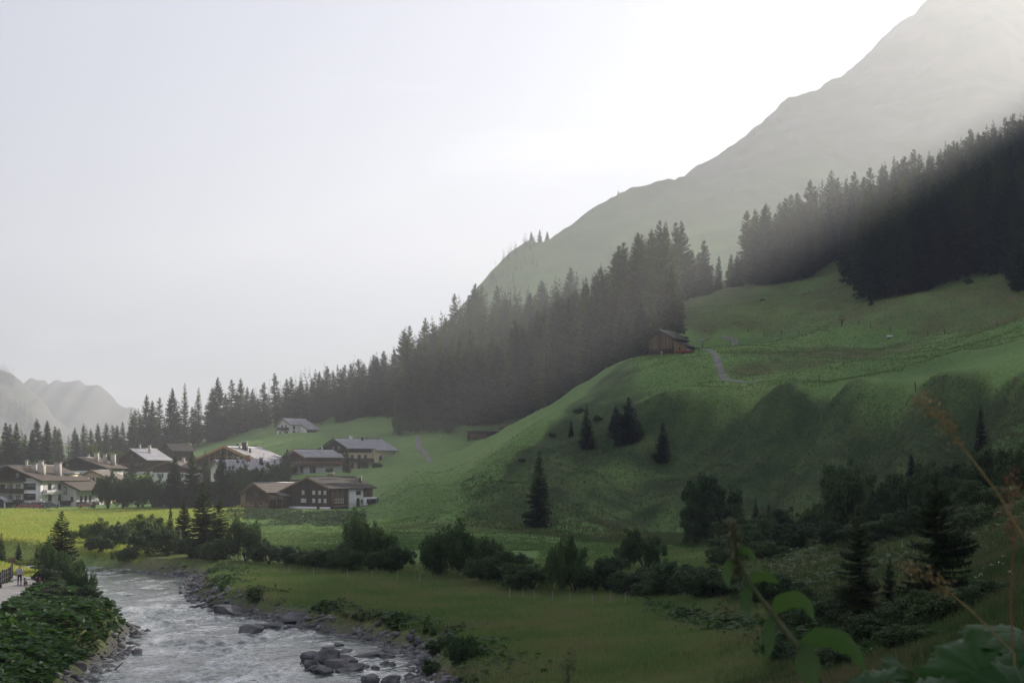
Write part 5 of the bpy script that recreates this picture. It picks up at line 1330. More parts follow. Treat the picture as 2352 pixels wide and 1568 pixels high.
e = link('firewood_stack', None, loc=(X - 6.6, Y - 0.6, hz(X - 4, Y))); tag(e, 'wide pale stack of split firewood in the left bay of the woodshed', 'firewood')
o = child(link('logs', log_ends(22, 8, 0.135, 1.2, 3).mesh('logs', [M_LOGEND])), e); o['kind'] = 'stuff'
e = link('firewood_stack', None, loc=(X + 3.4, Y - 0.6, hz(X + 5, Y))); tag(e, 'round pile of cut logs at the right end of the woodshed', 'firewood')
o = child(link('logs', log_ends(11, 9, 0.20, 1.4, 5).mesh('logs', [M_LOGEND])), e); o['kind'] = 'stuff'

# ------------------------------------------------------------------ cars before the hotel
M_TYRE = noise_mat('tyre_rubber', (0.012, 0.012, 0.013), (0.025, 0.025, 0.026), scale=5, rough=0.9)
M_RIM = noise_mat('wheel_metal', (0.35, 0.35, 0.36), (0.45, 0.45, 0.46), scale=3, rough=0.3, metal=0.8)
M_LAMP = noise_mat('headlamp_glass', (0.7, 0.7, 0.7), (0.8, 0.8, 0.8), scale=3, rough=0.1)
M_TAIL = noise_mat('tail_lamp', (0.35, 0.01, 0.01), (0.45, 0.02, 0.015), scale=3, rough=0.2)
def car(pos, rz, col, label, van=0.0):
    m = noise_mat('car_paint', col, tuple(min(1, c * 1.12) for c in col), scale=0.7, rough=0.22, spec=0.6)
    e = link('parked_car', None, loc=pos, rz=rz); tag(e, label, 'car', 'cars parked before the hotel')
    prof = [(-2.1, 0.32), (-2.12, 0.62), (-1.98, 0.82), (-1.05, 0.93), (1.2 + 0.7 * van, 0.95), (2.05, 0.88), (2.12, 0.55), (2.08, 0.32)]
    def loft(prof, w0, w1, zc):
        g = Geo(); n = len(prof); ys = [(-w0, 0.0), (-w0 * 0.97, 0.04), (w0 * 0.97, 0.04), (w0, 0.0)]
        V = []
        for y in (-w0, w0): V += [(x, y * (1 - 0.08 * max(0, (z - zc))), z) for x, z in prof]
        g.add(V, [(k, (k + 1) % n, n + (k + 1) % n, n + k) for k in range(n)])
        g.add(V[:n], [tuple(range(n))[::-1]]); g.add(V[n:], [tuple(range(n))])
        return g
    body = part('body', loft(prof, 0.86, 0.86, 0.5), m, e)
    cab = [(-1.05, 0.93), (-0.45, 1.40), (0.0, 1.47), (0.95 + 0.6 * van, 1.45 + 0.1 * van), (1.75 + 0.25 * van, 0.98), (1.2, 0.95)]
    part('cabin', loft(cab, 0.76, 0.7, 0.93), M_GLASS, e)
    g = Geo(); box_g(g, -0.35, 1.0 + 0.6 * van, -0.66, 0.66, 1.46 + 0.08 * van, 1.52 + 0.08 * van); part('car_roof', g, m, e)
    for x in (-1.32, 1.32):
        for s in (-1, 1):
            a = np.linspace(0, 2 * math.pi, 14, endpoint=False); g = Geo()
            V = [(x + 0.33 * math.cos(t), s * 0.70, 0.33 + 0.33 * math.sin(t)) for t in a] + [(x + 0.33 * math.cos(t), s * 0.885, 0.33 + 0.33 * math.sin(t)) for t in a]
            g.add(V, [(i, (i + 1) % 14, 14 + (i + 1) % 14, 14 + i) for i in range(14)]); g.add(V[14:], [tuple(range(14))]); w = part('wheel', g, M_TYRE, e)
            g = Geo(); g.add([(x + 0.2 * math.cos(t), s * 0.892, 0.33 + 0.2 * math.sin(t)) for t in a], [tuple(range(14))]); part('rim', g, M_RIM, w)
    for s in (-1, 1):
        g = Geo(); box_g(g, -2.14, -2.0, s * 0.62 - 0.17, s * 0.62 + 0.17, 0.62, 0.76); part('headlight', g, M_LAMP, e)
        g = Geo(); box_g(g, 2.02, 2.14, s * 0.66 - 0.12, s * 0.66 + 0.12, 0.6, 0.82); part('tail_light', g, M_TAIL, e)
for px, Y, rz, col, lab, v in ((62, 349, 0.12, (0.22, 0.02, 0.02), 'dark red parked car, leftmost of the cars before the hotel', 0), (84, 350, 0.35, (0.25, 0.03, 0.03), 'red parked car with nose under the white bay of the hotel', 0.3), (97, 352, 1.0, (0.55, 0.56, 0.58), 'silver parked car between the red and the dark car', 0.4), (117, 350, 0.2, (0.02, 0.025, 0.035), 'dark blue parked car, rightmost before the hotel', 0.6), (196, 352, 0.0, (0.24, 0.07, 0.04), 'rust red parked car below the cream house', 0.2)):
    X = (px - CX) * Y / FPX; car((X, Y, hz(X, Y) + 0.02), rz + math.pi, col, lab, v)

# ------------------------------------------------------------------ posts, signs and small things in the pastures
def post_mesh(nm, h, r, mat, sides=6, lean=0.0):
    V, F = tube(np.array([[0, 0, -0.3], [lean * h * 0.5, 0, h * 0.5], [lean * h, 0, h]]), [r, r, r * 0.8], sides)
    g = Geo().add(V, F); g.add(V[-sides:], [tuple(range(sides))]); return g.mesh(nm, [mat], True)
M_POSTW = noise_mat('pale_fence_post', (0.26, 0.25, 0.23), (0.40, 0.38, 0.35), scale=3, rough=0.8)
M_POSTD = noise_mat('grey_fence_post', (0.05, 0.045, 0.04), (0.11, 0.10, 0.09), scale=3, rough=0.9)
pw = [post_mesh('fence_post', 1.05, 0.030, M_POSTW, lean=l_) for l_ in (-0.10, 0.04, 0.12)]
wp = [(666, 152), (720, 149), (800, 146), (856, 144), (914, 142), (962, 140.5), (1170, 125), (1202, 122), (1229, 120.5), (1268, 118.5), (1310, 116), (1362, 113.5), (1400, 112), (1437, 110.5), (1573, 108), (1685, 103)]
wl_txt = ['at the far left end by the shrubs', 'second from the far left end', 'below the tall willow shrub', 'below the middle of the tall willow shrub', 'right of the tall willow shrub', 'at the gap between the willow shrub and the dark thicket', 'at the left foot of the dark thicket', 'second below the dark thicket', 'third below the dark thicket', 'fourth below the dark thicket', 'fifth below the dark thicket', 'with reddish grass, leftmost of the near three', 'middle of the near three', 'rightmost of the near three', 'alone among the bushes right of the near three', 'farthest right at the dark bushes']
for k, ((px, Y), t) in enumerate(zip(wp, wl_txt)):
    X = (px - CX) * Y / FPX
    o = link('fence_post', pw[k % 3], loc=(X, Y, hz(X, Y)), rz=rng.uniform(0, 6)); tag(o, 'thin pale meadow fence post ' + t, 'fence post', 'pale posts along the meadow')
pd_ = [post_mesh('fence_post', 1.2, 0.08, M_POSTD, lean=l_) for l_ in (-0.05, 0.06)]
dp = [(1717, 437), (1755, 428), (1795, 421), (1835, 414), (1880, 406), (1935, 397), (1972, 388), (2000, 383), (2045, 375), (2085, 368), (2131, 360), (2170, 352), (2205, 345), (2290, 331), (2330, 325), (1882, 301), (2103, 262), (1614, 393)]
DPT = ['first on the left, above the track', 'second from the left', 'third from the left', 'fourth from the left', 'left of the wayside cross', 'just below the wayside cross', 'first right of the wayside cross', 'second right of the wayside cross', 'below the white trough', 'first right of the white trough', 'second right of the white trough', 'third right of the white trough', 'fourth right of the white trough', 'last but one on the right', 'last one at the right edge']
for k, (px, Y) in enumerate(dp):
    X = (px - CX) * Y / FPX; o = link('fence_post', pd_[k % 2], loc=(X, Y, hz(X, Y)), rz=rng.uniform(0, 6), scale=1.2 if k < 15 else 1.5)
    tag(o, ['dark pasture fence post ' + DPT[min(k, 14)], 'dark post beside the end of the barn track', 'dark post alone on the edge of the terrace', 'dark post beside the track next to the barn'][0 if k < 15 else k - 14], 'fence post', 'dark posts across the upper pasture' if k < 15 else None)
# wayside cross with a small roof
X, Y = (1933 - CX) * 392 / FPX, 392
e = link('wayside_cross', None, loc=(X, Y, hz(X, Y)), rz=math.radians(-12)); tag(e, 'brown wooden wayside cross with little roof on the hillside pasture', 'cross')
g = Geo(); box_g(g, -0.14, 0.14, -0.1, 0.1, -0.5, 3.1); part('post', g, M_BEAM, e)
g = Geo(); box_g(g, -0.8, 0.8, -0.09, 0.09, 1.75, 1.98); part('crossbar', g, M_BEAM, e)
g = Geo(); bar_g(g, (-1.05, 0, 2.15), (0.05, 0, 3.25), 0.5, 0.09); bar_g(g, (1.05, 0, 2.15), (-0.05, 0, 3.25), 0.5, 0.09); part('roof', g, M_TILE_W, e)
g = Geo(); bar_g(g, (-0.75, 0.02, 1.75), (0, 0.02, 1.0), 0.12, 0.1); bar_g(g, (0.75, 0.02, 1.75), (0, 0.02, 1.0), 0.12, 0.1); part('brace', g, M_BEAM, e)
# white trough
X, Y = (2044 - CX) * 372 / FPX, 372
e = link('water_trough', None, loc=(X, Y, hz(X, Y)), rz=0.1); tag(e, 'white cattle water trough lying in the upper pasture', 'trough')
g = Geo()
for a in ((-0.75, 0.75, -0.35, -0.28, 0.1, 0.6), (-0.75, 0.75, 0.28, 0.35, 0.1, 0.6), (-0.75, -0.68, -0.28, 0.28, 0.1, 0.6), (0.68, 0.75, -0.28, 0.28, 0.1, 0.6), (-0.68, 0.68, -0.28, 0.28, 0.1, 0.16)): box_g(g, *a)
part('basin', g, M_TRIMW, e)
for x in (-0.5, 0.5): g = Geo(); box_g(g, x - 0.08, x + 0.08, -0.3, 0.3, -0.3, 0.099); part('foot', g, M_BEAM, e)
# fountain by the farmhouse
X, Y = (857 - CX) * 318 / FPX, 318
e = link('fountain', None, loc=(X, Y, hz(X, Y)), rz=-0.3); tag(e, 'dark wooden fountain trough with upright spout beside the farmhouse', 'fountain')
g = Geo(); 
for a in ((-1.1, 1.1, -0.4, -0.3, -0.2, 0.45), (-1.1, 1.1, 0.3, 0.4, -0.2, 0.45), (-1.1, -1.0, -0.3, 0.3, -0.2, 0.45), (1.0, 1.1, -0.3, 0.3, -0.2, 0.45), (-1.0, 1.0, -0.3, 0.3, -0.2, 0.25)): box_g(g, *a)
part('trough', g, M_DARKWOOD, e)
g = Geo(); box_g(g, 0.75, 1.0, 0.42, 0.66, -0.3, 1.55); part('spout_post', g, M_DARKWOOD, e)
g = Geo(); bar_g(g, (0.87, 0.5, 1.1), (0.87, 0.0, 1.0), 0.07); part('spout', g, M_IRON, e)
# red trailer beside the barn
M_RED = noise_mat('red_paint', (0.20, 0.022, 0.024), (0.28, 0.035, 0.035), scale=2, rough=0.6)
X, Y = (1572 - CX) * 371 / FPX, 371
e = link('trailer', None, loc=(X, Y, hz(X, Y)), rz=math.radians(-6)); tag(e, 'low red farm trailer parked against the barn lean-to', 'trailer')
g = Geo(); box_g(g, -2.4, 2.2, -0.8, 0.8, 0.5, 0.62); box_g(g, -2.4, 2.2, -0.85, -0.8, 0.5, 0.95); box_g(g, -2.4, 2.2, 0.8, 0.85, 0.5, 0.95); part('bed', g, M_RED, e)
g = Geo(); bar_g(g, (2.2, 0, 0.5), (3.4, 0, 0.35), 0.12); part('drawbar', g, M_IRON, e)
for s in (-1, 1):
    V, F = tube(np.array([[-0.4, s * 0.72, 0.32], [-0.4, s * 0.92, 0.32]]), [0.32, 0.32], 12); g = Geo().add(V, F); g.add(V[-12:], [tuple(range(12))]); g.add(V[:12], [tuple(range(12))]); part('wheel', g, M_TYRE, e)

# ------------------------------------------------------------------ railing, sign, walker and dog on the riverside path
M_RAILW = noise_mat('grey_rail_wood', (0.035, 0.035, 0.036), (0.08, 0.078, 0.076), scale=3, rough=0.9)
fence = link('railing', None, loc=(-44.0, 122, 0)); fence.location.z = hz(-44, 122); tag(fence, 'dark wooden post fence along the left edge of the riverside path', 'fence')
fp = [(-14, 114.5), (-6, 117), (1.7, 119.5), (6.5, 121.5), (11, 124), (16, 126.5), (20.5, 129), (24.5, 131.5)]
pts = []
for px, Y in fp:
    X = (px - CX) * Y / FPX; z = hz(X, Y); pts.append((X - fence.location.x, Y - fence.location.y, z - fence.location.z))
for p in pts:
    g = Geo(); box_g(g, p[0] - 0.07, p[0] + 0.07, p[1] - 0.07, p[1] + 0.07, p[2] - 0.4, p[2] + 1.25); part('post', g, M_RAILW, fence)
for zz in (0.55, 1.0):
    for a, b in zip(pts[:-1], pts[1:]):
        g = Geo(); bar_g(g, (a[0] + 0.1, a[1], a[2] + zz), (b[0] + 0.1, b[1], b[2] + zz), 0.035, 0.05); part('rail', g, M_RAILW, fence)
X, Y = (28 - CX) * 133.5 / FPX, 133.5
e = link('signpost', None, loc=(X, Y, hz(X, Y))); tag(e, 'brown blank-backed signpost at the end of the path fence', 'sign')
g = Geo(); box_g(g, -0.06, 0.06, -0.06, 0.06, -0.4, 1.95); part('post', g, M_RAILW, e)
g = Geo(); box_g(g, -0.32, 0.34, -0.11, -0.062, 1.55, 2.0); part('panel', g, M_BEAM, e)

def skin(name, pts, edges, radii, mats, parent=None, sub=2, root=0):
    me = bpy.data.meshes.new(name); me.from_pydata(pts, edges, [])
    o = bpy.data.objects.new(name, me); COL.objects.link(o)
    md = o.modifiers.new('skin', 'SKIN'); md.use_smooth_shade = True
    for v, r in zip(me.skin_vertices[0].data, radii): v.radius = r if hasattr(r, '__len__') else (r, r)
    me.skin_vertices[0].data[root].use_root = True
    sd = o.modifiers.new('sub', 'SUBSURF'); sd.levels = sd.render_levels = sub
    dg = bpy.context.evaluated_depsgraph_get(); ev = bpy.data.meshes.new_from_object(o.evaluated_get(dg))
    bpy.data.objects.remove(o)
    ev.name = name; ev.materials.clear()
    for m in mats: ev.materials.append(m)
    ev.polygons.foreach_set('use_smooth', np.ones(len(ev.polygons), bool))
    q = link(name, ev)
    if parent is not None: child(q, parent)
    return q
M_SKIN = noise_mat('skin', (0.30, 0.17, 0.12), (0.36, 0.21, 0.15), scale=6, rough=0.55)
M_SHIRT = noise_mat('pale_checked_shirt', (0.30, 0.30, 0.34), (0.44, 0.43, 0.46), scale=14, rough=0.9)
M_TROUS = noise_mat('dark_trousers', (0.015, 0.018, 0.025), (0.03, 0.034, 0.045), scale=6, rough=0.9)
M_HAIR = noise_mat('grey_hair', (0.30, 0.29, 0.28), (0.45, 0.44, 0.42), scale=20, rough=0.8)
M_SHOE = noise_mat('dark_shoes', (0.012, 0.011, 0.010), (0.03, 0.028, 0.025), scale=5, rough=0.6)
def walker():
    X, Y = (45 - CX) * 119.5 / FPX, 119.5
    root = link('person', None, loc=(X, Y, hz(X, Y) + 0.09), rz=math.radians(8)); tag(root, 'person in pale shirt and dark trousers walking away with a dog', 'person')
    # one continuous body; faces -> +y (walks away from the viewer)
    P = [(0, 0, 0.92), (0, 0, 1.08), (0, 0.02, 1.28), (0, 0.01, 1.43), (0, 0.02, 1.50),
         (0.02, 0.05, 1.575), (0.03, 0.07, 1.66), (0.03, 0.06, 1.74),
         (-0.18, 0.0, 1.405), (-0.26, -0.02, 1.14), (-0.29, 0.06, 0.90), (-0.29, 0.08, 0.83),
         (0.18, 0.0, 1.405), (0.25, -0.02, 1.14), (0.26, 0.05, 0.90), (0.265, 0.07, 0.83),
         (-0.10, 0.0, 0.86), (-0.12, 0.04, 0.50), (-0.13, -0.02, 0.10), (-0.14, 0.06, 0.045), (-0.14, 0.15, 0.035),
         (0.10, 0.0, 0.86), (0.11, 0.02, 0.50), (0.11, -0.05, 0.10), (0.12, 0.02, 0.045), (0.12, 0.12, 0.035)]
    E = [(0, 1), (1, 2), (2, 3), (3, 4), (4, 5), (5, 6), (6, 7), (3, 8), (8, 9), (9, 10), (10, 11), (3, 12), (12, 13), (13, 14), (14, 15), (0, 16), (16, 17), (17, 18), (18, 19), (19, 20), (0, 21), (21, 22), (22, 23), (23, 24), (24, 25)]
    Rr = [(0.16, 0.13), (0.165, 0.13), (0.185, 0.13), (0.14, 0.10), 0.058, (0.075, 0.085), (0.085, 0.10), (0.055, 0.065), 0.068, 0.052, 0.034, 0.036, 0.068, 0.052, 0.034, 0.036, 0.095, 0.066, 0.045, 0.045, 0.03, 0.095, 0.066, 0.045, 0.045, 0.03]
    b = skin('body', P, E, Rr, [M_SKIN, M_SHIRT, M_TROUS, M_SHOE], root)
    for p in b.data.polygons:
        c = p.center
        arm = abs(c.x) > 0.20 and c.z < 1.2
        if c.z < 0.085 and not arm: p.material_index = 3
        elif c.z < 0.98 and not (abs(c.x) > 0.215): p.material_index = 2
        elif c.z < 1.455 and not (arm and c.z < 1.13): p.material_index = 1
        else: p.material_index = 0
    # hands: fingers curled below each wrist
    for s, wx, wy in ((-1, -0.29, 0.08), (1, 0.265, 0.07)):
        hp = [(wx, wy, 0.83), (wx, wy + 0.01, 0.77)]; he = [(0, 1)]; hr = [(0.03, 0.035), (0.022, 0.04)]
        for q, (dy, ln) in enumerate(((-0.03, 0.06), (-0.01, 0.075), (0.012, 0.07), (0.032, 0.055))):
            i = len(hp); hp += [(wx, wy + 0.01 + dy, 0.745), (wx - s * 0.012, wy + 0.012 + dy, 0.745 - ln * 0.55), (wx - s * 0.035, wy + 0.014 + dy, 0.745 - ln)]
            he += [(1, i), (i, i + 1), (i + 1, i + 2)]; hr += [0.011, 0.010, 0.008]
        i = len(hp); hp += [(wx - s * 0.012, wy + 0.055, 0.785), (wx - s * 0.02, wy + 0.065, 0.745)]; he += [(0, i), (i, i + 1)]; hr += [0.012, 0.009]
        skin('hand', hp, he, hr, [M_SKIN], root, 1)
    # ears, nose, eyes, mouth on the far side of the head; hair cap with a bald crown
    g = Geo(); r_ = np.random.default_rng(4)
    for k in range(260):
        a, e_ = r_.uniform(-2.5, 2.5) - math.pi / 2, r_.uniform(-0.5, 0.5)
        c = np.array([0.03 + 0.088 * math.cos(a) * math.cos(e_), 0.065 + 0.105 * math.sin(a) * math.cos(e_), 1.66 + 0.10 * math.sin(e_)])
        V = c + r_.normal(0, 0.012, (3, 3)); g.add(V, [(0, 1, 2)])
    part('hair', g, M_HAIR, root)
    for s in (-1, 1):
        V, F = tube(np.array([[0.03 + s * 0.082, 0.06, 1.615], [0.03 + s * 0.098, 0.055, 1.645], [0.03 + s * 0.092, 0.06, 1.675]]), [0.008, 0.016, 0.008], 6); part('ear', Geo().add(V, F), M_SKIN, root, True)
        V, F = tube(np.array([[0.03 + s * 0.032, 0.150, 1.665], [0.03 + s * 0.032, 0.166, 1.665]]), [0.011, 0.006], 6); part('eye', Geo().add(V, F), M_TRIMW, root, True)
    V, F = tube(np.array([[0.03, 0.158, 1.66], [0.03, 0.182, 1.63], [0.03, 0.160, 1.622]]), [0.008, 0.014, 0.008], 6); part('nose', Geo().add(V, F), M_SKIN, root, True)
    g = Geo(); box_g(g, 0.005, 0.055, 0.150, 0.160, 1.590, 1.600); part('mouth', g, M_RED, root)
    return root
walker()
M_DOG = noise_mat('tan_dog_coat', (0.13, 0.075, 0.042), (0.24, 0.15, 0.09), scale=9, rough=0.9)
M_DOGD = noise_mat('dark_dog_coat', (0.02, 0.015, 0.012), (0.05, 0.038, 0.03), scale=9, rough=0.9)
def dog():
    X, Y = (58.5 - CX) * 118.6 / FPX, 118.6
    root = link('dog', None, loc=(X, Y, hz(X, Y) + 0.09), rz=math.radians(118)); tag(root, 'slim tan and dark dog on the path beside the walker', 'dog')
    # local +x is forward
    P = [(-0.26, 0, 0.50), (-0.10, 0, 0.51), (0.10, 0, 0.49), (0.24, 0, 0.52), (0.33, 0, 0.62), (0.40, 0, 0.70), (0.50, 0, 0.69), (0.585, 0, 0.665),
         (-0.34, 0, 0.54), (-0.42, 0, 0.62), (-0.45, 0, 0.70)]
    E = [(0, 1), (1, 2), (2, 3), (3, 4), (4, 5), (5, 6), (6, 7), (0, 8), (8, 9), (9, 10)]
    Rr = [(0.085, 0.095), (0.075, 0.08), (0.095, 0.12), (0.085, 0.115), 0.06, 0.065, 0.045, 0.028, 0.022, 0.016, 0.010]
    for s in (-1, 1):
        i = len(P); P += [(-0.27, s * 0.075, 0.44), (-0.20, s * 0.085, 0.31), (-0.33, s * 0.085, 0.18), (-0.30, s * 0.085, 0.03), (-0.25, s * 0.085, 0.018)]
        E += [(0, i), (i, i + 1), (i + 1, i + 2), (i + 2, i + 3), (i + 3, i + 4)]; Rr += [0.075, 0.05, 0.026, 0.022, 0.02]
        i = len(P); P += [(0.22, s * 0.075, 0.40), (0.19, s * 0.08, 0.25), (0.21, s * 0.08, 0.04), (0.25, s * 0.08, 0.018)]
        E += [(3, i), (i, i + 1), (i + 1, i + 2), (i + 2, i + 3)]; Rr += [0.06, 0.034, 0.022, 0.02]
        i = len(P); P += [(0.385, s * 0.045, 0.75), (0.36, s * 0.06, 0.80)]; E += [(5, i), (i, i + 1)]; Rr += [0.025, 0.012]
    b = skin('body', P, E, Rr, [M_DOG, M_DOGD], root, 2)
    for p in b.data.polygons:
        if p.center.x > 0.15 and p.center.z > 0.3: p.material_index = 1
    return root
dog()
g = Geo(); V, F = tube(np.array([[-41.45 + 0.0, 119.45, 0], [-41.2, 119.2, -0.06], [-40.95, 118.9, -0.05]]) , [0.008] * 3, 4)
X1, Y1 = (45 - CX) * 119.5 / FPX + 0.27, 119.55
z1 = hz(X1, Y1) + 0.09 + 0.77; X2, Y2 = (58.5 - CX) * 118.6 / FPX - 0.14, 118.6 + 0.3; z2 = hz(X2, Y2) + 0.09 + 0.62
V, F = tube(np.array([[X1, Y1, z1], [(X1 + X2) / 2, (Y1 + Y2) / 2, (z1 + z2) / 2 - 0.07], [X2, Y2, z2]]), [0.008] * 3, 4)
tag(link('dog_lead', Geo().add(V, F).mesh('dog_lead', [M_IRON])), 'thin dark lead between the walker and the dog', 'lead')

# ------------------------------------------------------------------ grazing horse
M_HORSE = noise_mat('dark_bay_coat', (0.018, 0.012, 0.009), (0.045, 0.028, 0.018), scale=3, rough=0.7)
def horse():
    X, Y = (1752 - CX) * 540 / FPX, 540
    root = link('horse', None, loc=(X, Y, hz(X, Y)), rz=math.radians(168)); tag(root, 'dark horse grazing alone on the upper pasture', 'horse')
    P = [(-0.72, 0, 1.28), (-0.35, 0, 1.25), (0.10, 0, 1.22), (0.55, 0, 1.25), (0.85, 0, 1.12), (1.12, 0, 0.78), (1.28, 0, 0.50), (1.42, 0, 0.27), (1.50, 0, 0.12),
         (-0.90, 0, 1.20), (-0.98, 0, 0.85), (-0.98, 0, 0.55)]
    E = [(0, 1), (1, 2), (2, 3), (3, 4), (4, 5), (5, 6), (6, 7), (7, 8), (0, 9), (9, 10), (10, 11)]
    Rr = [(0.27, 0.29), (0.27, 0.30), (0.28, 0.32), (0.24, 0.30), (0.16, 0.22), (0.11, 0.17), (0.12, 0.14), (0.09, 0.11), 0.075, 0.07, 0.07, 0.03]
    for s in (-1, 1):
        st = 0.12 * s
        i = len(P); P += [(-0.68, s * 0.17, 1.05), (-0.58 + st, s * 0.19, 0.78), (-0.82 + st, s * 0.18, 0.50), (-0.76 + st, s * 0.18, 0.12), (-0.72 + st, s * 0.18, 0.03)]
        E += [(0, i), (i, i + 1), (i + 1, i + 2), (i + 2, i + 3), (i + 3, i + 4)]; Rr += [0.20, 0.13, 0.07, 0.05, 0.065]
        i = len(P); P += [(0.58, s * 0.16, 0.98), (0.58 - st, s * 0.17, 0.58), (0.58 - st, s * 0.17, 0.12), (0.61 - st, s * 0.17, 0.03)]
        E += [(3, i), (i, i + 1), (i + 1, i + 2), (i + 2, i + 3)]; Rr += [0.16, 0.075, 0.05, 0.065]
        i = len(P); P += [(1.17, s * 0.07, 0.60), (1.10, s * 0.10, 0.66)]; E += [(6, i), (i, i + 1)]; Rr += [0.035, 0.02]
    skin('body', P, E, Rr, [M_HORSE], root, 2)
    g = Geo(); r_ = np.random.default_rng(3)
    for k in range(120):
        t = r_.random(); c = np.array([0.62 + 0.55 * t, r_.normal(0, 0.05), 1.50 - 0.68 * t]); V = c + r_.normal(0, 0.06, (3, 3)); V[2, 2] -= 0.15; g.add(V, [(0, 1, 2)])
    part('mane', g, M_IRON, root)
horse()
# ------------------------------------------------------------------ single trees
def tree_at(kind, px, Y, H, label, wide=1.0, cat='spruce tree', name='spruce_tree', group=None):
    X = (px - CX) * Y / FPX
    return place_tree(kind, (X, Y, hz(X, Y)), H, label, cat=cat, name=name, wide=wide, group=group)
S = [
    (WIDE[0], 140, 143, 7.6, 'dense dark spruce on the river bank beside the riverside path', 1.6),
    (WIDE[0], 466, 178, 9.6, 'taller of the two dark spruces across the river bend', 1.35),
    (WIDE[2], 507, 176, 8.0, 'right one of the two dark spruces across the river bend', 1.25),
    (WIDE[1], 425, 184, 7.2, 'small spruce left of the dark pair across the river bend', 1.0),
    (WIDE[2], 391, 188, 6.4, 'smallest spruce at the left end of the row across the river bend', 0.7),
    (WIDE[0], 1446, 303, 9.6, 'broad bushy spruce at the left edge of the green terrace', 1.9),
    (WIDE[1], 1415, 310, 5.8, 'low spruce tucked left of the broad bushy one on the terrace edge', 1.6),
    (WIDE[2], 1347, 308, 9.6, 'slim spruce on the spur below the broad bushy one', 1.15),
    (WIDE[2], 1522, 296, 8.8, 'slim spruce standing in the hollow below the terrace edge', 1.2),
    (WIDE[2], 1238, 249, 13.4, 'tall dark spruce at the foot of the steep bank', 1.1),
    (WIDE[2], 1312, 318, 4.0, 'small young spruce on the upper spur line', 1.0),
    (WIDE[2], 1736, 236, 4.6, 'small spruce above the large round tree on the steep bank', 0.9),
    (WIDE[0], 1766, 234, 2.8, 'tiny spruce right of the small one on the steep bank', 1.0),
    (WIDE[2], 2252, 222, 8.4, 'dark spruce on the scarred bank edge at the right', 0.95),
    (WIDE[1], 2092, 222, 4.2, 'small spruce below the edge of the terrace at the right', 1.0),
    (WIDE[2], 2001, 421, 5.6, 'small lone spruce in front of the shaded grove', 0.9),
    (NEAR[1], 2150, 61, 6.6, 'nearest large spruce with spreading boughs on the slope at the right', 1.1),
    (NEAR[2], 1976, 70, 6.2, 'second near spruce, dark and dense, left of the nearest one', 1.25),
    (NEAR[2], 2045, 66, 3.4, 'young spruce between the two near spruces', 0.9),
    (NEAR[0], 1828, 88, 1.9, 'tiny spruce sapling in the rough grass of the near slope', 0.95),
    (MID[0], 1545, 402, 25.0, 'lone tall spruce rising directly behind the barn', 0.95),
    (MID[2], 1432, 405, 17.5, 'dark spruce left of the barn, farther one of the pair', 1.0),
    (MID[5], 1472, 402, 18.0, 'dark spruce left of the barn, nearer one of the pair', 1.0),
    (MID[1], 1500, 412, 17.0, 'dark spruce close behind the left corner of the barn', 1.0),
    (LARCH[0], 1428, 448, 24.0, 'sunlit yellowish larch standing before the forest left of the barn', 1.0),
    (WIDE[1], 43, 187, 3.8, 'small sunlit spruce among the bushes behind the path', 0.9),
    (WIDE[0], 3, 170, 5.8, 'sunlit spruce cut by the left edge beyond the path', 0.85),
    (WIDE[2], 84, 190, 2.6, 'little spruce between the sunlit spruce and the river spruce', 1.0),
    (MID[2], 400, 338, 12.5, 'dark spruce in the village tree belt below the dark hut', 1.25),
    (MID[0], 440, 336, 13.4, 'tall dark spruce in the village tree belt left of the larch', 1.3),
    (LARCH[1], 470, 346, 14.0, 'slender green larch in the village tree belt', 1.1),
    (MID[5], 509, 336, 13.0, 'dark spruce in the village tree belt right of the larch', 1.2),
    (MID[4], 795, 430, 7.6, 'conifer standing before the front corner of the cream chalet', 1.4),
    (MID[0], 302, 440, 8.0, 'conifer close to the golden brown chalet', 1.2),
    (MID[6], 655, 604, 20.0, 'dark slim spruce right behind the white house', 0.9),
]
for kd, px, Y, H, lab, wd in S:
    tree_at(kd, px, Y, H, lab, wd, name='larch_tree' if 'larch' in lab else 'spruce_tree', cat='larch tree' if 'larch' in lab else 'spruce tree')

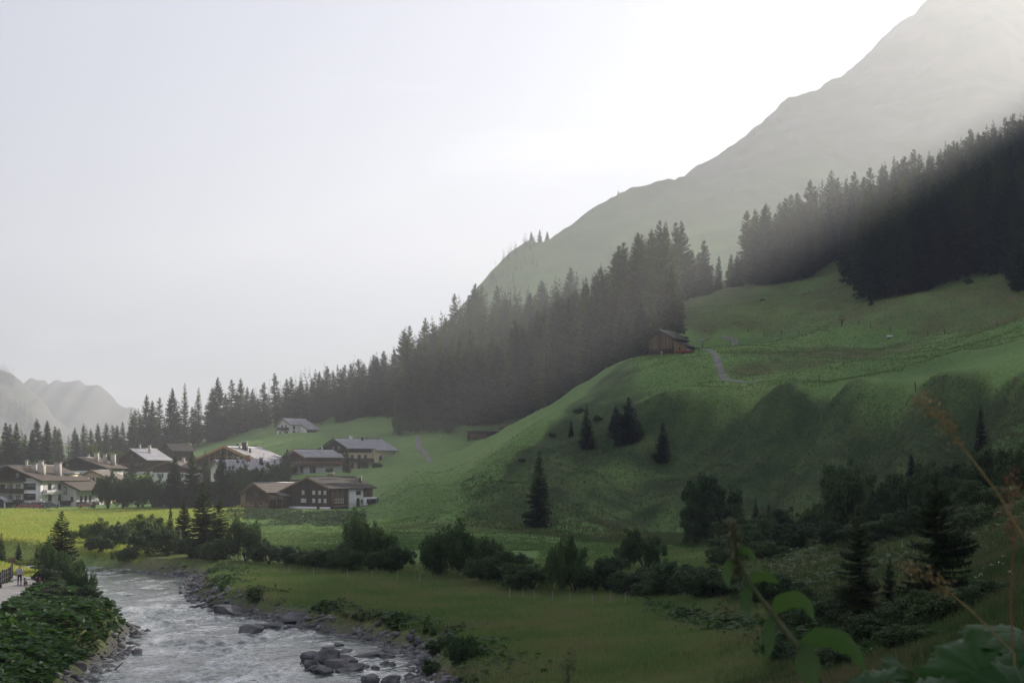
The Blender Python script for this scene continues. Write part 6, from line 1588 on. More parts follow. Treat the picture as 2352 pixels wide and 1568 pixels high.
# ------------------------------------------------------------------ broadleaf trees and shrubs
def shrub_at(kind, px, Y, w, h_, label, cat='shrub', group=None, name='shrub'):
    X = (px - CX) * Y / FPX
    tree = cat == 'tree'
    return place_shrub(kind, (X, Y, hz(X, Y)), w, h_, label, cat, group, 'broadleaf_tree' if tree else name, part='crown' if tree else 'foliage', stem='trunk' if tree else 'stems')
T = [
    (SHRUB[1], 1636, 186, 5.4, 10.4, 'large round dark broadleaf tree at the foot of the steep bank', 'tree'),
    (SHRUB[3], 1600, 184, 3.4, 6.5, 'lower left shoulder bush leaning on the large round dark tree', 'shrub'),
    (SHRUB[2], 1962, 158, 4.8, 8.8, 'big rounded tree on the bank above the near slope', 'tree'),
    (SHRUB[4], 2085, 150, 4.2, 7.4, 'rounded tree right of the big one on the bank', 'tree'),
    (SHRUB[0], 1870, 166, 2.8, 4.6, 'small round tree left of the big one on the bank', 'tree'),
    (SHRUB[0], 1775, 172, 4.4, 4.6, 'wide bush right of the large round dark tree', 'shrub'),
    (SHRUB[1], 1700, 150, 4.0, 3.6, 'low spreading bush in front of the large round dark tree', 'shrub'),
    (SHRUB[2], 1830, 148, 4.2, 3.2, 'low bush below the small round tree', 'shrub'),
    (SHRUB[3], 2180, 135, 3.0, 3.4, 'bush on the bank above the nearest spruce', 'shrub'),
    (SHRUB[4], 2260, 118, 3.2, 3.0, 'broad bush on the bank at the right edge', 'shrub'),
    (SHRUB[0], 2040, 128, 3.2, 2.8, 'leafy bush between the near spruces and the bank trees', 'shrub'),
    (SHRUB[2], 2330, 150, 3.4, 4.0, 'dark bush high on the right bank below the scar', 'shrub'),
    (SHRUB[1], 2150, 168, 2.6, 2.8, 'dark bush half way up the right bank', 'shrub'),
    (SHRUB[3], 1990, 196, 2.2, 2.2, 'small bush below the terrace edge, middle', 'shrub'),
    (SHRUB[4], 1480, 150, 2.7, 4.4, 'round solitary bush on the meadow edge left of the large tree', 'shrub'),
    (WILLOW[0], 1085, 146, 4.6, 4.6, 'tall willow bush in the dark thicket, left of its middle', 'shrub'),
    (WILLOW[1], 1010, 148, 3.2, 4.0, 'willow bush at the left end of the dark thicket', 'shrub'),
    (SHRUB[1], 1150, 138, 3.6, 3.3, 'rounded bush in the middle of the dark thicket', 'shrub'),
    (SHRUB[2], 1220, 132, 3.0, 2.6, 'low bush right of the middle of the dark thicket', 'shrub'),
    (WILLOW[2], 1318, 128, 3.2, 4.6, 'tall upright willow bush at the right end of the dark thicket', 'shrub'),
    (SHRUB[3], 1395, 126, 2.8, 3.0, 'bush right of the tall upright willow', 'shrub'),
    (SHRUB[4], 1450, 120, 2.6, 2.5, 'low bush along the ditch below the round solitary bush', 'shrub'),
    (SHRUB[0], 1545, 112, 2.8, 2.9, 'bush on the ditch below the near slope', 'shrub'),
    (SHRUB[1], 1620, 106, 2.8, 2.4, 'dark bush on the ditch farther right', 'shrub'),
    (SHRUB[2], 1700, 100, 2.6, 2.2, 'dark low bush at the right end of the ditch', 'shrub'),
    (SHRUB[3], 1790, 94, 2.6, 2.2, 'bush below the spruce sapling', 'shrub'),
    (SHRUB[4], 1880, 84, 2.4, 2.0, 'bush left of the second near spruce', 'shrub'),
    (SHRUB[0], 2010, 62, 2.2, 1.6, 'low bush under the two near spruces', 'shrub'),
    (SHRUB[1], 2250, 54, 1.8, 1.4, 'low bush right of the nearest spruce', 'shrub'),
    (SHRUB[2], 1800, 66, 1.8, 1.3, 'dark bush at the bottom near the stony patch', 'shrub'),
    (SHRUB[3], 1930, 50, 1.6, 1.2, 'dark bush at the bottom right before the big leaves', 'shrub'),
    (SHRUB[3], 2080, 48, 1.6, 1.2, 'dark bush behind the big foreground leaves', 'shrub'),
    (WILLOW[0], 850, 158, 3.8, 5.2, 'tall domed willow beyond the meadow fence', 'shrub'),
    (SHRUB[0], 800, 156, 3.0, 3.2, 'bush at the left foot of the domed willow', 'shrub'),
    (SHRUB[1], 905, 153, 3.0, 3.0, 'bush at the right foot of the domed willow', 'shrub'),
    (WILLOW[1], 565, 172, 3.2, 4.4, 'willow bush right of the two dark river spruces', 'shrub'),
    (SHRUB[2], 620, 168, 3.0, 2.8, 'low bush right of the river willow', 'shrub'),
    (SHRUB[4], 680, 164, 3.2, 2.5, 'low wide bush half way along the meadow edge', 'shrub'),
    (SHRUB[3], 742, 160, 3.0, 2.3, 'low bush left of the domed willow', 'shrub'),
    (WILLOW[2], 1082, 83, 1.9, 1.9, 'rounded willow bush on the near river bank', 'shrub'),
    (SHRUB[0], 1010, 92, 1.6, 1.2, 'low leafy bush behind the willow on the near river bank', 'shrub'),
    (SHRUB[4], 985, 86, 1.4, 1.0, 'low bush at the water edge by the boulders', 'shrub'),
    (SHRUB[1], 1040, 90, 1.3, 1.2, 'broad-leaved plant clump behind the near river willow', 'shrub'),
    (SHRUB[1], 1735, 164, 3.6, 3.8, 'dark bush filling the gap right of the large round tree', 'shrub'),
    (SHRUB[3], 1690, 168, 3.2, 3.4, 'dark bush hugging the right foot of the large round tree', 'shrub'),
    (SHRUB[4], 1905, 160, 3.0, 4.4, 'dark bush between the small round tree and the big one', 'shrub'),
    (SHRUB[2], 2022, 152, 3.4, 5.0, 'dark bush between the big rounded tree and its right neighbour', 'shrub'),
    (SHRUB[0], 2140, 146, 3.6, 5.2, 'dark bush at the right side of the rounded bank trees', 'shrub'),
    (SHRUB[1], 2205, 150, 3.8, 5.6, 'tall dark bush on the bank below the scar', 'shrub'),
    (SHRUB[3], 2275, 142, 3.8, 5.0, 'tall dark bush at the right above the broad bush', 'shrub'),
    (SHRUB[2], 2345, 124, 3.6, 4.4, 'dark bush cut by the right edge', 'shrub'),
    (SHRUB[4], 1930, 134, 3.0, 2.8, 'low dark bush below the big rounded tree', 'shrub'),
    (SHRUB[0], 1985, 128, 2.8, 2.4, 'low dark bush right below the big rounded tree', 'shrub'),
    (SHRUB[1], 2110, 122, 3.0, 2.8, 'low dark bush above the young spruce', 'shrub'),
    (SHRUB[2], 2215, 106, 2.8, 2.4, 'low dark bush on the upper near slope', 'shrub'),
    (SHRUB[3], 1760, 140, 2.8, 2.2, 'low bush below the wide bush on the meadow edge', 'shrub'),
    (SHRUB[4], 1660, 142, 2.8, 2.4, 'low bush by the white umbels', 'shrub'),
    (SHRUB[0], 1590, 118, 2.6, 2.4, 'dark ditch bush with pale umbels behind', 'shrub'),
    (SHRUB[1], 1500, 117, 2.6, 2.2, 'dark ditch bush right of the low one', 'shrub'),
    (SHRUB[2], 1660, 104, 2.6, 2.4, 'dark ditch bush near the last fence post', 'shrub'),
    (SHRUB[3], 1745, 95, 2.4, 2.2, 'dark ditch bush behind the nettle top', 'shrub'),
    (SHRUB[4], 1840, 76, 2.4, 1.9, 'dark bush below the sapling, behind the nettle', 'shrub'),
    (SHRUB[0], 1925, 74, 2.2, 2.0, 'dark bush at the left foot of the second near spruce', 'shrub'),
    (SHRUB[1], 2095, 58, 2.0, 1.8, 'dark bush between the feet of the near spruces', 'shrub'),
    (SHRUB[2], 2180, 54, 2.0, 1.6, 'dark bush at the right foot of the nearest spruce', 'shrub'),
    # far bank of the river bend
    (SHRUBY[0], 222, 197, 3.6, 3.4, 'sunlit bush at the left end of the far river bank', 'shrub'),
    (SHRUB[2], 262, 190, 3.6, 3.6, 'bush on the far river bank near its left end', 'shrub'),
    (SHRUBY[1], 305, 200, 4.0, 4.6, 'sunlit domed bush on the far river bank', 'shrub'),
    (SHRUB[0], 330, 184, 3.6, 3.6, 'dark bush in front of the sunlit domed one', 'shrub'),
    (SHRUBY[2], 352, 205, 3.6, 5.0, 'tall sunlit bush on the far bank below the village', 'shrub'),
    (SHRUB[3], 385, 180, 3.4, 3.8, 'dark bush left of the small river spruces', 'shrub'),
    (SHRUB[1], 440, 176, 3.0, 3.0, 'dark bush under the river spruces', 'shrub'),
    (SHRUB[4], 490, 172, 2.8, 2.8, 'dark bush right under the two river spruces', 'shrub'),
    (SHRUB[2], 285, 178, 2.6, 2.2, 'low dark bush hanging over the far water edge', 'shrub'),
    (SHRUB[0], 232, 184, 2.6, 2.4, 'low bush at the bend of the far water edge', 'shrub'),
    (SHRUBY[1], 196, 206, 3.0, 2.6, 'small sunlit bush just right of the path spruce', 'shrub'),
    # left bank by the path
    (WILLOW[0], 128, 133, 2.4, 3.8, 'tall dark bush at the foot of the path spruce', 'shrub'),
    (WILLOW[1], 160, 128, 2.2, 3.4, 'tall bush on the left river bank beside the path', 'shrub'),
    (WILLOW[2], 178, 119, 1.9, 2.9, 'dark bush overhanging the left water edge', 'shrub'),
    (SHRUB[3], 108, 122, 1.7, 1.6, 'low bush between the path and the tall bank bushes', 'shrub'),
    (SHRUB[0], 120, 108, 2.0, 1.5, 'dark round bush below the path on the left bank', 'shrub'),
    (SHRUB[1], 208, 109, 1.5, 1.4, 'leafy bush at the stony left shore', 'shrub'),
    (SHRUBY[2], 62, 184, 2.6, 2.2, 'sunlit bush behind the walker', 'shrub'),
    (SHRUBY[0], 18, 180, 2.4, 2.2, 'sunlit bush at the left edge beyond the path', 'shrub'),
    (SHRUBY[1], 102, 186, 2.4, 2.2, 'sunlit bush left of the path spruce', 'shrub'),
    (SHRUB[4], 75, 175, 2.2, 1.6, 'low bush on the field behind the walker', 'shrub'),
    # village belt
    (BROAD[0], 248, 340, 4.4, 9.6, 'dark broadleaf tree at the left end of the village tree belt', 'tree'),
    (BROAD[1], 282, 344, 5.0, 9.0, 'second dark tree from the left in the village tree belt', 'tree'),
    (BROAD[2], 318, 342, 4.8, 8.6, 'third dark tree from the left in the village tree belt', 'tree'),
    (BROAD[3], 352, 340, 4.6, 8.0, 'fourth dark tree from the left in the village tree belt', 'tree'),
    (BROAD[0], 382, 346, 4.6, 7.4, 'dark tree left of the first spruce in the village belt', 'tree'),
    (BROAD[1], 420, 345, 4.4, 7.6, 'dark tree between the first two spruces of the village belt', 'tree'),
    (BROAD[2], 478, 340, 4.6, 7.0, 'dark tree below the larch in the village belt', 'tree'),
    (BROAD[3], 540, 342, 4.8, 8.4, 'dark tree left of the log barn', 'tree'),
    (BROAD[0], 575, 362, 5.0, 8.8, 'green tree behind the log barn roof', 'tree'),
    (BROAD[1], 608, 366, 5.4, 9.4, 'full green tree right of the low white house', 'tree'),
    (BROAD[2], 642, 380, 4.2, 8.0, 'green tree at the left of the chalet with pale balcony', 'tree'),
    (BROAD[1], 520, 378, 4.2, 8.2, 'dark tree before the gable of the low white house', 'tree'),
    (BROAD[2], 552, 384, 4.0, 7.0, 'dark tree before the eaves of the low white house', 'tree'),
    (BROAD[3], 655, 418, 3.0, 7.4, 'dark tree at the right end of the timber hall roof', 'tree'),
    (SHRUB[2], 835, 456, 2.6, 3.4, 'bush before the entrance side of the cream chalet', 'shrub'),
    (SHRUB[3], 865, 450, 2.6, 2.4, 'bush at the right side of the cream chalet', 'shrub'),
    (SHRUB[0], 755, 436, 1.6, 1.8, 'small bush between the two chalets', 'shrub'),
    (BROADY[0], 258, 470, 4.4, 9.5, 'bright yellow-green tree above the hotel roofs', 'tree'),
    (BROADY[1], 80, 430, 4.6, 9.0, 'yellow-green sunlit tree behind the hotel chimneys', 'tree'),
    (BROADY[0], 60, 442, 4.0, 8.0, 'sunlit tree behind the hotel ridge', 'tree'),
    (BROADY[1], 215, 480, 3.2, 10.5, 'pale yellow-green tree above the dark brown chalet', 'tree'),
    # forest foot
    (SHRUB[0], 918, 512, 6.2, 8.2, 'round bush at the left foot of the forest block', 'shrub'),
    (SHRUB[1], 955, 506, 5.6, 5.2, 'low bush at the forest foot beside the lane', 'shrub'),
    (SHRUB[2], 990, 500, 5.2, 5.8, 'round bush at the forest foot left of the woodshed', 'shrub'),
    (SHRUB[3], 1030, 500, 4.6, 4.6, 'bush at the forest foot next to the woodshed', 'shrub'),
    (SHRUB[4], 2222, 436, 2.6, 2.6, 'dark tangled bush on the pasture before the grove', 'shrub'),
    (SHRUB[0], 1270, 322, 1.6, 1.4, 'low bush on the lower spur line', 'shrub'),
    (SHRUB[1], 1330, 330, 1.8, 1.6, 'low bush on the middle of the spur line', 'shrub'),
    (SHRUB[2], 1375, 318, 1.5, 1.8, 'low bush left of the slim spur spruce', 'shrub'),
    (SHRUB[3], 1200, 300, 1.3, 1.0, 'tiny bush low on the spur slope', 'shrub'),
]
for row in T:
    k_ = 1.18 if 480 < row[1] < 1720 and 100 < row[2] < 180 else 1.0
    shrub_at(row[0], row[1], row[2], row[3] * k_, row[4] * k_ * 0.95, row[5], row[6])

# ------------------------------------------------------------------ grass that nobody could count
def grass_material(name, g1, g2, b1, tr_=0.35):
    m, n, l, b = new_mat(name)
    geo = n.new('ShaderNodeNewGeometry')
    z = n.new('ShaderNodeTexNoise'); z.inputs['Scale'].default_value = 0.16; z.inputs['Detail'].default_value = 5; l.new(geo.outputs['Position'], z.inputs['Vector'])
    r = ramp(n, [(0.38, g1), (0.52, g2), (0.66, b1)])
    ad = n.new('ShaderNodeMath'); ad.operation = 'MULTIPLY_ADD'; ad.inputs[1].default_value = 0.34; l.new(geo.outputs['Random Per Island'], ad.inputs[0])
    sb = n.new('ShaderNodeMath'); sb.operation = 'SUBTRACT'; sb.inputs[1].default_value = 0.17; l.new(z.outputs['Fac'], sb.inputs[0]); l.new(sb.outputs[0], ad.inputs[2])
    l.new(ad.outputs[0], r.inputs['Fac']); l.new(r.outputs['Color'], b.inputs['Base Color'])
    b.inputs['Roughness'].default_value = 0.8; b.inputs['Specular IOR Level'].default_value = 0.1
    tr = n.new('ShaderNodeBsdfTranslucent'); ms = n.new('ShaderNodeMixShader'); ms.inputs[0].default_value = tr_
    l.new(r.outputs['Color'], tr.inputs['Color']); l.new(b.outputs[0], ms.inputs[1]); l.new(tr.outputs[0], ms.inputs[2]); l.new(ms.outputs[0], n['Material Output'].inputs['Surface'])
    return m
M_TALL = grass_material('tall_meadow_grass', (0.120, 0.205, 0.060), (0.185, 0.250, 0.078), (0.230, 0.225, 0.105))
M_SHORT = grass_material('short_pasture_grass', (0.080, 0.155, 0.050), (0.120, 0.200, 0.062), (0.165, 0.200, 0.070))
def grass(name, label, n, box_px, mask, hgt, wid, mat, seed, blades=3, clump=0.12):
    """box_px: (px0, px1, Y0, Y1); positions denser close by, as seen from the valley side"""
    r = np.random.default_rng(seed)
    x0, x1, Y0, Y1 = box_px
    N = n * 2
    Yv = 1.0 / (1.0 / Y1 + (1.0 / Y0 - 1.0 / Y1) * r.random(N)); pxv = r.uniform(x0, x1, N)
    X = (pxv - CX) * Yv / FPX
    k = mask(X, Yv, pxv, r.random(N)); X, Yv = X[k][:n], Yv[k][:n]
    n = len(X)
    Z = height(X, Yv)
    patch = 0.75 + 0.5 * (fbm(X * 0.25, Yv * 0.25, seed, 2) * 0.5 + 0.5)
    V, F = [], []
    for b_ in range(blades):
        a = r.random(n) * 6.283; ox = r.normal(0, clump, n); oy = r.normal(0, clump, n)
        hh = hgt * patch * (0.55 + 0.7 * r.random(n)); w = wid * (0.7 + 0.6 * r.random(n)); ln = hh * r.uniform(0.1, 0.55, n); la = r.random(n) * 6.283
        bx_, by_ = X + ox, Yv + oy
        V += [np.stack([bx_ - np.cos(a) * w, by_ - np.sin(a) * w, Z - 0.05], 1), np.stack([bx_ + np.cos(a) * w, by_ + np.sin(a) * w, Z - 0.05], 1), np.stack([bx_ + ln * np.cos(la), by_ + ln * np.sin(la), Z + hh], 1)]
        i = np.arange(n) + 3 * n * b_
        F.append(np.stack([i, i + n, i + 2 * n], 1))
    o = link(name, mesh_np(name, np.concatenate(V), np.concatenate(F), [mat])); tag(o, label, 'grass', kind='stuff')
M_BANK = grass_material('bank_grass', (0.055, 0.095, 0.032), (0.095, 0.128, 0.045), (0.140, 0.130, 0.066))
riv = lambda X, Y: river_s(X, Y)
grass('meadow_grass', 'tall brownish green grass of the meadow along the river', 90000, (380, 1760, 62, 172), lambda X, Y, p, u: (riv(X, Y) > 2.6), 0.42, 0.030, M_TALL, 11)
grass('slope_grass', 'rough tufted grass on the near slope at the right', 45000, (1650, 2420, 40, 150), lambda X, Y, p, u: X > 6, 0.45, 0.030, M_BANK, 12)
grass('bank_grass', 'rough dark grass on the steep bank below the terrace', 42000, (1060, 2400, 150, 312), lambda X, Y, p, u: (edge_d(X, Y) < -1) & (edge_d(X, Y) > -75), 0.45, 0.06, M_BANK, 13, clump=0.25)
M_SUNLIT = grass_material('sunlit_field_grass', (0.28, 0.35, 0.075), (0.34, 0.39, 0.085), (0.38, 0.38, 0.095), 0.6)  # blades tinted and brightened as if sunlit
grass('pasture_grass', 'short green grass beyond the shrubs and round the farmhouse', 26000, (560, 1250, 185, 345), lambda X, Y, p, u: (riv(X, Y) > 3) & (Y > 190), 0.24, 0.06, M_SHORT, 14, clump=0.25)
grass('field_grass', 'sunlit short grass of the field beside the path', 52000, (-40, 560, 125, 345), lambda X, Y, p, u: (riv(X, Y) > 2) & (polyline_d(X, Y, PATH) > 2.2) & ((X < -46) | (Y > 200)), 0.34, 0.055, M_SUNLIT, 15)

grass('flat_grass', 'short pale green grass of the flat strip below the steep bank', 12000, (1240, 1680, 160, 250), lambda X, Y, p, u: (Y > 168), 0.22, 0.06, M_SHORT, 17, clump=0.25)
grass('hillside_grass', 'short tufted grass on the terrace and upper pasture', 30000, (1430, 2420, 290, 600), lambda X, Y, p, u: (edge_d(X, Y) > 1) & (polyline_d(X, Y, ROADS['barn_track'][0]) > 1.6) & (Y < np.interp(p, [1560, 1717, 1880, 2085, 2330, 2600], [440, 432, 402, 364, 322, 282])), 0.24, 0.09, M_SHORT, 16, clump=0.4, blades=2)
grass('upper_pasture_grass', 'rough olive grass of the grazed upper pasture', 24000, (1540, 2420, 320, 620), lambda X, Y, p, u: (Y > np.interp(p, [1560, 1717, 1880, 2085, 2330, 2600], [440, 432, 402, 364, 322, 282])), 0.28, 0.11, M_TALL, 18, clump=0.5, blades=2)
# big-leaved plants covering the banks
M_BIGLEAF = leaf_mat('butterbur_leaves', (0.014, 0.038, 0.011), (0.042, 0.084, 0.021), trans=0.3, rough=0.55, spec=0.15)
def big_leaves(name, label, n, sampler, size, seed, lift=0.5, mat=None):
    r = np.random.default_rng(seed)
    X, Y = sampler(r, n); n = len(X)
    Z = height(X, Y) + lift * (0.35 + 0.9 * r.random(n)) * (0.7 + 0.4 * fbm(X * 0.6, Y * 0.6, seed, 2))
    s = size * (0.55 + 0.8 * r.random(n))
    a = r.random(n) * 6.283; tilt = np.abs(r.normal(0, 0.42, n))
    nx_, ny_ = np.sin(tilt) * np.cos(a), np.sin(tilt) * np.sin(a); nrm = np.stack([nx_, ny_, np.cos(tilt)], 1)
    u = np.cross(nrm, np.array([0.3, 0.9, 0.1])); u /= np.linalg.norm(u, axis=1, keepdims=True); w = np.cross(nrm, u)
    C = np.stack([X, Y, Z], 1); V = [C - nrm * (0.16 * s)[:, None]]
    for k in range(6):
        t = k * math.pi / 3; V.append(C + (u * math.cos(t) + w * math.sin(t)) * (s * (0.9 + 0.2 * r.random(n)))[:, None])
    V = np.concatenate(V); i = np.arange(n)
    F = np.concatenate([np.stack([i, i + n * (1 + k), i + n * (1 + (k + 1) % 6)], 1) for k in range(6)])
    tag(link(name, mesh_np(name, V, F, [mat or M_BIGLEAF])), label, 'undergrowth', kind='stuff')
def left_bank(r, n):
    Y = r.uniform(66, 138, n * 2); L = np.interp(Y, RL[:, 0], RL[:, 1])
    pc = np.interp(Y, [66, 78, 90, 100, 105.6, 112.4, 119.5, 130, 136], [-29, -31, -34.6, -37, -38.2, -39.9, -41.6, -44.2, -46]) - 0.5
    X = L - 1.0 - r.random(n * 2) ** 0.9 * (L - 1.0 - pc - 2.1)
    k = (L - X > 0.5 + 0.8 * r.random(n * 2)) & (X > pc + 2.0)
    return X[k][:n], Y[k][:n]
big_leaves('bank_undergrowth', 'lush big-leaved plants covering the left river bank below the path', 14000, left_bank, 0.24, 21)
def right_bank(r, n):
    t = r.random(n); Y = r.uniform(74, 168, n); R_ = np.interp(Y, RR[:, 0], RR[:, 1])
    X = R_ + 2.4 + np.abs(r.normal(0, 1.8, n))
    cl = fbm(X * 0.22, Y * 0.16, 77, 3)
    k = (cl > 0.12) | (Y < 92)
    return X[k], Y[k]
big_leaves('shore_undergrowth', 'patches of big-leaved plants along the right river bank', 5200, right_bank, 0.20, 22, lift=0.35)
def ditch(r, n):
    t = r.random(n); px = 1480 + 520 * t; Y = 105 - 50 * t + r.normal(0, 3.0, n)
    return (px - CX) * Y / FPX, Y
big_leaves('ditch_undergrowth', 'dark leafy undergrowth in the ditch below the near slope', 5200, ditch, 0.17, 23, lift=0.5)
def slope_scrub(r, n):
    px = r.uniform(1640, 2400, n); Y = r.uniform(95, 215, n); X = (px - CX) * Y / FPX
    k = fbm(X * 0.07, Y * 0.07, 88, 3) > 0.18
    return X[k], Y[k]
big_leaves('bank_scrub', 'patches of leafy scrub on the bank at the right', 11000, slope_scrub, 0.20, 24, lift=0.5, mat=M_LEAF)
def berm(r, n):
    px = r.uniform(520, 840, n); Y = r.uniform(264, 296, n); X = (px - CX) * Y / FPX
    k = (fbm(X * 0.12, Y * 0.12, 90, 3) + 0.55 > r.random(n))
    return X[k], Y[k]
big_leaves('berm_undergrowth', 'dark leafy growth on the grassy bank below the farmhouse', 12000, berm, 0.22, 25, lift=0.45, mat=M_LEAF)

# pale flower heads: umbels on the slope, willowherb by the path
M_UMBEL = noise_mat('white_umbels', (0.45, 0.46, 0.40), (0.62, 0.62, 0.56), scale=8, rough=0.9)
M_PINK = noise_mat('pink_willowherb', (0.35, 0.07, 0.22), (0.48, 0.14, 0.32), scale=8, rough=0.8)
def flowers(name, label, rows, size, mat, h_, seed):
    r = np.random.default_rng(seed); g = Geo()
    for px, Y, n, sp in rows:
        for k in range(n):
            X = (px - CX) * Y / FPX + r.normal(0, sp); y = Y + r.normal(0, sp); z = hz(X, y) + h_ * r.uniform(0.7, 1.2)
            for q in range(7):
                c = np.array([X, y, z]) + r.normal(0, size * 0.8, 3) * np.array([1, 1, 0.4]); V = c + r.normal(0, size * 0.5, (3, 3)); g.add(V, [(0, 1, 2)])
            V, F = tube(np.array([[X, y, z - h_ * 1.2], [X, y, z]]), [0.012, 0.008], 3); g.add(V, F, 1)
    tag(link(name, g.mesh(name, [mat, M_LEAF])), label, 'flowers', kind='stuff')
flowers('umbel_flowers', 'white umbel flowers dotted on the slope and ditch', [(1660, 148, 12, 2.2), (1545, 132, 8, 1.2), (2255, 66, 5, 0.8), (2280, 62, 4, 0.5), (1960, 140, 6, 2.0), (2380, 110, 4, 1.0), (1690, 128, 6, 1.0)], 0.06, M_UMBEL, 0.9, 31)
flowers('pink_flowers', 'pink willowherb flowers beside the riverside path', [(86, 117, 7, 0.5), (92, 112, 4, 0.5), (205, 104, 5, 0.8), (132, 103, 3, 0.4), (1040, 96, 3, 0.5)], 0.07, M_PINK, 1.0, 32)
# ------------------------------------------------------------------ stones
M_ROCK = noise_mat('river_rock', (0.050, 0.050, 0.054), (0.16, 0.155, 0.155), scale=1.1, rough=0.75, bump=0.7, detail=8, bump_scale=3.5, spec=0.35)
M_PEBBLE = noise_mat('shore_gravel', (0.045, 0.046, 0.05), (0.21, 0.205, 0.20), scale=0.9, rough=0.8, detail=6)
def ico(sub):
    bm = bmesh.new(); bmesh.ops.create_icosphere(bm, subdivisions=sub, radius=1.0)
    V = np.array([v.co[:] for v in bm.verts]); F = np.array([[v.index for v in f.verts] for f in bm.faces]); bm.free()
    return V, F
IC3, IC1 = ico(4), ico(1)
def rock_mesh(seed):
    r = np.random.default_rng(seed); V, F = IC3; V = V.copy()
    for k in range(16):                                   # cleave planes
        n = r.normal(size=3); n[2] *= 0.8; n /= np.linalg.norm(n); d = r.uniform(0.48, 0.86)
        h_ = V @ n; V = V - np.outer(np.maximum(h_ - d, 0) * 0.94, n)
    nz_ = fbm(V[:, 0] * 1.7 + seed, V[:, 1] * 1.7 + V[:, 2] * 1.3, seed, 4) * 0.055
    V = V * (1 + nz_)[:, None]
    V /= np.abs(V).max(0)
    return mesh_np('boulder', V, F, [M_ROCK], smooth=False)
ROCKS = [rock_mesh(400 + k) for k in range(7)]
def boulder(zx, zy, wpx, asp, label, org=(400, 1250), sc=3.36, sink=0.35, hscale=1.0, k=[0]):
    """(zx, zy): foot of the stone, wpx its width in the enlarged survey view"""
    x = (zx / sc + org[0]) * 0.9408; y = (zy / sc + org[1]) * 0.9408
    Y = (CZ - 0.05) * FPX / (y - HY); X = (x - CX) * Y / FPX
    w = wpx / sc * 0.9408 * Y / FPX / 2 * (1.4 if wpx < 205 else 1.1)
    hgt = w * asp * (1.55 if wpx < 205 else 1.05)
    k[0] += 1
    o = link('boulder', ROCKS[k[0] % 7], loc=(X, Y + w * 0.5, max(-0.1, hz(X, Y + w * 0.5) * 0.6) + hgt * (0.5 - sink) ), scale=(w, w * 0.85, hgt * 0.8 * hscale))
    o.rotation_euler = (rng.uniform(-0.15, 0.15), rng.uniform(-0.15, 0.15), rng.uniform(-0.5, 0.5) + (math.pi if k[0] % 2 else 0))
    tag(o, label, 'boulder', 'boulders along the river')
B = [(1190, 1215, 125, 0.8, 'dark boulder at the far left of the stone spit'), (1330, 1235, 200, 0.62, 'largest pale slab on top of the stone spit'), (1210, 1270, 140, 0.7, 'sloping dark boulder at the left water edge of the spit'),
     (1415, 1275, 170, 0.55, 'pale angular boulder in the middle front of the spit'), (1560, 1300, 130, 0.8, 'wedge boulder at the front right of the spit'), (1490, 1225, 150, 0.6, 'mossy boulder in the centre of the spit'), (1315, 1318, 140, 0.5, 'lowest front boulder of the spit'),
     (1250, 1300, 120, 0.6, 'front left boulder of the spit, lapped by water'), (1470, 1308, 130, 0.35, 'flat low stone before the wedge boulder'), (1640, 1275, 90, 0.6, 'small dark stone right of the wedge boulder'), (1730, 1275, 60, 0.7, 'small stone standing alone right of the spit'),
     (1680, 1175, 240, 0.42, 'long flat rock at the back of the spit'), (1810, 1235, 65, 0.7, 'small pale stone in the shallows behind the spit'), (1870, 1242, 45, 0.8, 'dark pebble-sized stone beside the small pale one'), (1695, 1392, 125, 0.72, 'round dark boulder in the shallows at the bottom'),
     (1860, 1385, 145, 0.45, 'flat dark boulder with a twig at the bottom'), (1430, 1092, 95, 0.5, 'dark stone standing alone in the water behind the spit'), (1345, 1135, 90, 0.6, 'pointed stone at the back of the spit'), (1490, 1135, 85, 0.45, 'low stone behind the middle of the spit'),
     (1870, 1150, 150, 0.35, 'rock slab joining the spit to the bank'), (2010, 1120, 90, 0.5, 'pale stone on the bank end of the spit'), (1820, 1180, 110, 0.4, 'low rock between the slab and the small pale stone'),
     (510, 835, 290, 0.55, 'big dark block on the right shore, farther one'), (560, 770, 130, 0.6, 'broken dark rock on top of the farther block'), (650, 790, 110, 0.6, 'dark rock right of the farther block'),
     (850, 945, 250, 0.5, 'big dark rounded block on the right shore, nearer one'), (1060, 915, 180, 0.5, 'dark rock right of the nearer block'), (690, 980, 180, 0.35, 'low rock reaching into the water below the nearer block'), (335, 785, 55, 0.7, 'stone in the water left of the farther block'),
     (235, 778, 55, 0.45, 'small flat stone at the tip of the right shore'), (1000, 950, 60, 0.6, 'small stone below the dark shore rock'), (1165, 860, 65, 0.55, 'pale stone on the right shore gravel'), (230, 535, 60, 0.6, 'pale boulder at the far end of the right shore'),
     (640, 1402, 80, 0.3, 'half sunk stone at the bottom in midstream'), (770, 1378, 60, 0.2, 'barely showing stone in midstream at the bottom'), (1045, 845, 60, 0.6, 'grey stone high on the right gravel'), (1110, 835, 60, 0.6, 'grey stone beside it higher on the right gravel')]
for b in B: boulder(*b)
for b in [(1170, 1305, 95, 0.6, 'lone boulder in the water off the left shore'), (650, 1465, 120, 0.6, 'big pale boulder on the left shore'), (1170, 1140, 110, 0.35, 'flat stones at the tip of the left shore'), (1120, 812, 70, 0.25, 'stone breaking the surface upstream'), (890, 892, 50, 0.5, 'small stone at the upper left shore'), (1090, 1298, 50, 0.5, 'little stone left of the lone boulder')]:
    boulder(*b, org=(0, 1220), sc=3.507)

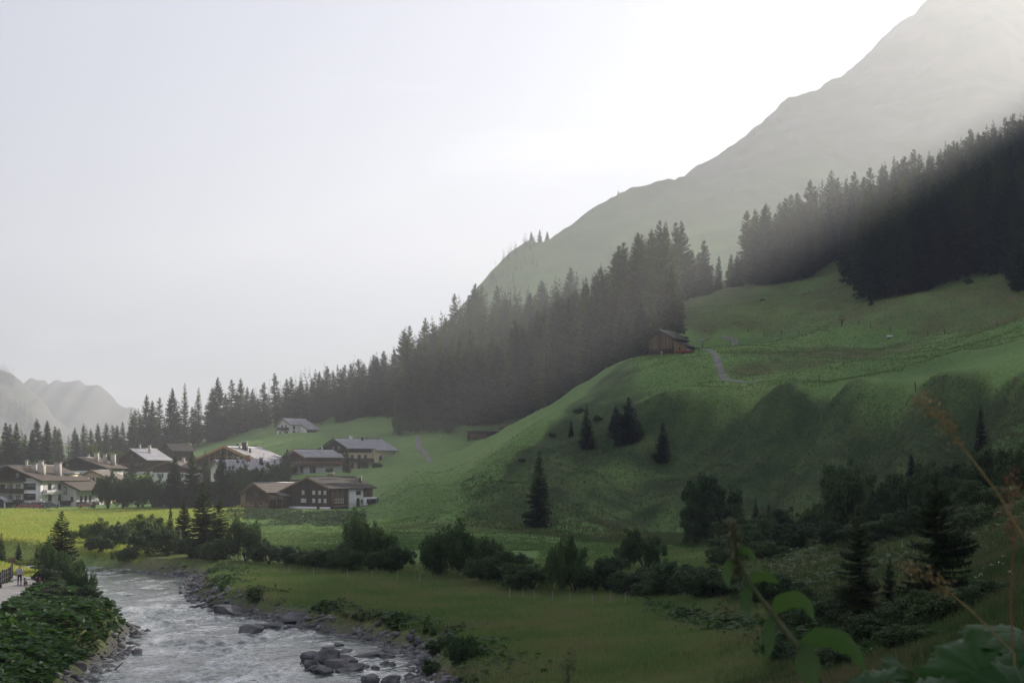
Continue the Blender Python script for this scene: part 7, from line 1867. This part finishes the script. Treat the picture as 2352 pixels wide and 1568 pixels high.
def gravel(name, label, n, sampler, smin, smax, seed):
    r = np.random.default_rng(seed); X, Y = sampler(r, n); n = len(X)
    Z = np.maximum(height(X, Y), -0.12)
    V0, F0 = IC1
    s = smin + (smax - smin) * r.random(n) ** 3
    a = r.random(n) * 6.283; ca, sa = np.cos(a), np.sin(a)
    J = V0[None] * (1 + r.normal(0, 0.16, (n, len(V0), 1))) * (s[:, None] * np.stack([np.ones(n), 0.6 + 0.4 * r.random(n), 0.4 + 0.4 * r.random(n)], 1))[:, None, :]
    P = np.stack([J[..., 0] * ca[:, None] - J[..., 1] * sa[:, None] + X[:, None], J[..., 0] * sa[:, None] + J[..., 1] * ca[:, None] + Y[:, None], J[..., 2] + Z[:, None] + (s * 0.15)[:, None]], -1)
    F = (F0[None] + (np.arange(n) * len(V0))[:, None, None]).reshape(-1, 3)
    tag(link(name, mesh_np(name, P.reshape(-1, 3), F, [M_PEBBLE])), label, 'gravel', kind='stuff')
def sh_l(r, n):
    Y = r.uniform(72, 172, n); L = np.interp(Y, RL[:, 0], RL[:, 1]); return L + 0.5 - np.abs(r.normal(0, 0.9, n)) + 0.3, Y
def sh_r(r, n):
    Y = r.uniform(74, 172, n); R_ = np.interp(Y, RR[:, 0], RR[:, 1]); return R_ - 0.4 + np.abs(r.normal(0, 1.5, n)), Y
gravel('left_shore_gravel', 'loose stones along the left water edge', 1500, sh_l, 0.06, 0.42, 41)
gravel('right_shore_gravel', 'loose stones along the right water edge', 2600, sh_r, 0.06, 0.42, 42)
# driftwood
def stick(name, label, pts, r0):
    V, F = tube(np.array(pts), np.linspace(r0, r0 * 0.4, len(pts)), 5); tag(link(name, Geo().add(V, F).mesh(name, [M_BARK], True)), label, 'branch')
X, Y = -25.0, 89.0
p = at(270, 1500, 88.5); stick('driftwood', 'broken branch sticking out of the water near the left shore', [(p[0] - 0.35, p[1], -0.15), (p[0], p[1], 0.12), (p[0] + 0.32, p[1], 0.42)], 0.06)
p = at(905, 1548, 86); stick('driftwood', 'thin dead twig on the flat boulder at the bottom', [(p[0] - 0.3, p[1], 0.35), (p[0] + 0.5, p[1] - 0.1, 0.55), (p[0] + 1.4, p[1], 0.42), (p[0] + 2.2, p[1], 0.62)], 0.03)

# ------------------------------------------------------------------ plants close to the viewer
M_FGLEAF = leaf_mat('near_big_leaf', (0.014, 0.050, 0.011), (0.027, 0.074, 0.016), trans=0.35, rough=0.5, spec=0.2)
M_FGSTEM = noise_mat('green_stem', (0.05, 0.07, 0.03), (0.10, 0.10, 0.045), scale=20, rough=0.7)
M_NETTLE = leaf_mat('nettle_leaf', (0.035, 0.075, 0.020), (0.060, 0.105, 0.028), trans=0.35)
M_DRY = noise_mat('dry_grass_stalk', (0.17, 0.125, 0.05), (0.27, 0.20, 0.085), scale=15, rough=0.8)
M_REDSTEM = noise_mat('reddish_stem', (0.13, 0.055, 0.03), (0.20, 0.09, 0.05), scale=15, rough=0.8)
def round_leaf(c, nrm, size, seed, parent, fold=0.25):
    """kidney-shaped butterbur leaf with radial folds and a toothed, curled rim"""
    r = np.random.default_rng(seed); nr, na = 16, 72
    n_ = Vector(nrm).normalized(); u = n_.cross(Vector((0.2, 1, 0.1))).normalized(); w = n_.cross(u)
    rho = np.linspace(0, 1, nr)[:, None]; th = np.linspace(-math.pi * 0.93, math.pi * 0.93, na)[None, :]
    lob = 1 + 0.06 * np.cos(9 * th + r.random() * 6) + 0.05 * np.sin(23 * th) + 0.03 * np.sin(41 * th + 1)
    R_ = size * rho * (0.9 + 0.12 * np.cos(th)) * (1 + (lob - 1) * rho ** 3)
    hgt = size * (fold * rho ** 1.3 * (0.32 * np.cos(11 * th + r.random() * 6) * (0.35 + 0.65 * rho)) * 0.55 - 0.30 * rho ** 2 + 0.10 * rho ** 4 * np.sin(5 * th + r.random() * 6)
                  + 0.05 * rho * r.normal(0, 0.25, (nr, na)))
    hgt -= size * 0.035 * np.exp(-((np.mod(th * 11 / (2 * math.pi), 1) - 0.5) / 0.10) ** 2) * rho ** 0.7
    P = np.array(c)[None, None, :] + (R_ * np.cos(th))[..., None] * np.array(u) + (R_ * np.sin(th))[..., None] * np.array(w) + hgt[..., None] * np.array(n_)
    i = np.arange(nr * na).reshape(nr, na); F = np.stack([i[:-1, :-1], i[:-1, 1:], i[1:, 1:], i[1:, :-1]], -1).reshape(-1, 4)
    o = link('leaf', mesh_np('leaf', P.reshape(-1, 3) - np.array(parent.location), F, [M_FGLEAF], smooth=True)); child(o, parent)
def butterbur(label, base, leaves, seed):
    b = (base[0], base[1], hz(base[0], base[1]))
    e = link('butterbur_plant', None, loc=b); tag(e, label, 'plant')
    bpy.context.view_layer.update()
    for k, (x, y, Y, size, nrm) in enumerate(leaves):
        c = at(x, y + 12, Y); round_leaf(c, nrm, size * 0.88, seed + k, e)
        t = np.linspace(0, 1, 8)[:, None]; P0 = np.array([b[0] + 0.04 * k, b[1], b[2] - 0.05]); P1 = np.array(c)
        path = P0 + (P1 - P0) * t + np.array([0.1, 0.05, 0.0]) * np.sin(t * math.pi) * 0.5
        V, F = tube(path - np.array(b), np.linspace(0.012, 0.007, 8), 7); child(link('stalk', Geo().add(V, F).mesh('stalk', [M_FGSTEM], True)), e)
butterbur('huge ribbed leaves of a butterbur plant in the bottom right corner', (1.15, 3.0), [(2255, 1535, 3.0, 0.15, (-0.35, -0.75, 0.55)), (2345, 1440, 3.1, 0.13, (0.2, -0.25, 0.95)), (2150, 1595, 2.9, 0.12, (-0.2, -0.6, 0.8)), (2350, 1590, 2.8, 0.11, (0.1, -0.8, 0.55)), (2205, 1470, 3.3, 0.09, (-0.4, -0.2, 0.9)), (2330, 1520, 2.9, 0.07, (-0.6, -0.6, 0.5))], 500)
butterbur('butterbur plant with crumpled pale-edged leaf at the bottom, left of the huge leaves', (0.75, 3.1), [(2020, 1560, 3.05, 0.10, (-0.45, -0.5, 0.75)), (1950, 1600, 2.9, 0.08, (-0.3, -0.5, 0.8)), (2075, 1525, 3.3, 0.06, (0.5, -0.5, 0.7))], 520)

def blade(pts, wid, mat, parent, name='leaf', n=14, toothed=True):
    """pointed leaf along a curved midrib"""
    P = np.array(pts, float); t = np.linspace(0, 1, n); tt = np.linspace(0, 1, len(P))
    C = np.stack([np.interp(t, tt, P[:, k]) for k in range(3)], 1)
    for _ in range(2): C[1:-1] = (C[:-2] + 2 * C[1:-1] + C[2:]) / 4
    T_ = np.gradient(C, axis=0); T_ /= np.linalg.norm(T_, axis=1, keepdims=True)
    sd = np.cross(T_, np.array([0.25, 1.0, 0.35])); sd /= np.linalg.norm(sd, axis=1, keepdims=True); up = np.cross(sd, T_)
    w = wid * np.sin(np.clip(t * 1.02, 0, 1) ** 0.7 * math.pi) * (1 + (0.12 * np.sin(t * 60) if toothed else 0)) + 0.0008
    V = np.concatenate([C - sd * w[:, None] + up * (0.35 * w)[:, None], C, C + sd * w[:, None] + up * (0.35 * w)[:, None]]); i = np.arange(n - 1)
    F = np.concatenate([np.stack([i, i + n, i + n + 1, i + 1], 1), np.stack([i + n, i + 2 * n, i + 2 * n + 1, i + n + 1], 1)])
    child(link(name, mesh_np(name, V - np.array(parent.location), F, [mat], smooth=True)), parent)
def nettle():
    Y = 2.6; b = at(1905, 1620, Y); b = (b[0] + 0.03, b[1], hz(b[0] + 0.03, b[1])); e = link('nettle', None, loc=b); tag(e, 'leaning nettle stem with drooping leaves before the near spruces', 'plant')
    pts = [b, at(1920, 1640, Y), at(1880, 1560, Y), at(1830, 1480, Y), at(1775, 1410, Y), at(1722, 1340, Y), at(1690, 1270, Y), at(1682, 1200, Y)]
    V, F = tube(np.array(pts) - np.array(b), [0.008, 0.0075, 0.007, 0.006, 0.005, 0.004, 0.003, 0.002], 7); child(link('stem', Geo().add(V, F).mesh('stem', [M_FGSTEM], True)), e)
    for pl, w in (([(1722, 1340), (1745, 1322), (1775, 1328), (1790, 1340)], 0.010), ([(1725, 1342), (1712, 1372), (1716, 1400), (1722, 1418)], 0.011), ([(1775, 1408), (1805, 1378), (1850, 1380), (1872, 1430)], 0.017), ([(1778, 1412), (1765, 1440), (1768, 1490), (1755, 1520)], 0.010),
                  ([(1830, 1478), (1845, 1500), (1862, 1560), (1870, 1600)], 0.022), ([(1832, 1480), (1900, 1462), (1960, 1490), (1992, 1550)], 0.020), ([(1690, 1270), (1712, 1262), (1730, 1280), (1738, 1300)], 0.008), ([(1690, 1275), (1672, 1300), (1668, 1330), (1675, 1350)], 0.008), ([(1880, 1560), (1868, 1600), (1850, 1650), (1845, 1680)], 0.025)):
        blade([at(x, y, Y - 0.02 * k) for k, (x, y) in enumerate(pl)], w, M_NETTLE, e)
    g = Geo(); r = np.random.default_rng(9)
    for k in range(420):                                 # flower tassels round the top
        t = r.random(); c = np.array(at(1683 + 12 * t + r.normal(0, 9), 1195 + 130 * t, Y + r.normal(0, 0.006))) - np.array(b)
        g.add(c + r.normal(0, 0.0035, (3, 3)), [(0, 1, 2)])
    child(link('flower_tassel', g.mesh('flower_tassel', [M_FGSTEM])), e)
nettle()
def dry_grass(label, stalk, Y, head, mat, seed, r0=0.0028):
    p0 = at(*stalk[0], Y); b = (p0[0], p0[1], hz(p0[0], p0[1])); e = link('grass_stalk', None, loc=b); tag(e, label, 'grass stalk')
    P = np.array([b] + [at(x, y, Y) for x, y in stalk]); V, F = tube(P - np.array(b), np.linspace(r0, r0 * 0.45, len(P)), 6); child(link('stem', Geo().add(V, F).mesh('stem', [mat], True)), e)
    g = Geo(); r = np.random.default_rng(seed); H = np.array([at(x, y, Y) for x, y in head]); tt = np.linspace(0, 1, len(H))
    for k in range(170):
        t = r.random(); c = np.array([np.interp(t, tt, H[:, q]) for q in range(3)]) + r.normal(0, 0.010, 3) * np.array([1, 0.6, 1]) - np.array(b)
        d = r.normal(0, 1, 3); d /= np.linalg.norm(d); s = np.cross(d, r.normal(0, 1, 3)); s /= np.linalg.norm(s)
        g.add([c - d * 0.006, c + s * 0.0018, c + d * 0.006, c - s * 0.0018], [(0, 1, 2, 3)])
    child(link('seed_head', g.mesh('seed_head', [mat])), e)
dry_grass('long golden grass stalk arching across the slope at the right', [(2420, 1330), (2352, 1235), (2290, 1130), (2230, 1050), (2175, 985)], 2.6, [(2200, 1010), (2165, 965), (2140, 935), (2105, 915)], M_DRY, 61)
dry_grass('short golden grass stalk in front of the nearest spruce', [(2330, 1500), (2235, 1405), (2180, 1360), (2130, 1325)], 2.9, [(2185, 1362), (2150, 1335), (2100, 1308), (2075, 1300)], M_DRY, 62, 0.0022)
dry_grass('reddish seed stem at the right edge above the huge leaves', [(2325, 1480), (2322, 1360), (2326, 1280), (2330, 1190)], 3.0, [(2330, 1240), (2318, 1180), (2325, 1120), (2330, 1080)], M_REDSTEM, 63, 0.0022)
dry_grass('thin brown seed stem at the bottom of the meadow', [(1308, 1700), (1306, 1600), (1305, 1530)], 3.2, [(1306, 1580), (1304, 1540), (1306, 1500)], M_FGSTEM, 64, 0.003)
